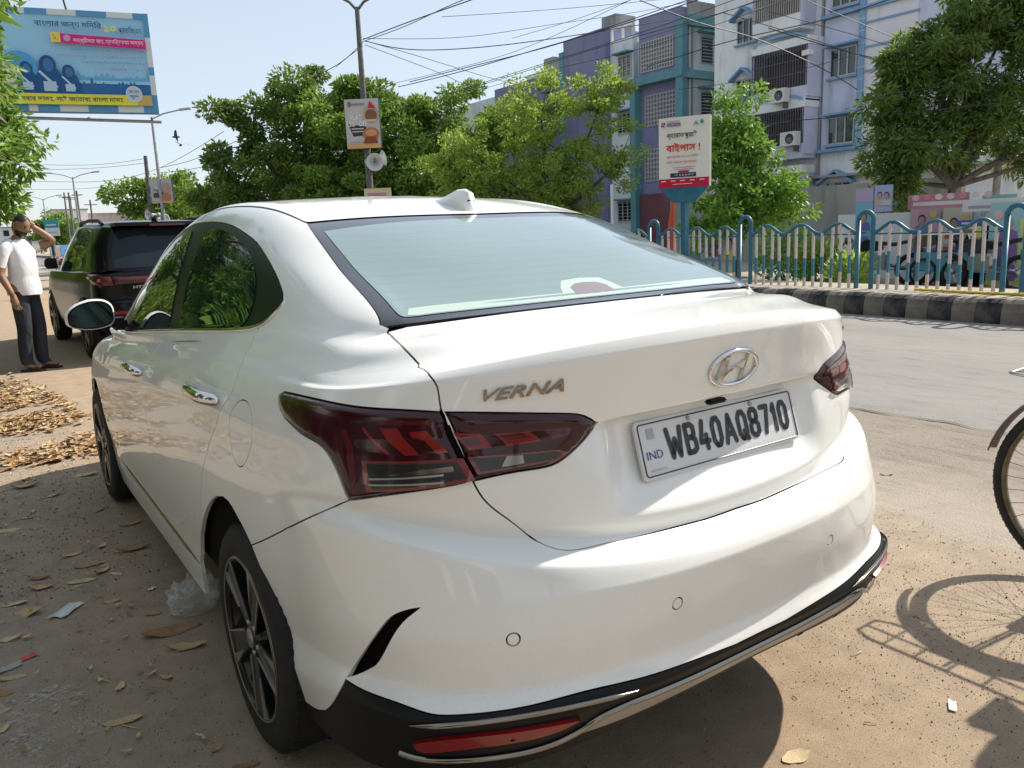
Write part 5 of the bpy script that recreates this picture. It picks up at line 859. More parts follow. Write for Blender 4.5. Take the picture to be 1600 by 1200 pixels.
car = empty('parked_car', (0, .9, 0), 0, 'white four door saloon parked in the foreground, seen from behind', 'car')
SHELL = empty('shell'); SHELL.parent = car; SHELL.location = (0, -.9, 0)
def cpart(o): o.parent = car; o.location = Vector(o.location)+Vector((0, -.9, 0)); return o
K = lambda k: [tuple(p) for p in UV[k]]
lid = [(0, 15.93), (.5, 15.93), (.9, 15.9)]+K('lidA')+K('lidM')[1:]+K('lidB')[1:]+[(.0, 6.06)]
LIDX = mirror_loop(lid)
lampo = raw(K('lampo_t')+K('lampo_r')[1:]+K('lampo_b')[1:]+K('lampo_l')[1:-1]); lampi = raw(K('lampi_t')+K('lampi_b')[1:]+K('lampi_l')[1:-1])
# bumper: from lid gap centre to lamp, body gap, arch, fang, white edge
bl = [(0, 6.06)]+K('lidB')[::-1]+K('lampo_b')+K('bumpgap')[1:]+K('arch_b')[1:]+K('fang')[1:]+K('white')[1:]+[(0, 1.12)]
BUMPX = mirror_loop(bl)
vent = raw(K('vent_a')+K('vent_b')[1:-1]); ventR = vent*np.array([-1, 1])
dlo = raw(K('dlo_a')+K('dlo_b')[1:])
def near_uv(y, z):
    d = (SG[:, N1//2:, 1]-y)**2+(SG[:, N1//2:, 2]-z)**2+(SG[:, N1//2:, 0] > -.7)*1.0
    d[int(15.5*SUB):] += 9; i, j = np.unravel_index(np.argmin(d), d.shape); return float(UVAL[j+N1//2]), float(TQ[i])
fa = [near_uv(3.692+.355*math.cos(a), .307+.355*math.sin(a)) for a in np.linspace(math.radians(-8), math.radians(188), 40)]
FARCH = dens(to_xy(*np.array([(fa[0][0], 0)]+fa+[(fa[-1][0], 0)]).T)); FARCH[:, 1] -= np.where(FARCH[:, 1] < .002, .03, 0)
# doors
rr = K('doorRr'); bt = 15.9
reardoor = loop([(1.545, bt), (1.40, bt), (1.25, bt), (1.178, bt)], [(1.178, bt)]+rr[2::3]+[(1.2861, 1.71)], [(1.2861, 1.71), (1.36, 1.72), (1.447, 1.78)], ([(1.545, bt)]+[(1.528, 12.2), (1.497, 9.6), (1.472, 7.2), (1.446, 4.3), (1.436, 2.9), (1.447, 1.78)])[::-1])
frontdoor = loop([(1.94, bt), (1.75, bt), (1.545, bt)], [(1.545, bt), (1.528, 12.2), (1.497, 9.6), (1.472, 7.2), (1.446, 4.3), (1.436, 2.9), (1.447, 1.78)], [(1.447, 1.78), (1.6, 1.83), (1.75, 1.95)], [(1.75, 1.95), (1.83, 3.2), (1.86, 6), (1.875, 9), (1.9, 12), (1.94, bt)])
def circ3(u0, t0, r, n=28, sy=1.0):
    X0 = to_xy(u0, t0); k = scal(X0[None])[0]; a = np.linspace(0, 2*math.pi, n, endpoint=False)
    return X0+np.stack([np.cos(a)*r/k[0], np.sin(a)*r*sy/k[1]], 1)
fuel = circ3(1.094, 8.75, .083, 48)
SENS = [circ3(s*u0, 3.06, .0125, 24) for u0 in (.213, .508) for s in (1, -1)]
# body side: everything that is not another panel
bs = [(1.312, 0), (2.0, 0), (2.5, 0), (3.0, 0), (3.0, 5), (3.0, 10), (3.0, 15.95), (2.5, 15.95), (2.0, 15.95), (2.0, 16.9), (2.0, 17.97), (1.7, 17.97), (1.4, 17.97), (1.0, 17.97), (1.0, 17), (1.0, 16.05), (.965, 15.93)]
bs += K('lidA')[:-1]+K('lampo_t')[::-1]+K('lampo_l')[::-1][1:]+K('bumpgap')[1:]+K('arch_a')[::-1][1:]+[(1.306, .6)]
BODYX = raw(bs)
ob = panel('body', BODYX, M_WHITE, SHELL, both=True, holes=[reardoor, frontdoor, dlo, fuel, FARCH])
olid = panel('trunk_lid', LIDX, M_WHITE, SHELL, st=1, holes=[lampi, lampi*np.array([-1, 1])])
obump = panel('rear_bumper', BUMPX, M_WHITE, SHELL, st=1, holes=[vent, ventR]+SENS)
for s in SENS: panel('parking_sensor', s, M_WHITE, obump, gap=.0014, off=-.0006, flange=.006, st=1, su=1)
for v in (vent, ventR): panel('air_vent', v, M_VOID, obump, gap=-.002, off=-.02, flange=0)
# black valance below the white edge, with bright strips and reflectors
wl = K('white')+[(0, 1.12)]
val = [(0, 1.12)]+wl[::-1][1:]+K('fang')[::-1][1:]+[(1.0, .0), (.8, 0), (.5, 0), (.25, 0), (0, 0)]
oval = panel('lower_valance', mirror_loop(val), M_BLACKP, SHELL, gap=.0015)
ribbon('chrome_strip', K('chromeU')[:-2:4]+K('chromeU')[-1:], M_DARKCH, oval, .011, .007, .002, both=True)
cl = K('chromeL')[:-1:3]+[(.12, .6), (0, .58)]
ribbon('chrome_strip', cl, M_DARKCH, oval, .012, .008, .002, both=True, taper=False)
sp_ = [(0, .56), (.12, .57), (.235, .70), (.29, .70), (.34, .66), (.38, .5), (.385, .40), (.3, .33), (.15, .28), (0, .28)]
panel('skid_plate', mirror_loop(sp_), M_SILVER, oval, off=.006, flange=.02, gap=0)
rfx = raw(K('refl_a')+K('refl_b')[1:-1])
for s in (1, -1): panel('reflector', rfx*np.array([s, 1]), M_LENSLIT, oval, off=.009, gap=0, flange=.012)
for s in (1, -1):
    for uu in (.30, .17):
        p, n = se(s*uu, .16); MB().cbox((p[0], p[1]+.045, p[2]-.002), (.022, .08, .036)).build('diffuser_fin', M_BLACKP, oval, .006)
# lamps
def lamp(name, X, s):
    o = panel(name, X*np.array([s, 1]), M_LENS, SHELL, off=-.002, pillow=(.010, .010), flange=.03, gap=.0012, st=1, su=1); return o
def patch(name, pts, mt, par, s, off, smo=False, step=.008):
    X = loop(pts+pts[:1]) if smo else raw(pts, step)
    return panel(name, X*np.array([s, 1]), mt, par, off=off, flange=.002, gap=0, st=1, su=1)
for s in (1, -1):
    lo = lamp('tail_lamp', lampo, s)
    H = .0088
    patch('reversing_lens', [(.745, 8.79), (.568, 8.80), (.548, 8.27), (.733, 7.80)], M_REDEDGE, lo, s, H)
    patch('reversing_lens', [(.735, 8.70), (.578, 8.72), (.562, 8.33), (.722, 7.93)], M_CLEAR, lo, s, H+.0006)
    for a, b in ((8.20, .02), (8.38, .02)): patch('lens_rib', [(.728, a-.13), (.60, a+.02), (.60, a+.07), (.728, a-.08)], M_SILVER, lo, s, H+.0012)
    patch('lens_prism', [(.70, 8.40), (.64, 8.56), (.585, 8.62), (.583, 8.50), (.64, 8.44)], M_DARKCH, lo, s, H+.0012)
    patch('light_bar', [(.752, 10.45), (.745, 10.45), (.690, 9.0), (.697, 8.98)], M_LENSLIT, lo, s, H)
    patch('light_bar', [(.715, 10.45), (.683, 10.45), (.641, 8.95), (.665, 8.95), (.692, 9.7)], M_LENSLIT, lo, s, H)
    patch('light_bar', [(.66, 10.3), (.630, 10.33), (.592, 8.98), (.612, 8.98), (.634, 9.9), (.656, 10.1)], M_LENSLIT, lo, s, H)
    patch('light_bar', [(.795, 10.3), (.785, 10.35), (.765, 9.6), (.752, 8.3), (.760, 7.9), (.768, 8.3), (.778, 9.5)], M_LENSMID, lo, s, H)
    patch('glow_band', [(.72, 10.75), (.625, 10.72), (.622, 10.55), (.72, 10.6)], M_LENSMID, lo, s, H)
    li = lamp('tail_lamp_inner', lampi, s)
    patch('reversing_lens', [(.561, 8.82), (.405, 8.74), (.388, 8.66), (.402, 8.53), (.475, 8.47), (.545, 8.40)], M_REDEDGE, li, s, H)
    patch('reversing_lens', [(.552, 8.77), (.41, 8.71), (.397, 8.65), (.409, 8.56), (.477, 8.51), (.540, 8.45)], M_CLEAR, li, s, H+.0006)
    patch('lens_prism', [(.495, 8.75), (.468, 8.73), (.466, 8.55), (.505, 8.52)], M_DARKCH, li, s, H+.0012)
    patch('light_bar', [(.585, 10.2), (.538, 10.1), (.520, 9.0), (.558, 9.0)], M_LENSLIT, li, s, H)
    patch('light_bar', [(.575, 10.08), (.546, 10.0), (.535, 9.2), (.56, 9.2)], M_LENSMID, li, s, H+.0005)
    patch('light_bar', [(.515, 10.05), (.455, 9.95), (.435, 9.0), (.495, 9.0)], M_LENSLIT, li, s, H)
    patch('light_bar', [(.508, 9.93), (.465, 9.85), (.452, 9.3), (.495, 9.35)], M_LENSMID, li, s, H+.0005)
    patch('light_bar', [(.43, 9.9), (.375, 9.7), (.385, 9.1), (.415, 9.0)], M_LENSMID, li, s, H)
ribbon('lamp_seam', [(u_-.002, t_) for u_, t_ in K('lampo_r')[2:-1]], M_VOID, SHELL, .012, .001, .001, 40, both=True, taper=False)
# glass
RG = mirror_loop([(0, 16.0), (.5, 16.0), (1.0, 16.0), (1.0, 16.5), (1.0, 17.2), (1.0, 17.98), (.6, 17.98), (0, 17.98)])
orw = panel('rear_window', RG, M_CERAM, SHELL, off=-.001, flange=.01, gap=.001)
gi = [(0, 16.12), (.45, 16.12), (.86, 16.13)]+[tuple(p) for p in sm_line([(.86, 16.13), (.91, 16.15), (.936, 16.22), (.943, 16.4)])[1:]]+[(.945, 17.1), (.945, 17.72), (.6, 17.79), (.25, 17.83), (0, 17.83)]
panel('glass_pane', mirror_loop(gi), M_RGLASS, orw, off=.0006, flange=0, gap=0)
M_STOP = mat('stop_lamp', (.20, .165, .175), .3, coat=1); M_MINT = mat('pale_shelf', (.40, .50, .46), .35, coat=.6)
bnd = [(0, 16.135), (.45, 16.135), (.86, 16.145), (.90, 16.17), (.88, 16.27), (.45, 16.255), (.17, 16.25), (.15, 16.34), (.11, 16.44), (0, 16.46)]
panel('shelf_reflection_band', mirror_loop(bnd), M_MINT, orw, off=.001, flange=0, gap=0, st=1, su=1)  # pale shelf reflection painted onto the glass as a coloured band
panel('stop_lamp', mirror_loop([(0, 16.20), (.11, 16.20), (.10, 16.33), (.06, 16.38), (0, 16.39)]), M_STOP, orw, off=.0014, flange=0, gap=0, st=1, su=1)
# doors
for s in (1, -1):
    for X, gl, nm in ((reardoor, K('glassR'), 'rear_door'), (frontdoor, K('glassF'), 'front_door')):
        od = panel(nm, X*np.array([s, 1]), M_WHITE, SHELL)
        gx = raw(gl[:-1]) if nm == 'rear_door' else raw(gl)
        panel('window', gx*np.array([s, 1]), M_GLASS, od, off=-.001, flange=.004, gap=0)
        y0, y1, zz = (1.195, 1.445, .929) if nm == 'rear_door' else (2.27, 2.52, .864)
        hp = []
        for f, of in ((0, .004), (.06, .024), (.2, .038), (.5, .044), (.8, .04), (.94, .026), (1, .004)):
            u, t = near_uv(y0+(y1-y0)*f, zz+.004*math.sin(f*3)); p, n = se(s*u, t, of); hp.append(p)
        hp = [Vector(q) for q in resample(cr(hp), np.linspace(0, 1, 18))]
        MB().tube(hp, [.010]+[.0175]*16+[.010], 10, sx=.62).build('handle', M_CHROME, od)
        u, t = near_uv((y0+y1)/2+.01, zz); X0 = circ3(s*u, t, .055, 30, .5)
        panel('handle_cup', X0, M_WHITE, od, off=-.004, flange=0, gap=0, st=1, su=1)
    panel('window_surround', dlo*np.array([s, 1]), M_GLOSSB, SHELL, off=-.004, flange=.01, gap=.001)
    panel('fuel_flap', fuel*np.array([s, 1]), M_WHITE, SHELL, gap=.0016) if s == 1 else panel('quarter_skin', fuel*np.array([s, 1]), M_WHITE, SHELL, gap=0)
bl_ = [(1.93, 15.90), (1.8, 15.94), (1.544, 15.95), (1.323, 15.95), (1.207, 15.93), (1.18, 15.97), (1.155, 16.14), (1.133, 16.3), (1.124, 16.42)]
ribbon('belt_strip', bl_, M_CHROME, SHELL, .013, .005, .0, 90, both=True)
ribbon('sill_strip', [(1.79, 1.72), (1.65, 1.60), (1.463, 1.46), (1.336, 1.36), (1.30, 1.31)], M_DARKCH, SHELL, .016, .006, .0, 50, both=True)
# roof
RF = mirror_loop([(0, 18.02), (.6, 18.02), (1.0, 18.02), (1.0, 18.02), (1.4, 18.04), (1.7, 18.04), (2.0, 18.04), (2.5, 18.02), (3.0, 18.02)])
def gridmesh(name, u0, u1, t0, t1, nu, nt_, off=0, mir=False):
    u, t = np.meshgrid(np.linspace(u0, u1, nu), np.linspace(t0, t1, nt_)); P, n = se(u.ravel(), t.ravel(), off)
    s = np.array([-1, 1, 1]) if mir else 1
    f = [(i*nu+j, i*nu+j+1, (i+1)*nu+j+1, (i+1)*nu+j) for i in range(nt_-1) for j in range(nu-1)]
    f = f if mir else [q[::-1] for q in f]
    return list(P*s), f, list(n*s)
def two(name, mt, *a, off=0):
    v1, f1, n1 = gridmesh(name, *a, off=off); v2, f2, n2 = gridmesh(name, *a, off=off, mir=True); k = len(v1)
    me = mesh(name, v1+v2, f1+[tuple(i+k for i in q) for q in f2], True); me.normals_split_custom_set_from_vertices([tuple(x) for x in n1+n2]); return obj(name, me, mt, SHELL)
two('roof', M_WHITE, 0, 3, 18.03, 20, 240, 56)
two('inner_structure', M_VOID, .0, 3, 1.6, 20, 130, 120, off=-.026)  # near-black shell added inside so the panel gaps read as deep shade
two('windshield', M_GLASS, 2.03, 3, 16.05, 17.95, 30, 16)
ribbon('roof_ditch', [(1.0, 18.0), (1.1, 18.0), (1.4, 18.0), (1.7, 18.0), (1.98, 18.0)], M_BLACKP, SHELL, .016, .002, -.003, 80, both=True, taper=False)
# antenna fin
fin = []
for y, w, zt in ((1.49, .004, 0), (1.44, .022, .012), (1.38, .030, .035), (1.33, .032, .056), (1.28, .030, .066), (1.255, .027, .062), (1.245, .030, .004)):
    zb = float(np.interp(y, SG[14*17:14*20, 0, 1], SG[14*17:14*20, 0, 2]))-.003
    if y > 1.3: tw = .35
    else: tw = .42
    fin.append([(-w, y, zb), (-w*.8, y, zb+zt*.35), (-w*tw, y-.0, zb+zt*.9), (0, y, zb+zt), (w*tw, y, zb+zt*.9), (w*.8, y, zb+zt*.35), (w, y, zb)])
fv = [p for r_ in fin for p in r_]; ffc = [(i*7+j, i*7+j+1, (i+1)*7+j+1, (i+1)*7+j) for i in range(6) for j in range(6)]+[tuple(range(42, 49))]
oa = MB().add(fv, ffc).build('antenna_fin', M_WHITE, SHELL, .0035); oa.data.polygons.foreach_set('use_smooth', [True]*len(oa.data.polygons))
MB().cbox((0, 1.2535, 1.432), (.026, .006, .009)).build('fin_slot', M_BLACKP, oa)
# door mirrors
for s in (1, -1):
    om = MB()
    pts = []
    # plan: lens shaped housing, built as superellipse sections from glass (rear, y small) to front
    for k, (yy, sc) in enumerate(((2.985, .93), (2.99, 1.0), (3.03, 1.02), (3.08, .93), (3.12, .72), (3.145, .4))):
        for a in np.linspace(0, 2*math.pi, 28, endpoint=False):
            c, sn = math.cos(a), math.sin(a); x = abs(c)**.75*math.copysign(1, c); z = (abs(sn)**.75 if sn > 0 else -abs(sn)**.45*.92)
            hh = .068*(1-.25*(x < 0)*abs(x)); pts.append((s*(-.905+.096*x*sc*1.0), yy, 1.043+hh*z*sc+.006*x))
    om.add(pts, [(k*28+i, k*28+(i+1) % 28, (k+1)*28+(i+1) % 28, (k+1)*28+i) for k in range(5) for i in range(28)]+[tuple(range(140, 168))], True)
    o = om.build('door_mirror', M_WHITE, SHELL)
    gp = [(s*(-.905+.090*(abs(math.cos(a))**.75*math.copysign(1, math.cos(a)))), 2.984, 1.043+.062*(1-.25*(math.cos(a) < 0)*abs(math.cos(a)))*(abs(math.sin(a))**.75 if math.sin(a) > 0 else -abs(math.sin(a))**.45*.92)+.006*math.cos(a)) for a in np.linspace(0, 2*math.pi, 40, endpoint=False)]
    MB().add(gp, [tuple(range(40))]).build('mirror_bezel', M_GLOSSB, o)
    gp2 = [((p[0]+s*.905)*.92-s*.905, 2.982, (p[2]-1.043)*.9+1.043) for p in gp]
    MB().add(gp2, [tuple(range(40))]).build('mirror_glass', mat('mirror_glass', (.035, .05, .052), .04, 1), o)
    MB().box((min(s*-.82, s*-.755), 3.02, .965), (max(s*-.82, s*-.755), 3.12, 1.02)).build('mirror_arm', M_BLACKP, o, .012)
# badge
BU, BT = 0.0, 11.0
def onrear(me, u0, t0, lift=.001, sx=1):
    """lay a flat xy mesh (x to the right, y up) on the rear shell around (u0,t0)"""
    n = len(me.vertices); co = np.empty(n*3); me.vertices.foreach_get('co', co); co = co.reshape(-1, 3)
    X0 = to_xy(u0, t0); k = scal(X0[None])[0]
    X = np.stack([X0[0]-co[:, 0]/k[0], X0[1]+co[:, 1]/k[1]], 1); u, t = from_xy(X); P, nn = se(u, t); P = P+nn*(lift+co[:, 2:3])
    me.vertices.foreach_set('co', P.reshape(-1)); me.update(); return me
ring = MB(); a_ = np.linspace(0, 2*math.pi, 64, endpoint=False)
ring.tube([(.074*math.cos(a), .039*math.sin(a), .003) for a in a_], .0052, 8, closed=True)
hs = MB()
def fn(x, y, h): return (x, y, h)
def slant(pts): return [(x+y*.30, y) for x, y in pts]
hs.prism(slant([(-.046, -.034), (-.030, -.036), (-.030, .030), (-.046, .028)]), 0, .007, fn)
hs.prism(slant([(.030, -.030), (.046, -.028), (.046, .034), (.030, .036)]), 0, .007, fn)
cx = [(-.030, -.012), (-.018, .000), (.0, .006), (.018, .006), (.030, .002), (.030, .014), (.018, .020), (.0, .020), (-.018, .014), (-.030, .002)]
hs.prism(slant([(-.031, -.020), (-.016, -.006), (.0, -.001), (.016, -.001), (.031, -.006), (.031, .018), (.016, .010), (.0, .006), (-.016, .006), (-.031, .012)]), 0, .006, fn)
ob_ = obj('badge', onrear(ring.me('badge'), 0, 10.98), M_CHROME, olid)
obj('badge_letter', onrear(hs.me('badge_letter'), 0, 10.98), M_CHROME, olid)
tm = text_mesh('VERNA', w=.158, h=.024, extrude=.10, shear=.35, offset=.012, space=1.02)
co = np.empty(len(tm.vertices)*3); tm.vertices.foreach_get('co', co); co = co.reshape(-1, 3); co[:, 2] = np.where(co[:, 2] > 0, .004, 0); tm.vertices.foreach_set('co', co.reshape(-1))
obj('model_lettering', onrear(tm, .468, 11.36), M_DARKCH, olid)
# number plate
pc, tilt = Vector((.015, .250, .876)), .295
PM = Matrix.Translation(pc) @ Matrix.Rotation(math.pi/2-tilt, 4, 'X')
def onplate(me): return xform(me, PM)
M_PLATE = mat('plate_white', (.62, .63, .64), .35, coat=.3); M_INK = mottled('plate_ink', (.012, .014, .018), (.04, .045, .05), 60, .4, 0); M_BLUE = mat('plate_blue', (.04, .07, .28), .5)
def rrect(w, h, r, n=5): return [(sx*(w/2-r)+r*math.cos(a), sy*(h/2-r)+r*math.sin(a)) for sx, sy, a0 in ((1, 1, 0), (-1, 1, 90), (-1, -1, 180), (1, -1, 270)) for a in [math.radians(a0+90*i/n) for i in range(n+1)]]
def flat(poly, h0, h1): return MB().prism(poly, h0, h1, lambda x, y, h: (x, y, h)).me('f')
pl = obj('number_plate', onplate(flat(rrect(.515, .124, .009), -.008, 0)), M_PLATE, SHELL)
fr = MB(); fr.tube([(x, y, .001) for x, y in rrect(.500, .110, .007)], .0014, 5, closed=True)
obj('plate_border', onplate(fr.me('b')), M_INK, pl)
GL = {'W': [[(0, 1), (.22, 0), (.5, .62), (.78, 0), (1, 1)]], 'B': [[(0, 0), (0, 1), (.62, 1), (.92, .9), (.92, .62), (.62, .53), (0, .53)], [(.62, .53), (1, .42), (1, .1), (.66, 0), (0, 0)]], '4': [[(.72, 0), (.72, .48)], [(.45, 1), (0, .26), (1, .26)]], '0': [[(.3, 0), (.7, 0), (1, .2), (1, .8), (.7, 1), (.3, 1), (0, .8), (0, .2), (.3, 0)]], 'A': [[(0, 0), (.5, 1), (1, 0)], [(.2, .3), (.8, .3)]],
 'Q': [[(.3, 0), (.7, 0), (1, .2), (1, .8), (.7, 1), (.3, 1), (0, .8), (0, .2), (.3, 0)], [(.62, .26), (1.05, -.04)]], '8': [[(.3, .54), (.05, .66), (.05, .88), (.3, 1), (.7, 1), (.95, .88), (.95, .66), (.7, .54), (.3, .54), (0, .4), (0, .12), (.3, 0), (.7, 0), (1, .12), (1, .4), (.7, .54)]], '7': [[(0, 1), (1, 1), (.35, 0)]], '1': [[(.1, .78), (.75, 1), (.75, 0)]]}
def glyph(ch, w, h, x0, y0, hw=.0062):
    m = MB()
    for ln in GL[ch]:
        p = [Vector((x0+hw+a*(w-2*hw), y0+hw+b_*(h-2*hw), 0)) for a, b_ in ln]
        for q0, q1 in zip(p[:-1], p[1:]):
            d = (q1-q0).normalized(); n_ = Vector((-d.y, d.x, 0))*hw; k = [q0+n_, q0-n_, q1-n_, q1+n_]; m.add([(v.x, v.y, .0014) for v in k], [(0, 1, 2, 3)])
        for q in p: m.add([(q.x+hw*math.cos(t), q.y+hw*math.sin(t), .0015) for t in np.linspace(0, 6.283, 10, endpoint=False)], [tuple(range(10))])
    me = m.me('g'); return me
X0 = -.179; chars = 'WB40AQ8710'; wid = [.052, .038, .038, .036, .042, .037, .037, .035, .022, .036]; gap_ = (.409-sum(wid))/9
for ch, w in zip(chars, wid): obj('plate_character', onplate(glyph(ch, w, .072, X0, -.033)), M_INK, pl); X0 += w+gap_
m = text_mesh('IND', w=.046, h=.017, extrude=0, res=2); xform(m, Matrix.Translation((-.216, -.012, .0014))); obj('country_mark', onplate(m), M_BLUE, pl)
m = flat([(-.228, .022), (-.208, .022), (-.208, .044), (-.228, .044)], .0004, .0012); obj('hologram', onplate(m), mat('hologram', (.3, .32, .32), .3, .6), pl)
m = text_mesh('AA206981026', w=.045, h=.0055, extrude=0, res=1); xform(m, Matrix.Translation((-.214, -.044, .0014))); obj('serial_mark', onplate(m), mat('serial_grey', (.3, .3, .3), .5), pl)
for x in (-.10, .105):
    obj('plate_screw', onplate(MB().lathe([(0, .004), (.004, .004), (.0055, .001), (.0055, 0)], (x, .047, 0), n=12).me('s')), M_SILVER, pl)
p, n = se(-.03, 9.75); MB().cbox((-.03, p[1]-.004, .956), (.055, .022, .010)).build('camera_housing', M_BLACKP, olid, .004)
m = text_mesh('SX(O)', w=.07, h=.016, extrude=.15, offset=.01)
co = np.empty(len(m.vertices)*3); m.vertices.foreach_get('co', co); co = co.reshape(-1, 3); co[:, 2] = np.where(co[:, 2] > 0, .004, 0); m.vertices.foreach_set('co', co.reshape(-1))
obj('trim_lettering', onrear(m, -.60, 11.5), M_CHROME, olid)
# wheels
M_RIMD = mat('rim_dark', (.007, .0075, .008), .3, .2, coat=.3); M_RIMB = mat('rim_machined', (.40, .37, .33), .3, .8); M_CAL = mat('blue_caliper', (.02, .14, .3), .4); M_DISC = mat('brake_disc', (.05, .048, .045), .5, .7)
def make_wheel():
    w = empty('wheel')
    # axis x, outer face towards -x, hub face at x=-.09
    tp = [(.205, .085), (.222, .093), (.252, .098), (.282, .094), (.297, .082), (.3035, .062), (.307, .03), (.307, -.03), (.3035, -.062), (.297, -.082), (.282, -.094), (.252, -.098), (.222, -.093), (.205, -.085)]
    ty = MB().lathe([(r, x) for r, x in tp], ax='x', n=72)
    for gx in (-.045, -.015, .015, .045): ty.lathe([(.3068, gx-.004), (.3075, gx-.004), (.3075, gx+.004), (.3068, gx+.004)], ax='x', n=72)
    for k in range(72):
        a = 2*math.pi*k/72
        for sx in (-1, 1):
            c0, s0 = math.cos(a), math.sin(a); ty.cbox((sx*.066, 0, .3015), (.022, .012, .006), Matrix.Rotation(a, 4, 'X'))
    ty.build('tyre', M_TYRE, w)
    rim = MB().lathe([(.222, -.090), (.219, -.097), (.214, -.096), (.210, -.084), (.196, -.07), (.192, .06), (.20, .085)], ax='x', n=72)
    ro = rim.build('rim', M_RIMD, w)
    MB().lathe([(.2205, -.0945), (.2165, -.0985), (.2135, -.0945)], ax='x', n=72).build('rim_lip', M_RIMB, ro)
    MB().lathe([(.0, -.092), (.03, -.092), (.036, -.086), (.052, -.082), (.06, -.06), (.06, -.02)], ax='x', n=30).build('hub', M_RIMD, ro)
    MB().lathe([(.0, -.0965), (.024, -.0955), (.027, -.092)], ax='x', n=24).build('hub_cap', M_SILVER, ro)
    for k in range(5):
        A = Matrix.Rotation(2*math.pi*k/5+.35, 4, 'X')
        def q(a, r, x): return A @ Vector((x, r*math.sin(a), r*math.cos(a)))
        v = [q(-.50, .045, -.086), q(.50, .045, -.086), q(.40, .214, -.092), q(-.06, .214, -.092)]; vb = [p+Vector((.035, 0, 0)) for p in v]       # broad swept blade
        MB().add(v+vb, [(0, 1, 2, 3), (4, 5, 6, 7), (0, 1, 5, 4), (1, 2, 6, 5), (2, 3, 7, 6), (3, 0, 4, 7)]).build('spoke', M_RIMD, ro, .002)
        v = [q(.62, .05, -.07), q(.80, .05, -.07), q(.74, .212, -.078), q(.66, .212, -.078)]; vb = [p+Vector((.03, 0, 0)) for p in v]
        MB().add(v+vb, [(0, 1, 2, 3), (4, 5, 6, 7), (0, 1, 5, 4), (1, 2, 6, 5), (2, 3, 7, 6), (3, 0, 4, 7)]).build('thin_spoke', M_RIMD, ro, .002)
        t = [q(.36, .105, -.0925), q(.26, .213, -.0955), q(.40, .213, -.0945)]; tb = [p+Vector((.008, 0, 0)) for p in t]
        MB().add(t+tb, [(0, 1, 2), (3, 4, 5), (0, 1, 4, 3), (1, 2, 5, 4), (2, 0, 3, 5)]).build('machined_face', M_RIMB, ro)
        t = [q(-.40, .06, -.0925), q(-.062, .213, -.0955), q(-.035, .213, -.0955), q(-.28, .06, -.0925)]
        MB().add(t+[p+Vector((.004, 0, 0)) for p in t], [(0, 1, 2, 3), (0, 1, 5, 4), (1, 2, 6, 5), (2, 3, 7, 6), (3, 0, 4, 7)]).build('machined_face', M_RIMB, ro)
        MB().lathe([(0, -.090), (.007, -.090), (.009, -.084)], c=A @ Vector((0, 0, .042)), ax='x', n=8).build('wheel_nut', M_SILVER, ro)
    MB().lathe([(.05, -.03), (.135, -.03), (.135, -.01), (.05, -.01)], ax='x', n=40).build('brake_disc', M_DISC, w)
    for a0, a1 in ((.6, 1.25), (3.6, 4.3)):
        cal = MB(); aa = np.linspace(a0, a1, 8); v = []
        for x in (-.055, .0):
            for r in (.095, .165): v += [(x, r*math.sin(a), r*math.cos(a)) for a in aa]
        f = [(i, i+1, 9+i, 8+i) for i in range(7)]+[(16+i, 17+i, 25+i, 24+i) for i in range(7)]+[(8+i, 9+i, 25+i, 24+i) for i in range(7)]+[(i, i+1, 17+i, 16+i) for i in range(7)]+[(0, 8, 24, 16), (7, 15, 31, 23)]
        cal.add(v, f).build('brake_caliper', M_CAL, w)
    return w
wh = make_wheel(); WHEEL = wh
wh.parent = car; wh.location = (-.760, 1.092-.9, .307)
for x, y in ((.760, 1.092), (-.760, 3.692), (.760, 3.692)):
    c = copy_tree(wh, car); c.location = (x, y-.9, .307); c.rotation_euler = (random.uniform(0, 6), 0, 0)
    if x > 0: c.rotation_euler = (c.rotation_euler[0], 0, math.pi)
wh.rotation_euler = (.25, 0, 0)
for s in (-1, 1):
    for wy, a_r in ((1.092, .37), (3.692, .355)):
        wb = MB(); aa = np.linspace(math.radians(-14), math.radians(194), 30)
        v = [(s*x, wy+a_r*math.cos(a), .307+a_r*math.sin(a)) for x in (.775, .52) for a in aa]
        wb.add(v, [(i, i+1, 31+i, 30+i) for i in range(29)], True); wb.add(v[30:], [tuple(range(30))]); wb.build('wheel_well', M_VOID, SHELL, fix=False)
    # mud flap edge behind the rear wheel
    MB().box((min(s*.66, s*.80), .70, .20), (max(s*.66, s*.80), .712, .42)).build('mud_flap', M_BLACKP, SHELL, .003)
MB().box((-.70, .50, .235), (.70, 4.1, .26)).build('underbody', M_VOID, SHELL); MB().add([(-.70, .52, .262), (.70, .52, .262), (.62, .20, .40), (-.62, .20, .40), (-.70, .52, .40), (.70, .52, .40)], [(0, 1, 2, 3), (0, 1, 5, 4), (0, 3, 4), (1, 2, 5)]).build('rear_undertray', M_VOID, SHELL)  # rear tray added to stop sunlight leaking through under the bumper
# parts become direct children of the car
bpy.context.view_layer.update()
for ch in list(SHELL.children):
    ch.parent = car; ch.location = Vector(ch.location)+Vector((0, -.9, 0))
bpy.data.objects.remove(SHELL)
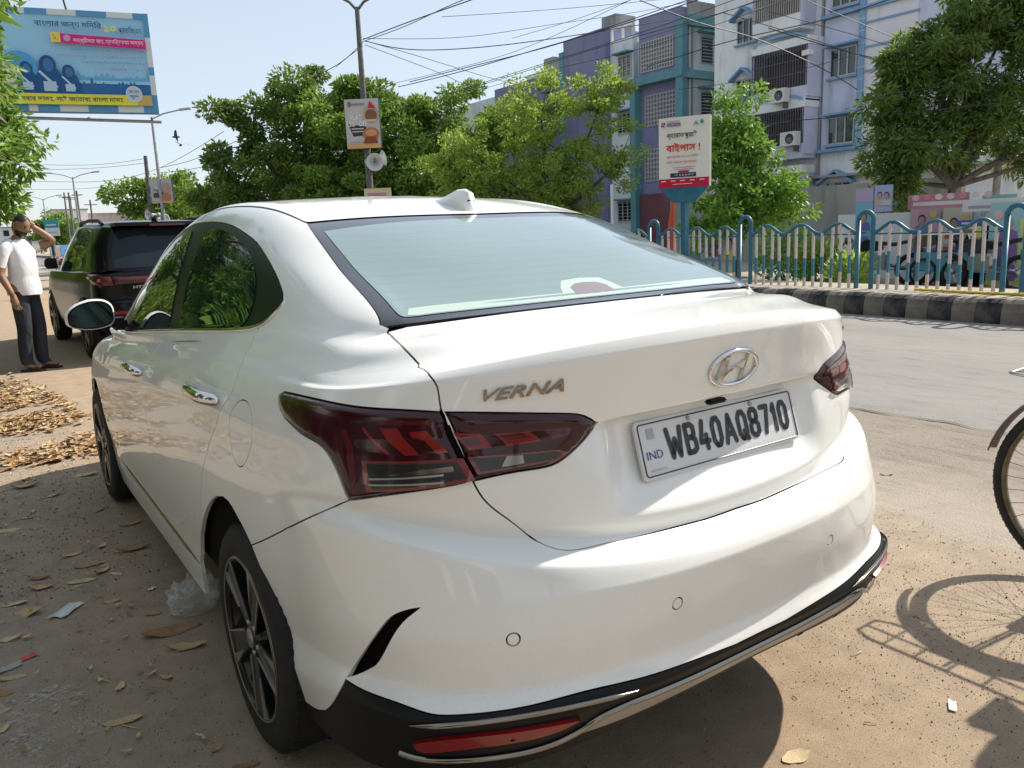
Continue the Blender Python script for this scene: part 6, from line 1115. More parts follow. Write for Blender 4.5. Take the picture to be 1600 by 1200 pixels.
# ================================================================ the black SUV ahead
M_BLK = paint('black_paint', (.005, .0055, .007), cw=.1); M_BLK.node_tree.nodes['Principled BSDF'].inputs['Roughness'].default_value = .18; M_BLK.node_tree.nodes['Principled BSDF'].inputs['Specular IOR Level'].default_value = .25
M_SGLASS = mat('suv_glass', (.012, .02, .028), .04, spec=.3); M_CLAD = mat('suv_cladding', (.03, .03, .032), .55)
def set_shell(rings, crease):
    global SG, TQ, NT, NU, NG, _hc, CREASE
    CREASE = crease; SG, TQ = build(rings); NT, NU, _ = SG.shape; du = np.gradient(SG, axis=1); dt = np.gradient(SG, axis=0); du[:, 0] = (SG[:, 1]-SG[:, 1]*np.array([-1, 1, 1]))/2
    NG = np.cross(dt, du); NG /= np.linalg.norm(NG, axis=2, keepdims=True)+1e-12; _hc = np.r_[0, np.cumsum(np.linalg.norm(np.diff(SG[:, int(N1*.6)], axis=0), axis=1)+.002)]
YF = 4.3
W_ = lambda y0, w, z, zs_, **k: wallring(y0, w, [z], zs_, D=.46, n=3.4, wr=.95, DF=.7, **k)
SR = [W_(.10, .84, .30, .26, zF=.3), W_(.03, .88, .40, .36, zF=.4), W_(.0, .905, .58, .56, zF=.55), W_(.01, .91, .70, .70, zF=.65), W_(.07, .91, .74, .76, zF=.7), W_(.06, .90, .92, .92, zF=.85, yf0=.1), W_(.09, .88, 1.02, 1.02, zF=.92, yf0=.25),
  ptring([(0, .13, 1.06), (-.4, .145, 1.06), (-.72, .2, 1.06)], [(-.72, .2, 1.06), (-.82, .42, 1.06), (-.845, 1.0, 1.05), (-.85, 2.0, 1.03), (-.84, 2.9, 1.01), (-.80, 3.25, 1.0)], [(-.8, 3.25, 1.0), (-.5, 3.5, 1.02), (0, 3.55, 1.03)]),
  ptring([(0, .25, 1.30), (-.4, .265, 1.30), (-.66, .32, 1.30)], [(-.66, .32, 1.30), (-.75, .52, 1.32), (-.77, 1.0, 1.33), (-.775, 2.0, 1.32), (-.76, 2.6, 1.28), (-.74, 2.85, 1.25)], [(-.74, 2.85, 1.25), (-.5, 3.0, 1.28), (0, 3.05, 1.29)]),
  ptring([(0, .36, 1.55), (-.36, .375, 1.55), (-.57, .43, 1.545)], [(-.57, .43, 1.545), (-.65, .62, 1.56), (-.665, 1.1, 1.585), (-.67, 1.8, 1.59), (-.66, 2.2, 1.56), (-.65, 2.35, 1.53)], [(-.65, 2.35, 1.53), (-.4, 2.45, 1.55), (0, 2.5, 1.56)]),
  ptring([(0, .55, 1.60), (-.3, .56, 1.60), (-.45, .6, 1.60)], [(-.45, .6, 1.60), (-.5, .8, 1.61), (-.5, 1.2, 1.625), (-.5, 1.8, 1.63), (-.48, 2.1, 1.605), (-.47, 2.2, 1.59)], [(-.47, 2.2, 1.59), (-.3, 2.25, 1.60), (0, 2.28, 1.605)]),
  ptring([(0, 1.0, 1.635), (-.1, 1.0, 1.635), (-.2, 1.02, 1.635)], [(-.2, 1.02, 1.635), (-.2, 1.3, 1.645), (-.2, 1.7, 1.645)], [(-.2, 1.7, 1.645), (-.1, 1.7, 1.645), (0, 1.7, 1.645)])]
set_shell(SR, {3: .15, 4: .15, 6: .2, 9: .15})
suv = empty('parked_suv', (.76, 9.1, 0), R(2.5), 'black SUV parked ahead of the white saloon', 'car'); SHELL = suv
two('body', M_BLK, 0, 3, 0, 11, 200, 150)
rw = mirror_loop([(0, 7.12), (.6, 7.12), (.90, 7.15), (.93, 7.6), (.92, 8.4), (.90, 8.86), (.6, 8.9), (0, 8.9)]); panel('rear_window', rw, M_SGLASS, suv, off=.003, flange=.004, gap=0)
for s in (1, -1):
    for q in ([(1.10, 7.25), (1.14, 8.2), (1.22, 8.75), (1.40, 8.82), (1.47, 7.15)], [(1.49, 7.15), (1.43, 8.82), (1.75, 8.85), (1.93, 8.3), (1.97, 7.1)]): panel('side_window', raw(q)*np.array([s, 1]), M_SGLASS, suv, off=.003, flange=.004, gap=0)
    panel('tail_lamp', loop([(.62, 5.65), (.8, 5.95), (1.02, 6.1)], [(1.02, 6.1), (1.06, 5.6), (1.0, 5.2)], [(1.0, 5.2), (.8, 4.85), (.60, 4.8)], [(.60, 4.8), (.62, 5.65)])*np.array([s, 1]), M_LENSMID, suv, off=.002, pillow=(.02, .03), flange=.01, gap=0)
    panel('lamp_bar', raw([(.72, 5.15), (.95, 5.35), (.95, 5.5), (.72, 5.32)])*np.array([s, 1]), M_CLEAR, suv, off=.024, flange=0, gap=0, st=1, su=1)
    panel('tail_lamp_inner', loop([(.25, 5.5), (.6, 5.62)], [(.6, 5.62), (.58, 4.85)], [(.58, 4.85), (.3, 4.95)], [(.3, 4.95), (.25, 5.5)])*np.array([s, 1]), M_LENSMID, suv, off=.002, pillow=(.015, .03), flange=.01, gap=0)
    panel('lamp_bar', raw([(.38, 5.05), (.55, 5.0), (.55, 5.2), (.38, 5.22)])*np.array([s, 1]), M_CLEAR, suv, off=.019, flange=0, gap=0, st=1, su=1)
    panel('reflector', raw([(.45, 1.9), (.8, 1.9), (.8, 2.1), (.45, 2.1)])*np.array([s, 1]), M_LENSLIT, suv, off=.004, flange=0, gap=0, st=1, su=1)
    MB().tube([(s*-.60, .75, 1.59), (s*-.615, .85, 1.635), (s*-.62, 1.4, 1.655), (s*-.62, 2.0, 1.64), (s*-.60, 2.2, 1.58)], .022, 8).build('roof_rail', M_CLAD, suv)
    for wy in (.93, 3.52):
        ar = MB(); a = np.linspace(R(-25), R(205), 30); v = [(s*-(.905+.012*(r < .40)), wy+r*math.cos(t), .34+r*math.sin(t)) for r in (.345, .40) for t in a]; ar.add(v, [(i, i+1, 31+i, 30+i) for i in range(29)], True); ar.build('arch_cladding', M_CLAD, suv)
        dk = [(s*-.9, wy+.35*math.cos(t), .34+.35*math.sin(t)) for t in np.linspace(0, 6.283, 36, endpoint=False)]; MB().add(dk, [tuple(range(36))]).build('wheel_well', M_VOID, suv)
        w = copy_tree(WHEEL, suv); w.location = (s*-.822, wy, .34); w.scale = (1, 1.1, 1.1); w.rotation_euler = (wy, 0, 0 if s > 0 else math.pi)
    MB().add([(s*-(.80+.20*t), 2.88+.03*k, 1.13+.075*z) for k in (0, 1) for t, z in ((.2, -1), (.9, -1), (1.05, -.4), (1.0, .7), (.8, 1), (.25, .85))], [tuple(range(6)), tuple(range(6, 12))]+[(i, (i+1) % 6, 6+(i+1) % 6, 6+i) for i in range(6)]).build('door_mirror', M_BLK, suv, .01)
MB().box((-.58, .20, 1.555), (.58, .50, 1.595)).build('spoiler', M_BLK, suv, .015); MB().box((-.2, .19, 1.548), (.2, .2, 1.575)).build('stop_lamp', M_LENSMID, suv)
MB().box((-.55, -.012, .34), (.55, .06, .44)).build('skid_plate', M_SILVER, suv, .02); MB().tube([(0, .85, 1.61), (0, .8, 1.66), (0, .72, 1.665), (0, .70, 1.62)], [.03, .02, .015, .02], 8).build('antenna_fin', M_BLK, suv)
me = text_mesh('HTK', w=.14, h=.03, extrude=0); xform(me, Matrix.Translation((-.42, .045, .86)) @ Matrix.Rotation(math.pi/2, 4, 'X')); obj('model_lettering', me, M_CHROME, suv)
pl2 = MB().box((-.25, .045, .82), (.25, .055, .94)).build('number_plate', M_PLATE, suv)
# ================================================================ people
def skin_body(name, J, E_, rad, root_i, parent, mats, pick, sub=2):
    """one continuous body from joints J, edges E_, radii rad; pick(face centre)->material index"""
    me = bpy.data.meshes.new(name); me.from_pydata([tuple(p) for p in J], E_, []); o = bpy.data.objects.new(name, me); COL.objects.link(o)
    o.modifiers.new('skin', 'SKIN'); sv = me.skin_vertices[0].data if me.skin_vertices else None
    if sv is None:
        bpy.context.view_layer.objects.active = o; bpy.ops.mesh.customdata_skin_add(); sv = me.skin_vertices[0].data
    for i, r_ in enumerate(rad): sv[i].radius = (r_, r_) if not hasattr(r_, '__len__') else r_; sv[i].use_root = (i == root_i)
    o.modifiers['skin'].use_smooth_shade = True; ss = o.modifiers.new('sub', 'SUBSURF'); ss.levels = sub; ss.render_levels = sub
    dg = bpy.context.evaluated_depsgraph_get(); m2 = bpy.data.meshes.new_from_object(o.evaluated_get(dg)); bpy.data.objects.remove(o)
    for m_ in mats: m2.materials.append(m_)
    m2.materials.clear()
    for m_ in mats: m2.materials.append(m_)
    for p in m2.polygons: p.material_index = pick(p.center, p.normal); p.use_smooth = True
    return obj(name, m2, None, parent)
M_SKIN = mottled('brown_skin', (.22, .115, .07), (.28, .15, .095), 14, .5, .1, 60, .002); M_HAIR = mat('black_hair', (.012, .010, .009), .55)
def cloth(name, a, b, sc=9, k=.6): m = mottled(name, a, b, 3, .85, 0); bump(m, nz(m, sc, 3, .5, stretch=(1, 1, .45)), k, .03); return m
M_SHIRT = cloth('white_polo', (.66, .67, .70), (.74, .75, .77)); M_JEANS = cloth('dark_jeans', (.012, .015, .024), (.028, .032, .045), 12, .9); M_SANDAL = mat('brown_sandal', (.06, .03, .02), .7)
def hand(name, wrist, d, palm_n, parent, curl=.5, s=1.0, mt=None):
    """palm with five bent fingers; d from wrist to fingers, palm_n out of the palm"""
    mt = mt or M_SKIN; d = Vector(d).normalized(); n = Vector(palm_n); n = (n-d*n.dot(d)).normalized(); x = d.cross(n); m = MB(); w = Vector(wrist)
    def P_(a, b, c): return w+d*a*s+x*b*s+n*c*s
    m.tube([P_(-.02, 0, 0), P_(.03, 0, 0), P_(.07, 0, .004), P_(.095, 0, .006)], [.024*s, .032*s, .036*s, .03*s], 10, sx=1.0)
    for b, l in ((-.030, .062), (-.010, .075), (.011, .070), (.030, .055)):
        p0 = P_(.085, b, .004); p1 = P_(.085+l*.45, b, .004+l*.30*curl); p2 = P_(.085+l*.8, b, .004+l*.85*curl); p3 = P_(.085+l*(1-.3*curl), b, .004+l*1.25*curl); m.tube([p0, p1, p2, p3], [.0095*s, .009*s, .008*s, .006*s], 7)
    m.tube([P_(.02, -.030, .004), P_(.05, -.052, .018), P_(.08, -.055, .034)], [.012*s, .0105*s, .008*s], 7)
    return m.build(name, mt, parent, fix=False)
def head(parent, c, fwd, up, skin, hair, beard=True, s=1.0):
    f = Vector(fwd).normalized(); u = Vector(up); u = (u-f*u.dot(f)).normalized(); l = u.cross(f); c = Vector(c); v = []; nu_, nv_ = 28, 20
    for j in range(nv_+1):
        ph = math.pi*j/nv_; z = math.cos(ph); r_ = math.sin(ph)
        for i in range(nu_):
            a = 2*math.pi*i/nu_; x = r_*math.cos(a); y = r_*math.sin(a)
            zz = z*.118; xx = x*.098; yy = y*.076
            if x > 0: xx *= 1-.10*max(0, -z)
            if z < -.2: yy *= 1+.22*(z+.2); xx += .012*max(0, -z-.3)*max(0, x)*1.5
            g = math.exp(-((y/.22)**2))*max(0, x)
            xx += g*(.018*math.exp(-((z+.12)/.16)**2)+.006*math.exp(-((z+.52)/.10)**2)-.006*math.exp(-((z-.10)/.08)**2))
            xx -= .008*max(0, x)*math.exp(-((abs(y)-.38)/.16)**2-((z-.06)/.12)**2)
            v.append(c+(f*xx+l*yy+u*zz)*s)
    fc = [(j*nu_+i, j*nu_+(i+1) % nu_, (j+1)*nu_+(i+1) % nu_, (j+1)*nu_+i) for j in range(nv_) for i in range(nu_)]
    o = MB().add(v, fc, True).build('head', skin, parent, fix=False); o.data.materials.append(hair)
    for p in o.data.polygons:
        q = (p.center-c)/s; x, y, z = q.dot(f), q.dot(l), q.dot(u)
        if z > .055+.05*max(0, x/.09) and not (x > .05 and z < .085) or (x < -.02 and z > -.045): p.material_index = 1
        if beard and x > .0 and (z < -.036 and not (x > .085 and -.058 < z < -.046)) and abs(y) < .2: p.material_index = 1
    for sd in (-1, 1):
        e = c+(f*.082+l*.030*sd+u*.012)*s; MB().lathe([(0, -.004), (.011, -.002), (.012, .002), (0, .006)], tuple(e), 'x', 10).build('eye', mat('eye', (.02, .015, .01), .2), o); MB().tube([e+(l*.018+u*.018)*s, e+(f*.006+u*.024)*s, e+(-l*.018+u*.018)*s], .004*s, 5).build('eyebrow', hair, o)
        MB().tube([c+(l*.074*sd+u*.02-f*.01)*s, c+(l*.084*sd-f*.018+u*.03)*s, c+(l*.084*sd-f*.022-u*.005)*s, c+(l*.074*sd-f*.008-u*.025)*s], .009*s, 6).build('ear', skin, o)
    cap = [p for p in v]; hv = []
    for j in range(8):
        for i in range(nu_): q = v[j*nu_+i]-c; k = 1.035 if (q.dot(f) < .055*s or j < 4) else .96; hv.append(c+q*k+u*.004)
    MB().add(hv, [(j*nu_+i, j*nu_+(i+1) % nu_, (j+1)*nu_+(i+1) % nu_, (j+1)*nu_+i) for j in range(7) for i in range(nu_)], True).build('hair', hair, o, fix=False)
    return o
man = empty('person', (-.80, 9.42, 0), R(-38), 'person in white polo and dark jeans, hand on head, beside the black SUV', 'person')
# local frame: +x is forward, +y the left hand side
J = [(0, 0, .92), (.02, 0, 1.02), (.045, 0, 1.13), (.03, 0, 1.27), (-.005, 0, 1.385), (.0, 0, 1.44), (.05, 0, 1.50),           # 0-6 spine, neck
     (-.01, -.11, 1.375), (-.025, -.185, 1.34), (-.07, -.235, 1.10), (-.055, -.24, 1.06), (.04, -.235, .85),                 # 7-11 right arm
     (.0, .11, 1.375), (.03, .18, 1.35), (.20, .30, 1.40), (.235, .30, 1.425), (.10, .13, 1.60),                              # 12-16 left arm
     (0, -.085, .86), (.015, -.10, .66), (.02, -.105, .48), (-.01, -.105, .28), (-.02, -.10, .09), (.06, -.105, .04), (.15, -.115, .035),
     (0, .085, .86), (.03, .09, .66), (.05, .095, .48), (.03, .10, .28), (.03, .10, .09), (.11, .105, .04), (.20, .115, .035)]
EJ = [(0, 1), (1, 2), (2, 3), (3, 4), (4, 5), (5, 6), (4, 7), (7, 8), (8, 9), (9, 10), (10, 11), (4, 12), (12, 13), (13, 14), (14, 15), (15, 16), (0, 17), (17, 18), (18, 19), (19, 20), (20, 21), (21, 22), (22, 23), (0, 24), (24, 25), (25, 26), (26, 27), (27, 28), (28, 29), (29, 30)]
RJ = [(.15, .125), (.165, .135), (.175, .155), (.165, .13), (.11, .10), (.058, .058), (.055, .055), (.085, .085), (.072, .072), (.048, .048), (.045, .045), (.028, .028), (.085, .085), (.07, .07), (.047, .047), (.045, .045), (.03, .03),
      .098, .092, .08, .075, .07, (.042, .04), (.036, .025), .098, .092, .08, .075, .07, (.042, .04), (.036, .025)]
def pick(c, n):
    x, y, z = c
    if z < .075: return 3 if z < .05 else 0
    if z < .875 and abs(y) < .215: return 2
    if z > 1.435 and abs(y) < .10 and x < .13: return 0
    if y < -.16 and z < 1.155: return 0
    if y > .12 and x > .13: return 0
    if z > 1.46: return 0
    return 1
skin_body('body', J, EJ, RJ, 0, man, [M_SKIN, M_SHIRT, M_JEANS, M_SANDAL], pick)
head(man, (.085, 0, 1.585), (.90, -.18, -.42), (.35, .04, .95), M_SKIN, M_HAIR)
hand('right_hand', (.042, -.235, .845), (.10, 0, -1), (0, 1, .05), man, .55, 1.05); hand('left_hand', (.115, .145, 1.605), (-.55, -.75, .55), (-.2, -.6, -.8), man, .5, 1.0)
MB().lathe([(.075, 0), (.082, .012), (.072, .03), (.064, .028)], (.015, 0, 1.415), n=24).build('collar', M_SHIRT, man)
MB().lathe([(.172, .845), (.176, .90), (.170, .98), (.158, 1.05)], (.012, 0, 0), n=40, M=Matrix.Diagonal((1.0, .92, 1, 1))).build('shirt_hem', M_SHIRT, man)
for y, x in ((-.11, .05), (.108, .10)): MB().cbox((x, y, .012), (.27, .10, .024)).build('sandal', M_SANDAL, man, .02)
MB().tube([(.075, -.235, .74), (.085, -.24, .72), (.075, -.232, .70), (.068, -.235, .72)], .003, 5, closed=True).build('key_ring', M_CHROME, man)
# ================================================================ the bicycle at the right edge, with its rider
M_BKF = mat('bike_black', (.012, .012, .013), .35, coat=.5); M_GUARD = mottled('maroon_guard', (.10, .012, .018), (.06, .05, .045), 12, .4, .1, coat=.4); M_RIMR = mottled('rusty_rim', (.13, .10, .06), (.22, .19, .13), 20, .4, 0, metal=.7); M_SPK = mat('spoke_steel', (.22, .21, .2), .4, .8); M_STEEL = mat('worn_steel', (.42, .41, .40), .35, .8)
bike = empty('bicycle', (1.80, .105, 0), 0, 'black bicycle with maroon mudguard and rear carrier cut off by the right edge', 'bicycle')
WR = .352
def bwheel(yc, nm):
    w = empty(nm); w.parent = bike; w.location = (0, yc, WR)
    t = MB(); t.tube([(0, (WR-.019)*math.cos(a), (WR-.019)*math.sin(a)) for a in np.linspace(0, 6.2832, 72, endpoint=False)], .0195, 10, closed=True)
    for k in range(90):
        A = Matrix.Rotation(2*math.pi*k/90, 4, 'X')
        t.cbox((0, 0, WR-.0012), (.020, .006, .0016), A)
    t.build('tyre', M_TYRE, w, fix=False); MB().lathe([(WR-.034, -.014), (WR-.046, -.010), (WR-.046, .010), (WR-.034, .014)], ax='x', n=64).build('rim', M_RIMR, w)
    MB().lathe([(.0, -.05), (.02, -.048), (.024, -.03), (.012, -.026), (.012, .026), (.024, .03), (.02, .048), (0, .05)], ax='x', n=18).build('hub', M_STEEL, w)
    s = MB()
    for k in range(36):
        a = 2*math.pi*k/36; b = a+(.55 if k % 4 < 2 else -.55); sx = .028*(1 if k % 2 else -1); s.tube([(sx, .021*math.cos(b), .021*math.sin(b)), (0, (WR-.044)*math.cos(a), (WR-.044)*math.sin(a))], .0013, 4, cap=False)
    o = s.build('spokes', M_SPK, w, fix=False); o['kind'] = 'stuff'
    return w
bwheel(0, 'wheel'); bwheel(-1.12, 'wheel')
def guard(yc, a0, a1, nm):
    g = MB(); aa = np.linspace(a0, a1, 26); rows = [[(x, yc+(WR+.022+.012*(1-(x/.032)**2))*math.cos(a), WR+(WR+.022+.012*(1-(x/.032)**2))*math.sin(a)) for x in np.linspace(-.032, .032, 7)] for a in aa]
    v = [p for r_ in rows for p in r_]; g.add(v, [(i*7+j, i*7+j+1, (i+1)*7+j+1, (i+1)*7+j) for i in range(25) for j in range(6)], True); o = g.build(nm, M_GUARD, bike, fix=False); m_ = o.modifiers.new('s', 'SOLIDIFY'); m_.thickness = .003
guard(0, R(14), R(170), 'mudguard'); guard(-1.12, R(60), R(195), 'mudguard')
BB_ = (0, -.44, .29); ST = (0, -.30, .80); HT = (0, -.93, .86); HB = (0, -.97, .70)
fr_ = MB(); fr_.tube([BB_, ST], .016, 8).tube([ST, HT], .015, 8).tube([BB_, HB], .016, 8).tube([HT, HB], .019, 8).build('frame', M_BKF, bike)
for s in (-1, 1):
    MB().tube([(s*.055, 0, WR), (s*.05, -.2, .32), (s*.03, -.44, .29)], .010, 6).build('chain_stay', M_BKF, bike); MB().tube([(s*.055, 0, WR), (s*.03, -.29, .78)], .009, 6).build('seat_stay', M_BKF, bike); MB().tube([(s*.05, -1.12, WR), (s*.045, -1.0, .68), (0, -.97, .72)], .011, 6).build('fork', M_BKF, bike)
    MB().tube([(s*.06, 0, WR), (s*.07, .02, .74)], .006, 6).build('carrier_strut', M_STEEL, bike); MB().tube([(s*.10, -.95, .98), (s*.25, -.85, 1.02), (s*.27, -.70, 1.0)], .011, 6).build('handlebar', M_STEEL, bike)
ca = MB(); ca.tube([(-.075, -.22, .755), (-.075, .25, .755), (-.05, .30, .755), (.05, .30, .755), (.075, .25, .755), (.075, -.22, .755)], .0065, 6)
for y in (-.1, 0, .1, .2): ca.tube([(-.075, y, .755), (.075, y, .755)], .005, 6)
ca.tube([(0, -.2, .755), (0, .30, .755)], .005, 6); ca.build('carrier', M_STEEL, bike)
MB().tube([(0, 0, WR), (-.06, 0, WR)], .007, 6).tube([(-.05, .0, WR), (-.06, .03, WR-.02)], .006, 6).build('axle_nut', M_STEEL, bike)
MB().tube([ST, (0, -.27, .88)], .013, 8).build('seat_post', M_STEEL, bike)
sd = [(x*.1, -.28+y, .90+z) for x, y, z in ((-1, .12, 0), (1, .12, 0), (.35, -.06, .01), (.2, -.16, .0), (-.2, -.16, .0), (-.35, -.06, .01))]; MB().add(sd+[(a, b, c+.045) for a, b, c in sd], [tuple(range(6))[::-1], tuple(range(6, 12))]+[(i, (i+1) % 6, 6+(i+1) % 6, 6+i) for i in range(6)]).build('saddle', M_BKF, bike, .015)
MB().lathe([(.09, -.005), (.095, 0), (.09, .005), (.02, .004)], (-.06, -.44, .29), 'x', 30).build('chain_wheel', M_STEEL, bike); MB().cbox((-.062, -.22, .34), (.012, .52, .13)).build('chain_case', M_BKF, bike, .02)
# rider, standing over the bicycle just outside the frame
rid = empty('person', (1.80, -.30, 0), R(-90), 'person astride the bicycle just beyond the right edge', 'person')
J2 = [(0, 0, .93), (.02, 0, 1.03), (.04, 0, 1.14), (.05, 0, 1.27), (.06, 0, 1.38), (.07, 0, 1.44), (.10, 0, 1.50), (.06, -.11, 1.37), (.07, -.185, 1.34), (.20, -.24, 1.14), (.23, -.245, 1.12), (.42, -.24, 1.05), (.06, .11, 1.37), (.07, .185, 1.34), (.20, .24, 1.14), (.23, .245, 1.12), (.42, .24, 1.05),
      (0, -.10, .87), (.05, -.15, .66), (.06, -.17, .48), (.03, -.18, .28), (.02, -.18, .09), (.10, -.185, .04), (.19, -.19, .035), (0, .10, .87), (.05, .15, .66), (.06, .17, .48), (.03, .18, .28), (.02, .18, .09), (.10, .185, .04), (.19, .19, .035)]
M_CHECK = cloth('blue_shirt', (.10, .16, .26), (.14, .2, .3)); M_LUNGI = cloth('grey_trousers', (.09, .085, .08), (.12, .11, .10))
skin_body('body', J2, EJ, RJ, 0, rid, [M_SKIN, M_CHECK, M_LUNGI, M_SANDAL], lambda c, n: (3 if c.z < .07 else 2 if c.z < .93 and abs(c.y) < .28 and c.x < .3 else 0 if (c.x > .26 and abs(c.y) > .15) or c.z > 1.455 else 1))
MB().lathe([(.176, .90), (.178, .96), (.172, 1.04), (.160, 1.10)], (.015, 0, 0), n=40, M=Matrix.Diagonal((1.0, .94, 1, 1))).build('shirt_hem', M_CHECK, rid)
head(rid, (.12, 0, 1.60), (1, 0, -.1), (.1, 0, 1), M_SKIN, M_HAIR, False)
for s, nm in ((-1, 'right_hand'), (1, 'left_hand')): hand(nm, (.44, s*.24, 1.05), (1, 0, -.2), (0, 0, -1), rid, .9)
# ================================================================ roadside clutter behind the fence
def cy(y): return -.915+(y+.915)*.7026
def cz(z): return max(0, 1.342+(z-1.342)*.7026)
CX = 13.3
def cboard(name, y0, y1, z0, z1, col, label, x=CX, cat='poster'):
    return Board(name, (x, cy(y1), cz(z0)), (0, -1, 0), (0, 0, 1), cy(y1)-cy(y0), cz(z1)-cz(z0), label, cat, col, th=.03)
b = cboard('standing_poster', 11.78, 12.3, -.6, 2.05, (.20, .42, .55), 'tall poster of a person in blue beside the fence double post'); w, h = b.w, b.h
b.rect(0, 0, w, h*.12, (.35, .5, .2)); b.rect(0, h*.86, w, h, (.42, .36, .52)); b.face(w*.5, h*.70, w*.22, (.42, .26, .19), (.03, .03, .03), (.12, .14, .38)); b.rect(w*.2, h*.14, w*.8, h*.5, (.13, .16, .42)); b.rect(w*.05, h*.05, w*.95, h*.10, (.6, .55, .2))
b = cboard('banner', 11.25, 11.75, 1.40, 2.1, (.36, .40, .60), 'lilac banner with two portraits under the lilac block'); b.face(b.w*.3, b.h*.62, b.w*.16, (.45, .3, .22), (.05, .05, .05), (.55, .4, .3)); b.face(b.w*.72, b.h*.6, b.w*.16, (.45, .3, .22), (.06, .03, .03), (.5, .5, .55))
b = cboard('red_banner', 9.6, 11.2, 1.42, 1.80, (.50, .22, .27), 'pink patterned banner strung behind the mango trunk', CX+.5, 'banner'); b.rect(.1, .06, b.w-.1, .13, (.65, .6, .6)); [b.disc(.15+.22*k_, .21, .07, .055, ((.66, .5, .5), (.6, .25, .3), (.66, .6, .58))[k_ % 3]) for k_ in range(7)]
b = cboard('white_banner', 8.0, 9.6, 1.3, 1.6, (.60, .60, .58), 'narrow white banner at the right edge behind the trunk', CX+.3, 'banner'); b.rect(.1, .05, b.w*.7, .1, (.3, .3, .42))
b = cboard('standing_poster', 7.9, 8.72, -.5, 1.5, (.30, .50, .52), 'large poster of a person in purple at the right edge'); w, h = b.w, b.h
b.face(w*.55, h*.74, w*.15, (.42, .27, .2), (.35, .35, .35), (.24, .14, .36)); b.rect(w*.3, h*.05, w*.8, h*.5, (.25, .15, .38)); b.disc(w*.25, h*.85, w*.14, w*.14, (.6, .45, .42)); b.rect(0, 0, w, h*.06, (.5, .55, .15)); b.rect(w*.85, .1, w*.97, h*.8, (.5, .55, .25))
b = cboard('wall_poster', 8.9, 9.5, .30, 1.1, (.06, .10, .36), 'blue and yellow poster on the dark stall'); b.rect(0, b.h*.35, b.w, b.h*.8, (.62, .55, .08)); b.rect(b.w*.3, b.h*.4, b.w*.75, b.h*.72, (.5, .08, .07)); b.disc(b.w*.45, b.h*.2, .08, .06, (.1, .4, .2)); b.rect(b.w*.2, b.h*.87, b.w*.8, b.h*.93, (.5, .5, .56))
b = cboard('cloth_banner', 16.6, 18.1, .05, .85, (.42, .40, .52), 'printed cloth banner hanging behind the fence left of the small tree', CX+.1, 'banner'); b.face(b.w*.82, b.h*.65, .11, (.42, .28, .2), (.05, .05, .05), (.6, .5, .1)); b.poly([(.1, .3), (.5, .36), (.62, .28), (.4, .22), (.15, .2)], (.16, .10, .34)); b.poly([(.2, .12), (.6, .16), (.55, .08)], (.55, .1, .12))
for k, (y0, y1, z0, z1, c1, c2, lab) in enumerate(((7.35, 7.95, .25, 1.55, (.55, .35, .42), (.16, .2, .45), 'pink and blue wall poster right of the tall blue poster'), (6.75, 7.30, .35, 1.4, (.58, .55, .45), (.45, .12, .1), 'cream and red wall poster behind the food cart'), (6.0, 6.6, .9, 1.6, (.25, .45, .5), (.6, .55, .5), 'teal wall poster above the dark kiosk'), (5.0, 5.6, .3, 1.6, (.55, .5, .2), (.2, .15, .4), 'yellow and purple wall poster near the right edge'), (4.2, 4.9, .2, 1.5, (.5, .25, .2), (.6, .58, .5), 'brick red wall poster at the right edge'))):
    b = Board('wall_poster', (14.55, y1, z0), (0, -1, 0), (0, 0, 1), y1-y0, z1-z0, lab, 'poster', c1, th=.02); b.rect(.04, .05, b.w-.04, b.h*.3, c2); b.face(b.w*.4, b.h*.72, .09, (.42, .27, .2), (.05, .05, .05), c2); b.disc(b.w*.78, b.h*.8, .08, .08, (.62, .5, .2)); b.rect(.05, b.h*.34, b.w*.8, b.h*.38, (.6, .58, .55))
# low wall and stalls
tag(obj('boundary_wall', MB().box((14.6, 4.0, 0), (14.8, 9.6, 1.35)).me('w'), M_PALE), 'pale boundary wall behind the posters at the right', 'wall')
tag(obj('shop_wall', MB().box((19.6, 9.5, 0), (19.8, 19.5, 2.2)).me('w'), M_GREY), 'dim grey shop front behind the bushes', 'wall')
cart = empty('food_cart', (13.5, 6.55, 0), 0, 'teal food cart under a pale tarpaulin behind the fence', 'cart')
M_TARP = cloth('pale_tarp', (.55, .52, .40), (.62, .60, .48), 7, .5); tp_ = [(x*.45, y*.55, .93+.06*math.cos(x*1.5)*math.cos(y*1.7)-.22*(abs(y) > .9)) for y in (-1, -.85, -.4, 0, .4, .85, 1) for x in (-1, -.5, 0, .5, 1)]
MB().add(tp_, [(j*5+i, j*5+i+1, (j+1)*5+i+1, (j+1)*5+i) for j in range(6) for i in range(4)], True).build('tarpaulin', M_TARP, cart, fix=False); MB().box((-.4, -.5, .28), (.4, .5, .62)).build('cart_box', M_TEAL, cart, .02)
for x in (-.38, .38):
    for y in (-.48, .48): MB().tube([(x, y, 0), (x, y, .9)], .018, 6).build('post', M_IRON, cart)
for y in (-.3, .3): MB().lathe([(.22, -.02), (.26, -.02), (.26, .02), (.22, .02)], (-.42, y, .26), 'x', 20).build('wheel', M_TYRE, cart)
stall = tag(obj('dark_kiosk', MB().box((13.55, 6.0, 0), (14.2, 6.42, 1.05)).me('k'), M_VOID), 'dark kiosk carrying the blue and yellow poster', 'kiosk')
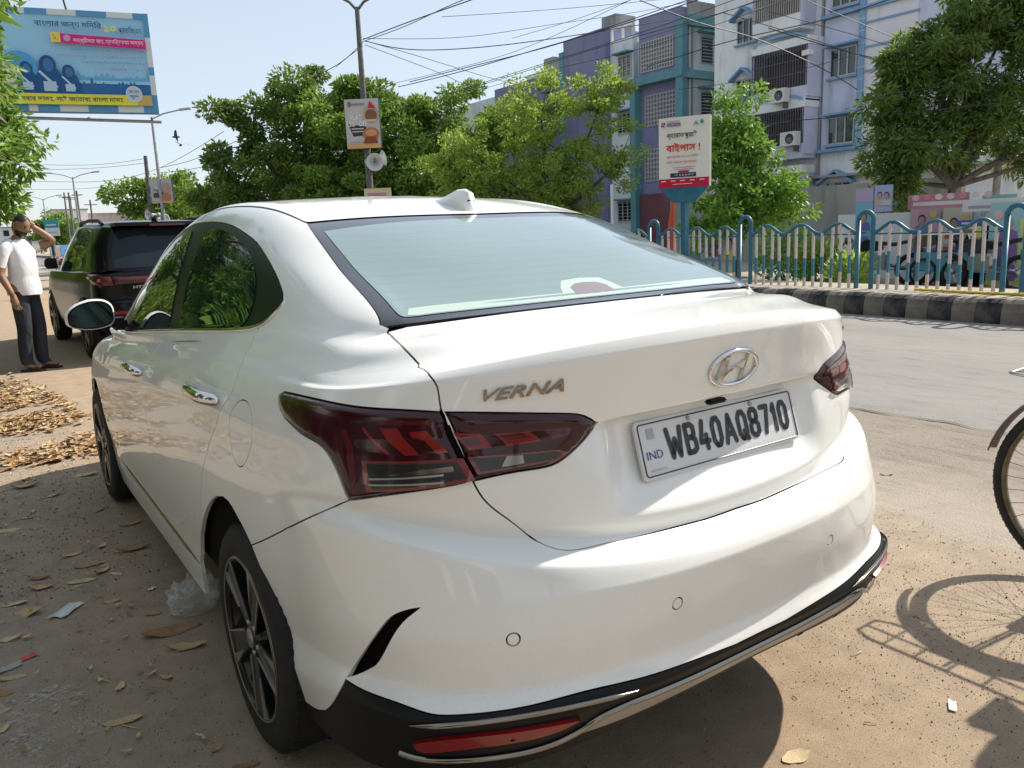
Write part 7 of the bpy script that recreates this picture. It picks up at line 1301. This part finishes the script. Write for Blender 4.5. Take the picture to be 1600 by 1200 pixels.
def motorbike(x, y, rz, col, label):
    root = empty('motorbike', (x, y, 0), rz, label, 'motorbike', 'parked motorbikes'); mt = mat('bike_col', col, .3, coat=.8)
    for yy in (-.62, .62):
        MB().tube([(0, yy+.27*math.cos(a), .29+.27*math.sin(a)) for a in np.linspace(0, 6.2832, 28, endpoint=False)], .045, 8, closed=True).build('tyre', M_TYRE, root, fix=False); MB().lathe([(.0, -.05), (.06, -.04), (.06, .04), (0, .05)], (0, yy, .29), 'x', 14).build('hub', M_STEEL, root)
        s = MB(); [s.tube([(0, yy, .29), (0, yy+.24*math.cos(a), .29+.24*math.sin(a))], .008, 4, cap=False) for a in np.linspace(0, 6.28, 6, endpoint=False)]; s.build('rim', M_STEEL, root, fix=False)
    MB().tube([(0, .62, .29), (0, .45, .75), (0, .38, .95)], .025, 8).build('fork', M_STEEL, root); MB().tube([(-.33, .30, 1.0), (-.2, .38, .98), (.2, .38, .98), (.33, .30, 1.0)], .014, 6).build('handlebar', M_IRON, root)
    MB().add([(sx*.13*w, y_, z) for sx in (-1, 1) for w, y_, z in ((.7, .38, .72), (1, .2, .88), (1, -.05, .82), (.6, -.12, .68), (.6, .2, .6))], [(0, 1, 2, 3, 4), (5, 6, 7, 8, 9)]+[(i, (i+1) % 5, 5+(i+1) % 5, 5+i) for i in range(5)]).build('tank', mt, root, .02)
    MB().add([(sx*.12, y_, z) for sx in (-1, 1) for y_, z in ((-.05, .76), (-.3, .73), (-.7, .82), (-.7, .88), (-.3, .80), (-.05, .83))], [tuple(range(6)), tuple(range(6, 12))]+[(i, (i+1) % 6, 6+(i+1) % 6, 6+i) for i in range(6)]).build('seat', M_BKF, root, .02)
    MB().cbox((0, .05, .45), (.26, .4, .32)).build('engine', M_STEEL, root, .04); MB().tube([(.14, .15, .3), (.16, -.3, .3), (.16, -.75, .4)], [.025, .03, .045], 8).build('exhaust', M_CHROME, root); MB().lathe([(0, .1), (.07, .09), (.085, 0), (0, -.06)], (0, .5, .85), 'y', 16).build('headlamp', M_CLEAR, root); MB().tube([(0, -.62, .29), (0, -.1, .4)], .03, 8).build('swing_arm', M_IRON, root); MB().cbox((0, -.72, .62), (.16, .14, .2)).build('tail_guard', mt, root, .03)
    return root
motorbike(13.1, 7.75, .35, (.02, .02, .025), 'black motorbike parked behind the fence beside the tall poster'); motorbike(13.0, 5.75, -.2, (.05, .05, .06), 'grey motorbike parked in front of the dark kiosk'); None
motorbike(-1.75, 14.6, .2, (.03, .03, .035), 'dark motorbike at the left edge beyond the man'); motorbike(-2.4, 17.5, .1, (.02, .1, .3), 'blue motorbike standing farther back at the left edge'); motorbike(2.2, 38, .1, (.3, .02, .02), 'small red motorbike far down the street')
tag(obj('orange_flag', MB().box((9.55, 9.62, .3), (9.57, 9.64, 1.9)).add([(9.56, 9.64, 1.85), (9.58, 9.80, 1.3), (9.54, 9.72, .75), (9.56, 9.64, .85)], [(0, 1, 2, 3)]).me('f'), mat('orange_cloth', (.55, .09, .03), .8)), 'orange flag on a thin stick beside the hospital board post', 'flag')
tag(obj('yellow_rope', MB().tube([(9.3, 3.0, .31), (9.32, 4.0, .30), (9.28, 4.9, .315)], .018, 6).me('r'), mat('yellow_rope', (.6, .45, .04), .7)), 'yellow rope lying on the median at the foot of the fence', 'rope')
tag(obj('thin_white_pole', MB().tube([(18.2, 21.0, 0), (18.2, 21.0, 2.75)], .05, 8).me('p'), M_WALLW), 'thin white pole rising above the car roof before the lime tree', 'pole')
# distant street life at left
for k, (x, y, c, lab) in enumerate(((3.0, 30, (.45, .47, .48), 'pale hatchback far ahead of the SUV'), (3.6, 45, (.06, .2, .4), 'small blue car far down the street'), (5.0, 60, (.5, .35, .05), 'yellow taxi far down the street'))):
    root = empty('distant_car', (x, y, 0), 0, lab, 'car'); pr = [(-2, .3), (-2, .75), (-1.7, .9), (-1.2, 1.42), (.5, 1.46), (1.1, .95), (1.9, .85), (2.0, .3)]
    MB().prism(pr, -.8, .8, lambda a, b_, h: (h, a, b_)).build('body', paint('far_paint', c), root, .06); MB().prism([(-1.62, .95), (-1.18, 1.36), (.45, 1.4), (.95, .97)], -.81, .81, lambda a, b_, h: (h, a, b_)).build('window', M_SGLASS, root); MB().cbox((0, -1.72, 1.1), (1.3, .3, .3), Matrix.Translation((0, -.2, 0))).build('rear_glass', M_SGLASS, root, .05)
    for yy in (-1.3, 1.3):
        for s in (-1, 1): MB().lathe([(0, -.1), (.3, -.1), (.31, 0), (.3, .1), (0, .1)], (s*.72, yy, .31), 'x', 18).build('wheel', M_TYRE, root)
    for s in (-1, 1): MB().cbox((s*.65, -2.0, .75), (.25, .05, .14)).build('tail_lamp', M_LENSLIT, root)
# shops and trees out of view, added to dim the skylight and fill reflections
for k, (y0, y1, h, mt) in enumerate(((-16, -6, 5, M_WALLW), (-6, 4, 4, M_CREAM), (4, 16, 5.5, M_PALE), (16, 34, 4.5, M_GREY))):
    root = empty('roadside_shop', (-9.5, y0, 0), 0, ['white two storey shop left of the road behind the camera', 'cream low shop left of the saloon', 'pale tall shop left of the parked SUV', 'grey long shop farther along the left side'][k], 'building')
    MB().box((-4, 0, 0), (0, y1-y0-.1, h)).build('wall', mt, root); MB().box((0, .2, 2.5), (1.2, y1-y0-.3, 2.6)).build('awning', M_TEAL if k % 2 else M_MAROON, root)
    for a in np.arange(.8, y1-y0-2.6, 3.0): MB().box((0, a, 0), (.05, a+2.3, 2.3)).build('shutter', M_IRON, root)
for k, (x, y) in enumerate(((-8.0, -4.5), (-8.2, 3.0), (-3.0, -13.5), (5.5, -16.0))):  # unseen trees added to cut the skylight from left and behind
    tree('roadside_tree', (x, y, 0), [(0, 0, 5.0, 2.6, 2.6, 1.8), (1.6, .4, 4.6, 2.0, 2.0, 1.3), (-1.5, 0, 4.4, 2, 2, 1.3), (.3, 1.6, 4.2, 1.8, 1.8, 1.2), (0, -1.8, 4.4, 2, 1.8, 1.3)], 13000, .24, M_LMID if k % 2 else M_LNEAR, ['big roadside tree left of the camera', 'big roadside tree left of the white saloon', 'roadside tree behind the camera', 'roadside tree behind the camera on the road side'][k], .28, 2.6, clumps=120, cr_=.75, aspect=.4, droop=.3)
tree('low_tree', (-4.4, 8.6, 0), [(.4, -.6, 1.7, 1.5, 1.8, 1.1), (.6, 1.2, 2.0, 1.5, 1.8, 1.2), (0, 0, 3.4, 2.0, 2.4, 1.4), (.3, -2.4, 2.2, 1.4, 1.6, 1.3), (.5, 3.4, 2.2, 1.4, 1.8, 1.4)], 22000, .20, M_LBRIGHT, 'low bushy roadside tree on the left verge reflected in the side windows', .14, 1.2, clumps=150, cr_=.5, aspect=.34, droop=.3)
tree('low_tree', (-5.2, 15.5, 0), [(.2, -.6, 1.8, 1.7, 2.2, 1.4), (.4, 1.6, 2.2, 1.7, 2.2, 1.4), (0, 0, 3.8, 2.2, 2.8, 1.6)], 12000, .26, M_LMID, 'second low bushy tree farther along the left verge', .16, 1.3, clumps=100, cr_=.6, aspect=.36, droop=.3)
for k, (x, y) in enumerate(((-5.0, 22.5), (-4.6, 29.5), (-4.4, 38.0))):  # trees added out of view to darken the reflections in the SUV
    tree('verge_tree', (x, y, 0), [(0, -1, 1.9, 1.9, 2.4, 1.5), (.2, 1.6, 2.4, 1.9, 2.4, 1.6), (0, 0, 4.2, 2.3, 3.0, 1.9)], 9000, .30, M_LDARK if k % 2 else M_LMID, ['leafy tree on the left verge beyond the bushy ones', 'dark leafy tree farther up the left verge', 'last leafy tree up the left verge'][k], .18, 1.4, clumps=90, cr_=.7, aspect=.4, droop=.3)
# ================================================================ leaves and litter on the ground
M_DRY = []
for k, (a, b) in enumerate((((.40, .24, .115), (.29, .165, .075)), ((.47, .345, .19), (.35, .24, .12)), ((.33, .185, .085), (.22, .115, .05)), ((.53, .42, .26), (.42, .315, .18)))): M_DRY.append(mottled('dry_leaf_%d' % k, a, b, 18, .75, .2, 90, .002))
def dry_leaf(l, w, curl, seed, stalk=True):
    r = np.random.default_rng(seed); v = []; n = 9
    for i in range(n):
        t = i/(n-1); ww = w*math.sin(math.pi*min(1, t*.94+.03))**.75*(1+.12*r.normal()*(0 < i < n-1)); x = (t-.5)*l; bend = curl*((t-.5)**2)*l*1.4
        for s in (-1, -.5, 0, .5, 1): v.append((x+r.normal()*l*.006, s*ww*.5, .003+bend+abs(s)**1.6*curl*w*.42+r.normal()*w*.02+(.0 if s else -.001)))
    f = [(i*5+j, i*5+j+1, (i+1)*5+j+1, (i+1)*5+j) for i in range(n-1) for j in range(4)]; m = MB().add(v, f, True)
    if stalk: m.tube([(l*.48, 0, .004+curl*l*.3), (l*.62, .01*l, .004), (l*.75, .05*l, .005)], [.0013, .001, .0008], 4)
    return m.me('leaf')
LEAFM = [dry_leaf(1.0, random.uniform(.34, .5), random.uniform(.08, .5), 50+k) for k in range(8)]
LV = [[None]*4 for _ in range(8)]
for i in range(8):
    for j in range(4): m_ = LEAFM[i].copy(); m_.materials.append(M_DRY[j]); LV[i][j] = m_
def put_leaf(x, y, l, rz, i=None, j=None, tilt=0, lab='dry brown leaf lying on the shaded dirt left of the saloon', grp='dry leaves left of the saloon', z=0.001):
    i = RNG.integers(8) if i is None else i; j = RNG.integers(4) if j is None else j; o = bpy.data.objects.new('dry_leaf', LV[i][j]); COL.objects.link(o); o.location = (x, y, z); o.scale = (l, l, l); o.rotation_euler = (RNG.normal()*.08+tilt, RNG.normal()*.08, rz); return tag(o, lab, 'leaf', grp)
BIG = [(-0.914, 1.914, 0.194, -0.09999999999999998, 2, 'large brown leaf with a long stalk lying near the plastic bag'), (-0.901, 1.759, 0.131, -0.39999999999999997, 1, 'pale brown leaf with a dark hole left of the rear wheel'), (-1.145, 1.435, 0.108, -0.3, 1, 'tan leaf lying alone left of the rear wheel near the bottom'), (-0.958, 1.137, 0.051, 0.6, 0, 'small curled orange leaf at the foot of the rear tyre'), (0.223, 0.178, 0.092, -0.19999999999999996, 3, 'pale yellow leaf on the sunlit dirt behind the car'), (1.114, 0.326, 0.058, 1.2999999999999998, 3, 'pale leaf lying in the bicycle wheel shadow'), (-0.916, 1.017, 0.07, -0.3, 2, 'brown leaf cut off by the bottom edge below the rear wheel'), (-0.835, 3.191, 0.105, 0.0, 0, 'reddish leaf in the shade beside the rear door'), (-0.887, 2.826, 0.138, -0.09999999999999998, 0, 'brown leaf in the shade below the sill'), (-1.074, 2.76, 0.103, -0.19999999999999996, 0, 'orange brown leaf in the shade left of the sill'), (-0.915, 4.313, 0.177, -0.5, 3, 'long pale leaf beside the front wheel'), (-1.117, 2.601, 0.11, -0.19999999999999996, 3, 'pale leaf pair left of the brown ones'), (-1.258, 2.634, 0.092, -0.3, 1, 'tan broad leaf amid the left litter'), (-1.26, 2.751, 0.089, -0.5, 2, 'thin brown leaf above the tan broad one'), (-1.025, 2.72, 0.057, -0.39999999999999997, 1, 'tiny tan leaf below the reddish one'), (-1.095, 3.981, 0.126, 0.09999999999999998, 3, 'pale leaf at left above the shaded scatter'), (-1.213, 4.276, 0.146, -0.39999999999999997, 1, 'tan leaf at the left shadow edge'), (-1.335, 3.509, 0.111, -0.19999999999999996, 3, 'pale leaf at the left edge of the shade'), (-0.939, 2.097, 0.064, -0.3, 0, 'rusty leaf left of the plastic bag'), (-1.361, 2.54, 0.114, -0.39999999999999997, 3, 'pale curled leaf at the left edge'), (-1.327, 2.413, 0.126, -0.5, 1, 'long tan leaf at the left litter edge'), (-1.387, 2.22, 0.08, -0.09999999999999998, 3, 'cream leaf low at the left edge'), (-1.392, 1.916, 0.077, -0.19999999999999996, 1, 'tan ragged leaf low at the left edge'), (-1.431, 1.605, 0.05, 0.6, 3, 'cream leaf cut by the left edge near the bottom')]
for x, y, l, a, j, lab in BIG: put_leaf(x, y, l, a, None, j, 0, lab, None)
# scattered single leaves
sc_ = 0
while sc_ < 150:
    x, y = RNG.uniform(-2.6, -.92), RNG.uniform(1.6, 5.0)
    if RNG.random() > .25+.75*min(1, max(0, (-x-.95)/.5)): continue
    put_leaf(x, y, RNG.uniform(.035, .10), RNG.uniform(0, 6.28)); sc_ += 1
for k in range(26): put_leaf(RNG.uniform(.9, 3.2), RNG.uniform(.4, 4.5), RNG.uniform(.03, .06), RNG.uniform(0, 6.28), lab='small dry leaf scrap on the sunlit dirt right of the saloon', grp='dry scraps right of the saloon')
# dense litter patch: too many to count
def litter(n, fn, s0, s1, name, label, zmax):
    V = []; F = []; base = [np.array([v.co[:] for v in m.vertices]) for m in LEAFM]; faces = [[tuple(p.vertices) for p in m.polygons if len(p.vertices) == 4 and max(p.vertices) < 45] for m in LEAFM]; V = [[], [], [], []]; F = [[], [], [], []]
    for k in range(n):
        x, y, hgt = fn(); i = RNG.integers(8); j = RNG.integers(4); l = RNG.uniform(s0, s1); a = RNG.uniform(0, 6.28); t1, t2 = RNG.normal()*.13, RNG.normal()*.13; Rm = np.array((Matrix.Rotation(a, 3, 'Z') @ Matrix.Rotation(t1, 3, 'X') @ Matrix.Rotation(t2, 3, 'Y')))
        p = base[i][:45]*l @ Rm.T+np.array([x, y, .012+RNG.random()*hgt]); q = len(V[j]); V[j] += list(p); F[j] += [tuple(w+q for w in f) for f in faces[i]]
    m = bpy.data.meshes.new(name); allv = []; allf = []; mi = []
    for j in range(4): o_ = len(allv); allv += V[j]; allf += [tuple(w+o_ for w in f) for f in F[j]]; mi += [j]*len(F[j])
    me = mesh(name, allv, allf, True)
    for mt in M_DRY: me.materials.append(mt)
    me.polygons.foreach_set('material_index', mi); return tag(obj(name, me), label, 'leaves', kind='stuff')
def pile():
    while True:
        y = RNG.normal(6.5, 1.15); x = -.55-abs(RNG.normal(0, 1.6))
        if 4.75 < y < 9.5 and x < -.62-.12*max(0, y-6) and RNG.random() < .35+1.2*mnoise.noise(Vector((x*1.3, y*1.3, 2))): return x, y, .008*math.exp(-((y-6.5)/1.4)**2)
litter(3400, pile, .05, .12, 'leaf_litter', 'thick sunlit carpet of dry leaves beyond the front wheel', .05)
def sprinkle(): return RNG.uniform(-3.2, -.95), RNG.uniform(1.0, 5.2), .0
litter(900, sprinkle, .010, .035, 'leaf_crumbs', 'tiny dry leaf crumbs on the shaded dirt', .0)
# twigs
for k in range(22):
    x, y = (RNG.uniform(-1.7, -.95), RNG.uniform(1.1, 3.6)) if k < 16 else (RNG.uniform(.2, 1.4), RNG.uniform(-.1, .8)); a = RNG.uniform(0, 6.28); l = RNG.uniform(.02, .07); tag(obj('twig', MB().tube([(x, y, .003), (x+l*.5*math.cos(a), y+l*.5*math.sin(a), .006), (x+l*math.cos(a+.2), y+l*math.sin(a+.2), .003)], .0016, 4).me('t'), M_DRY[3] if k % 3 else M_DRY[1]), 'short dry stalk lying loose on the dirt near the camera', 'twig', 'loose dry stalks')
# crumpled clear plastic bag by the rear wheel
mp = mat('clear_plastic', (.75, .77, .78), .18, spec=.7, alpha=.20); bm = bmesh.new(); bmesh.ops.create_icosphere(bm, subdivisions=4, radius=1)
for v in bm.verts: n_ = mnoise.fractal(v.co*1.9, .7, 2.2, 5); r_ = mnoise.noise(v.co*4.5); v.co = Vector((v.co.x*.115, v.co.y*.10, max(-.004, v.co.z*.075+.06)))*(1+.42*n_+.22*abs(r_))
me = bpy.data.meshes.new('bag'); bm.to_mesh(me); bm.free(); o = tag(obj('plastic_bag', me, mp), 'crumpled clear plastic bag lying against the rear wheel', 'bag'); o.location = (-.80, 2.03, 0); o.scale = (.72, .72, .9)
def packet(x, y, w, l, a, mt, label, name='litter_packet'):
    v = [(i*w/6-w/2, j*l/4-l/2, .004+.012*abs(mnoise.noise(Vector((i*.9+x*9, j*1.1, y))))) for j in range(5) for i in range(7)]; o = tag(obj(name, mesh(name, v, [(j*7+i, j*7+i+1, (j+1)*7+i+1, (j+1)*7+i) for j in range(4) for i in range(6)], True), mt), label, 'litter'); o.location = (x, y, 0); o.rotation_euler = (0, 0, a)
PK = [(-1.196, 2.339), (-1.34, 2.032), (0.732, 0.049), (-0.903, 2.327), (-1.397, 1.992)]
packet(*PK[0], .12, .06, .9, mat('silver_packet', (.5, .52, .54), .3, .2), 'pale torn plastic packet among the leaves at left'); packet(*PK[1], .045, .025, .2, mat('red_wrapper', (.5, .06, .05), .4), 'small red and blue sweet wrapper at the left edge'); packet(*PK[2], .05, .02, .5, mat('white_scrap', (.55, .55, .52), .6), 'small white paper scrap on the sunlit dirt behind the car'); packet(*PK[3], .03, .02, .5, mat('white_scrap2', (.6, .6, .58), .6), 'tiny white scrap on the shaded dirt before the plastic bag'); packet(*PK[4], .07, .03, .3, mat('grey_wrapper', (.3, .29, .28), .5), 'grey crumpled wrapper at the left edge below the red one')
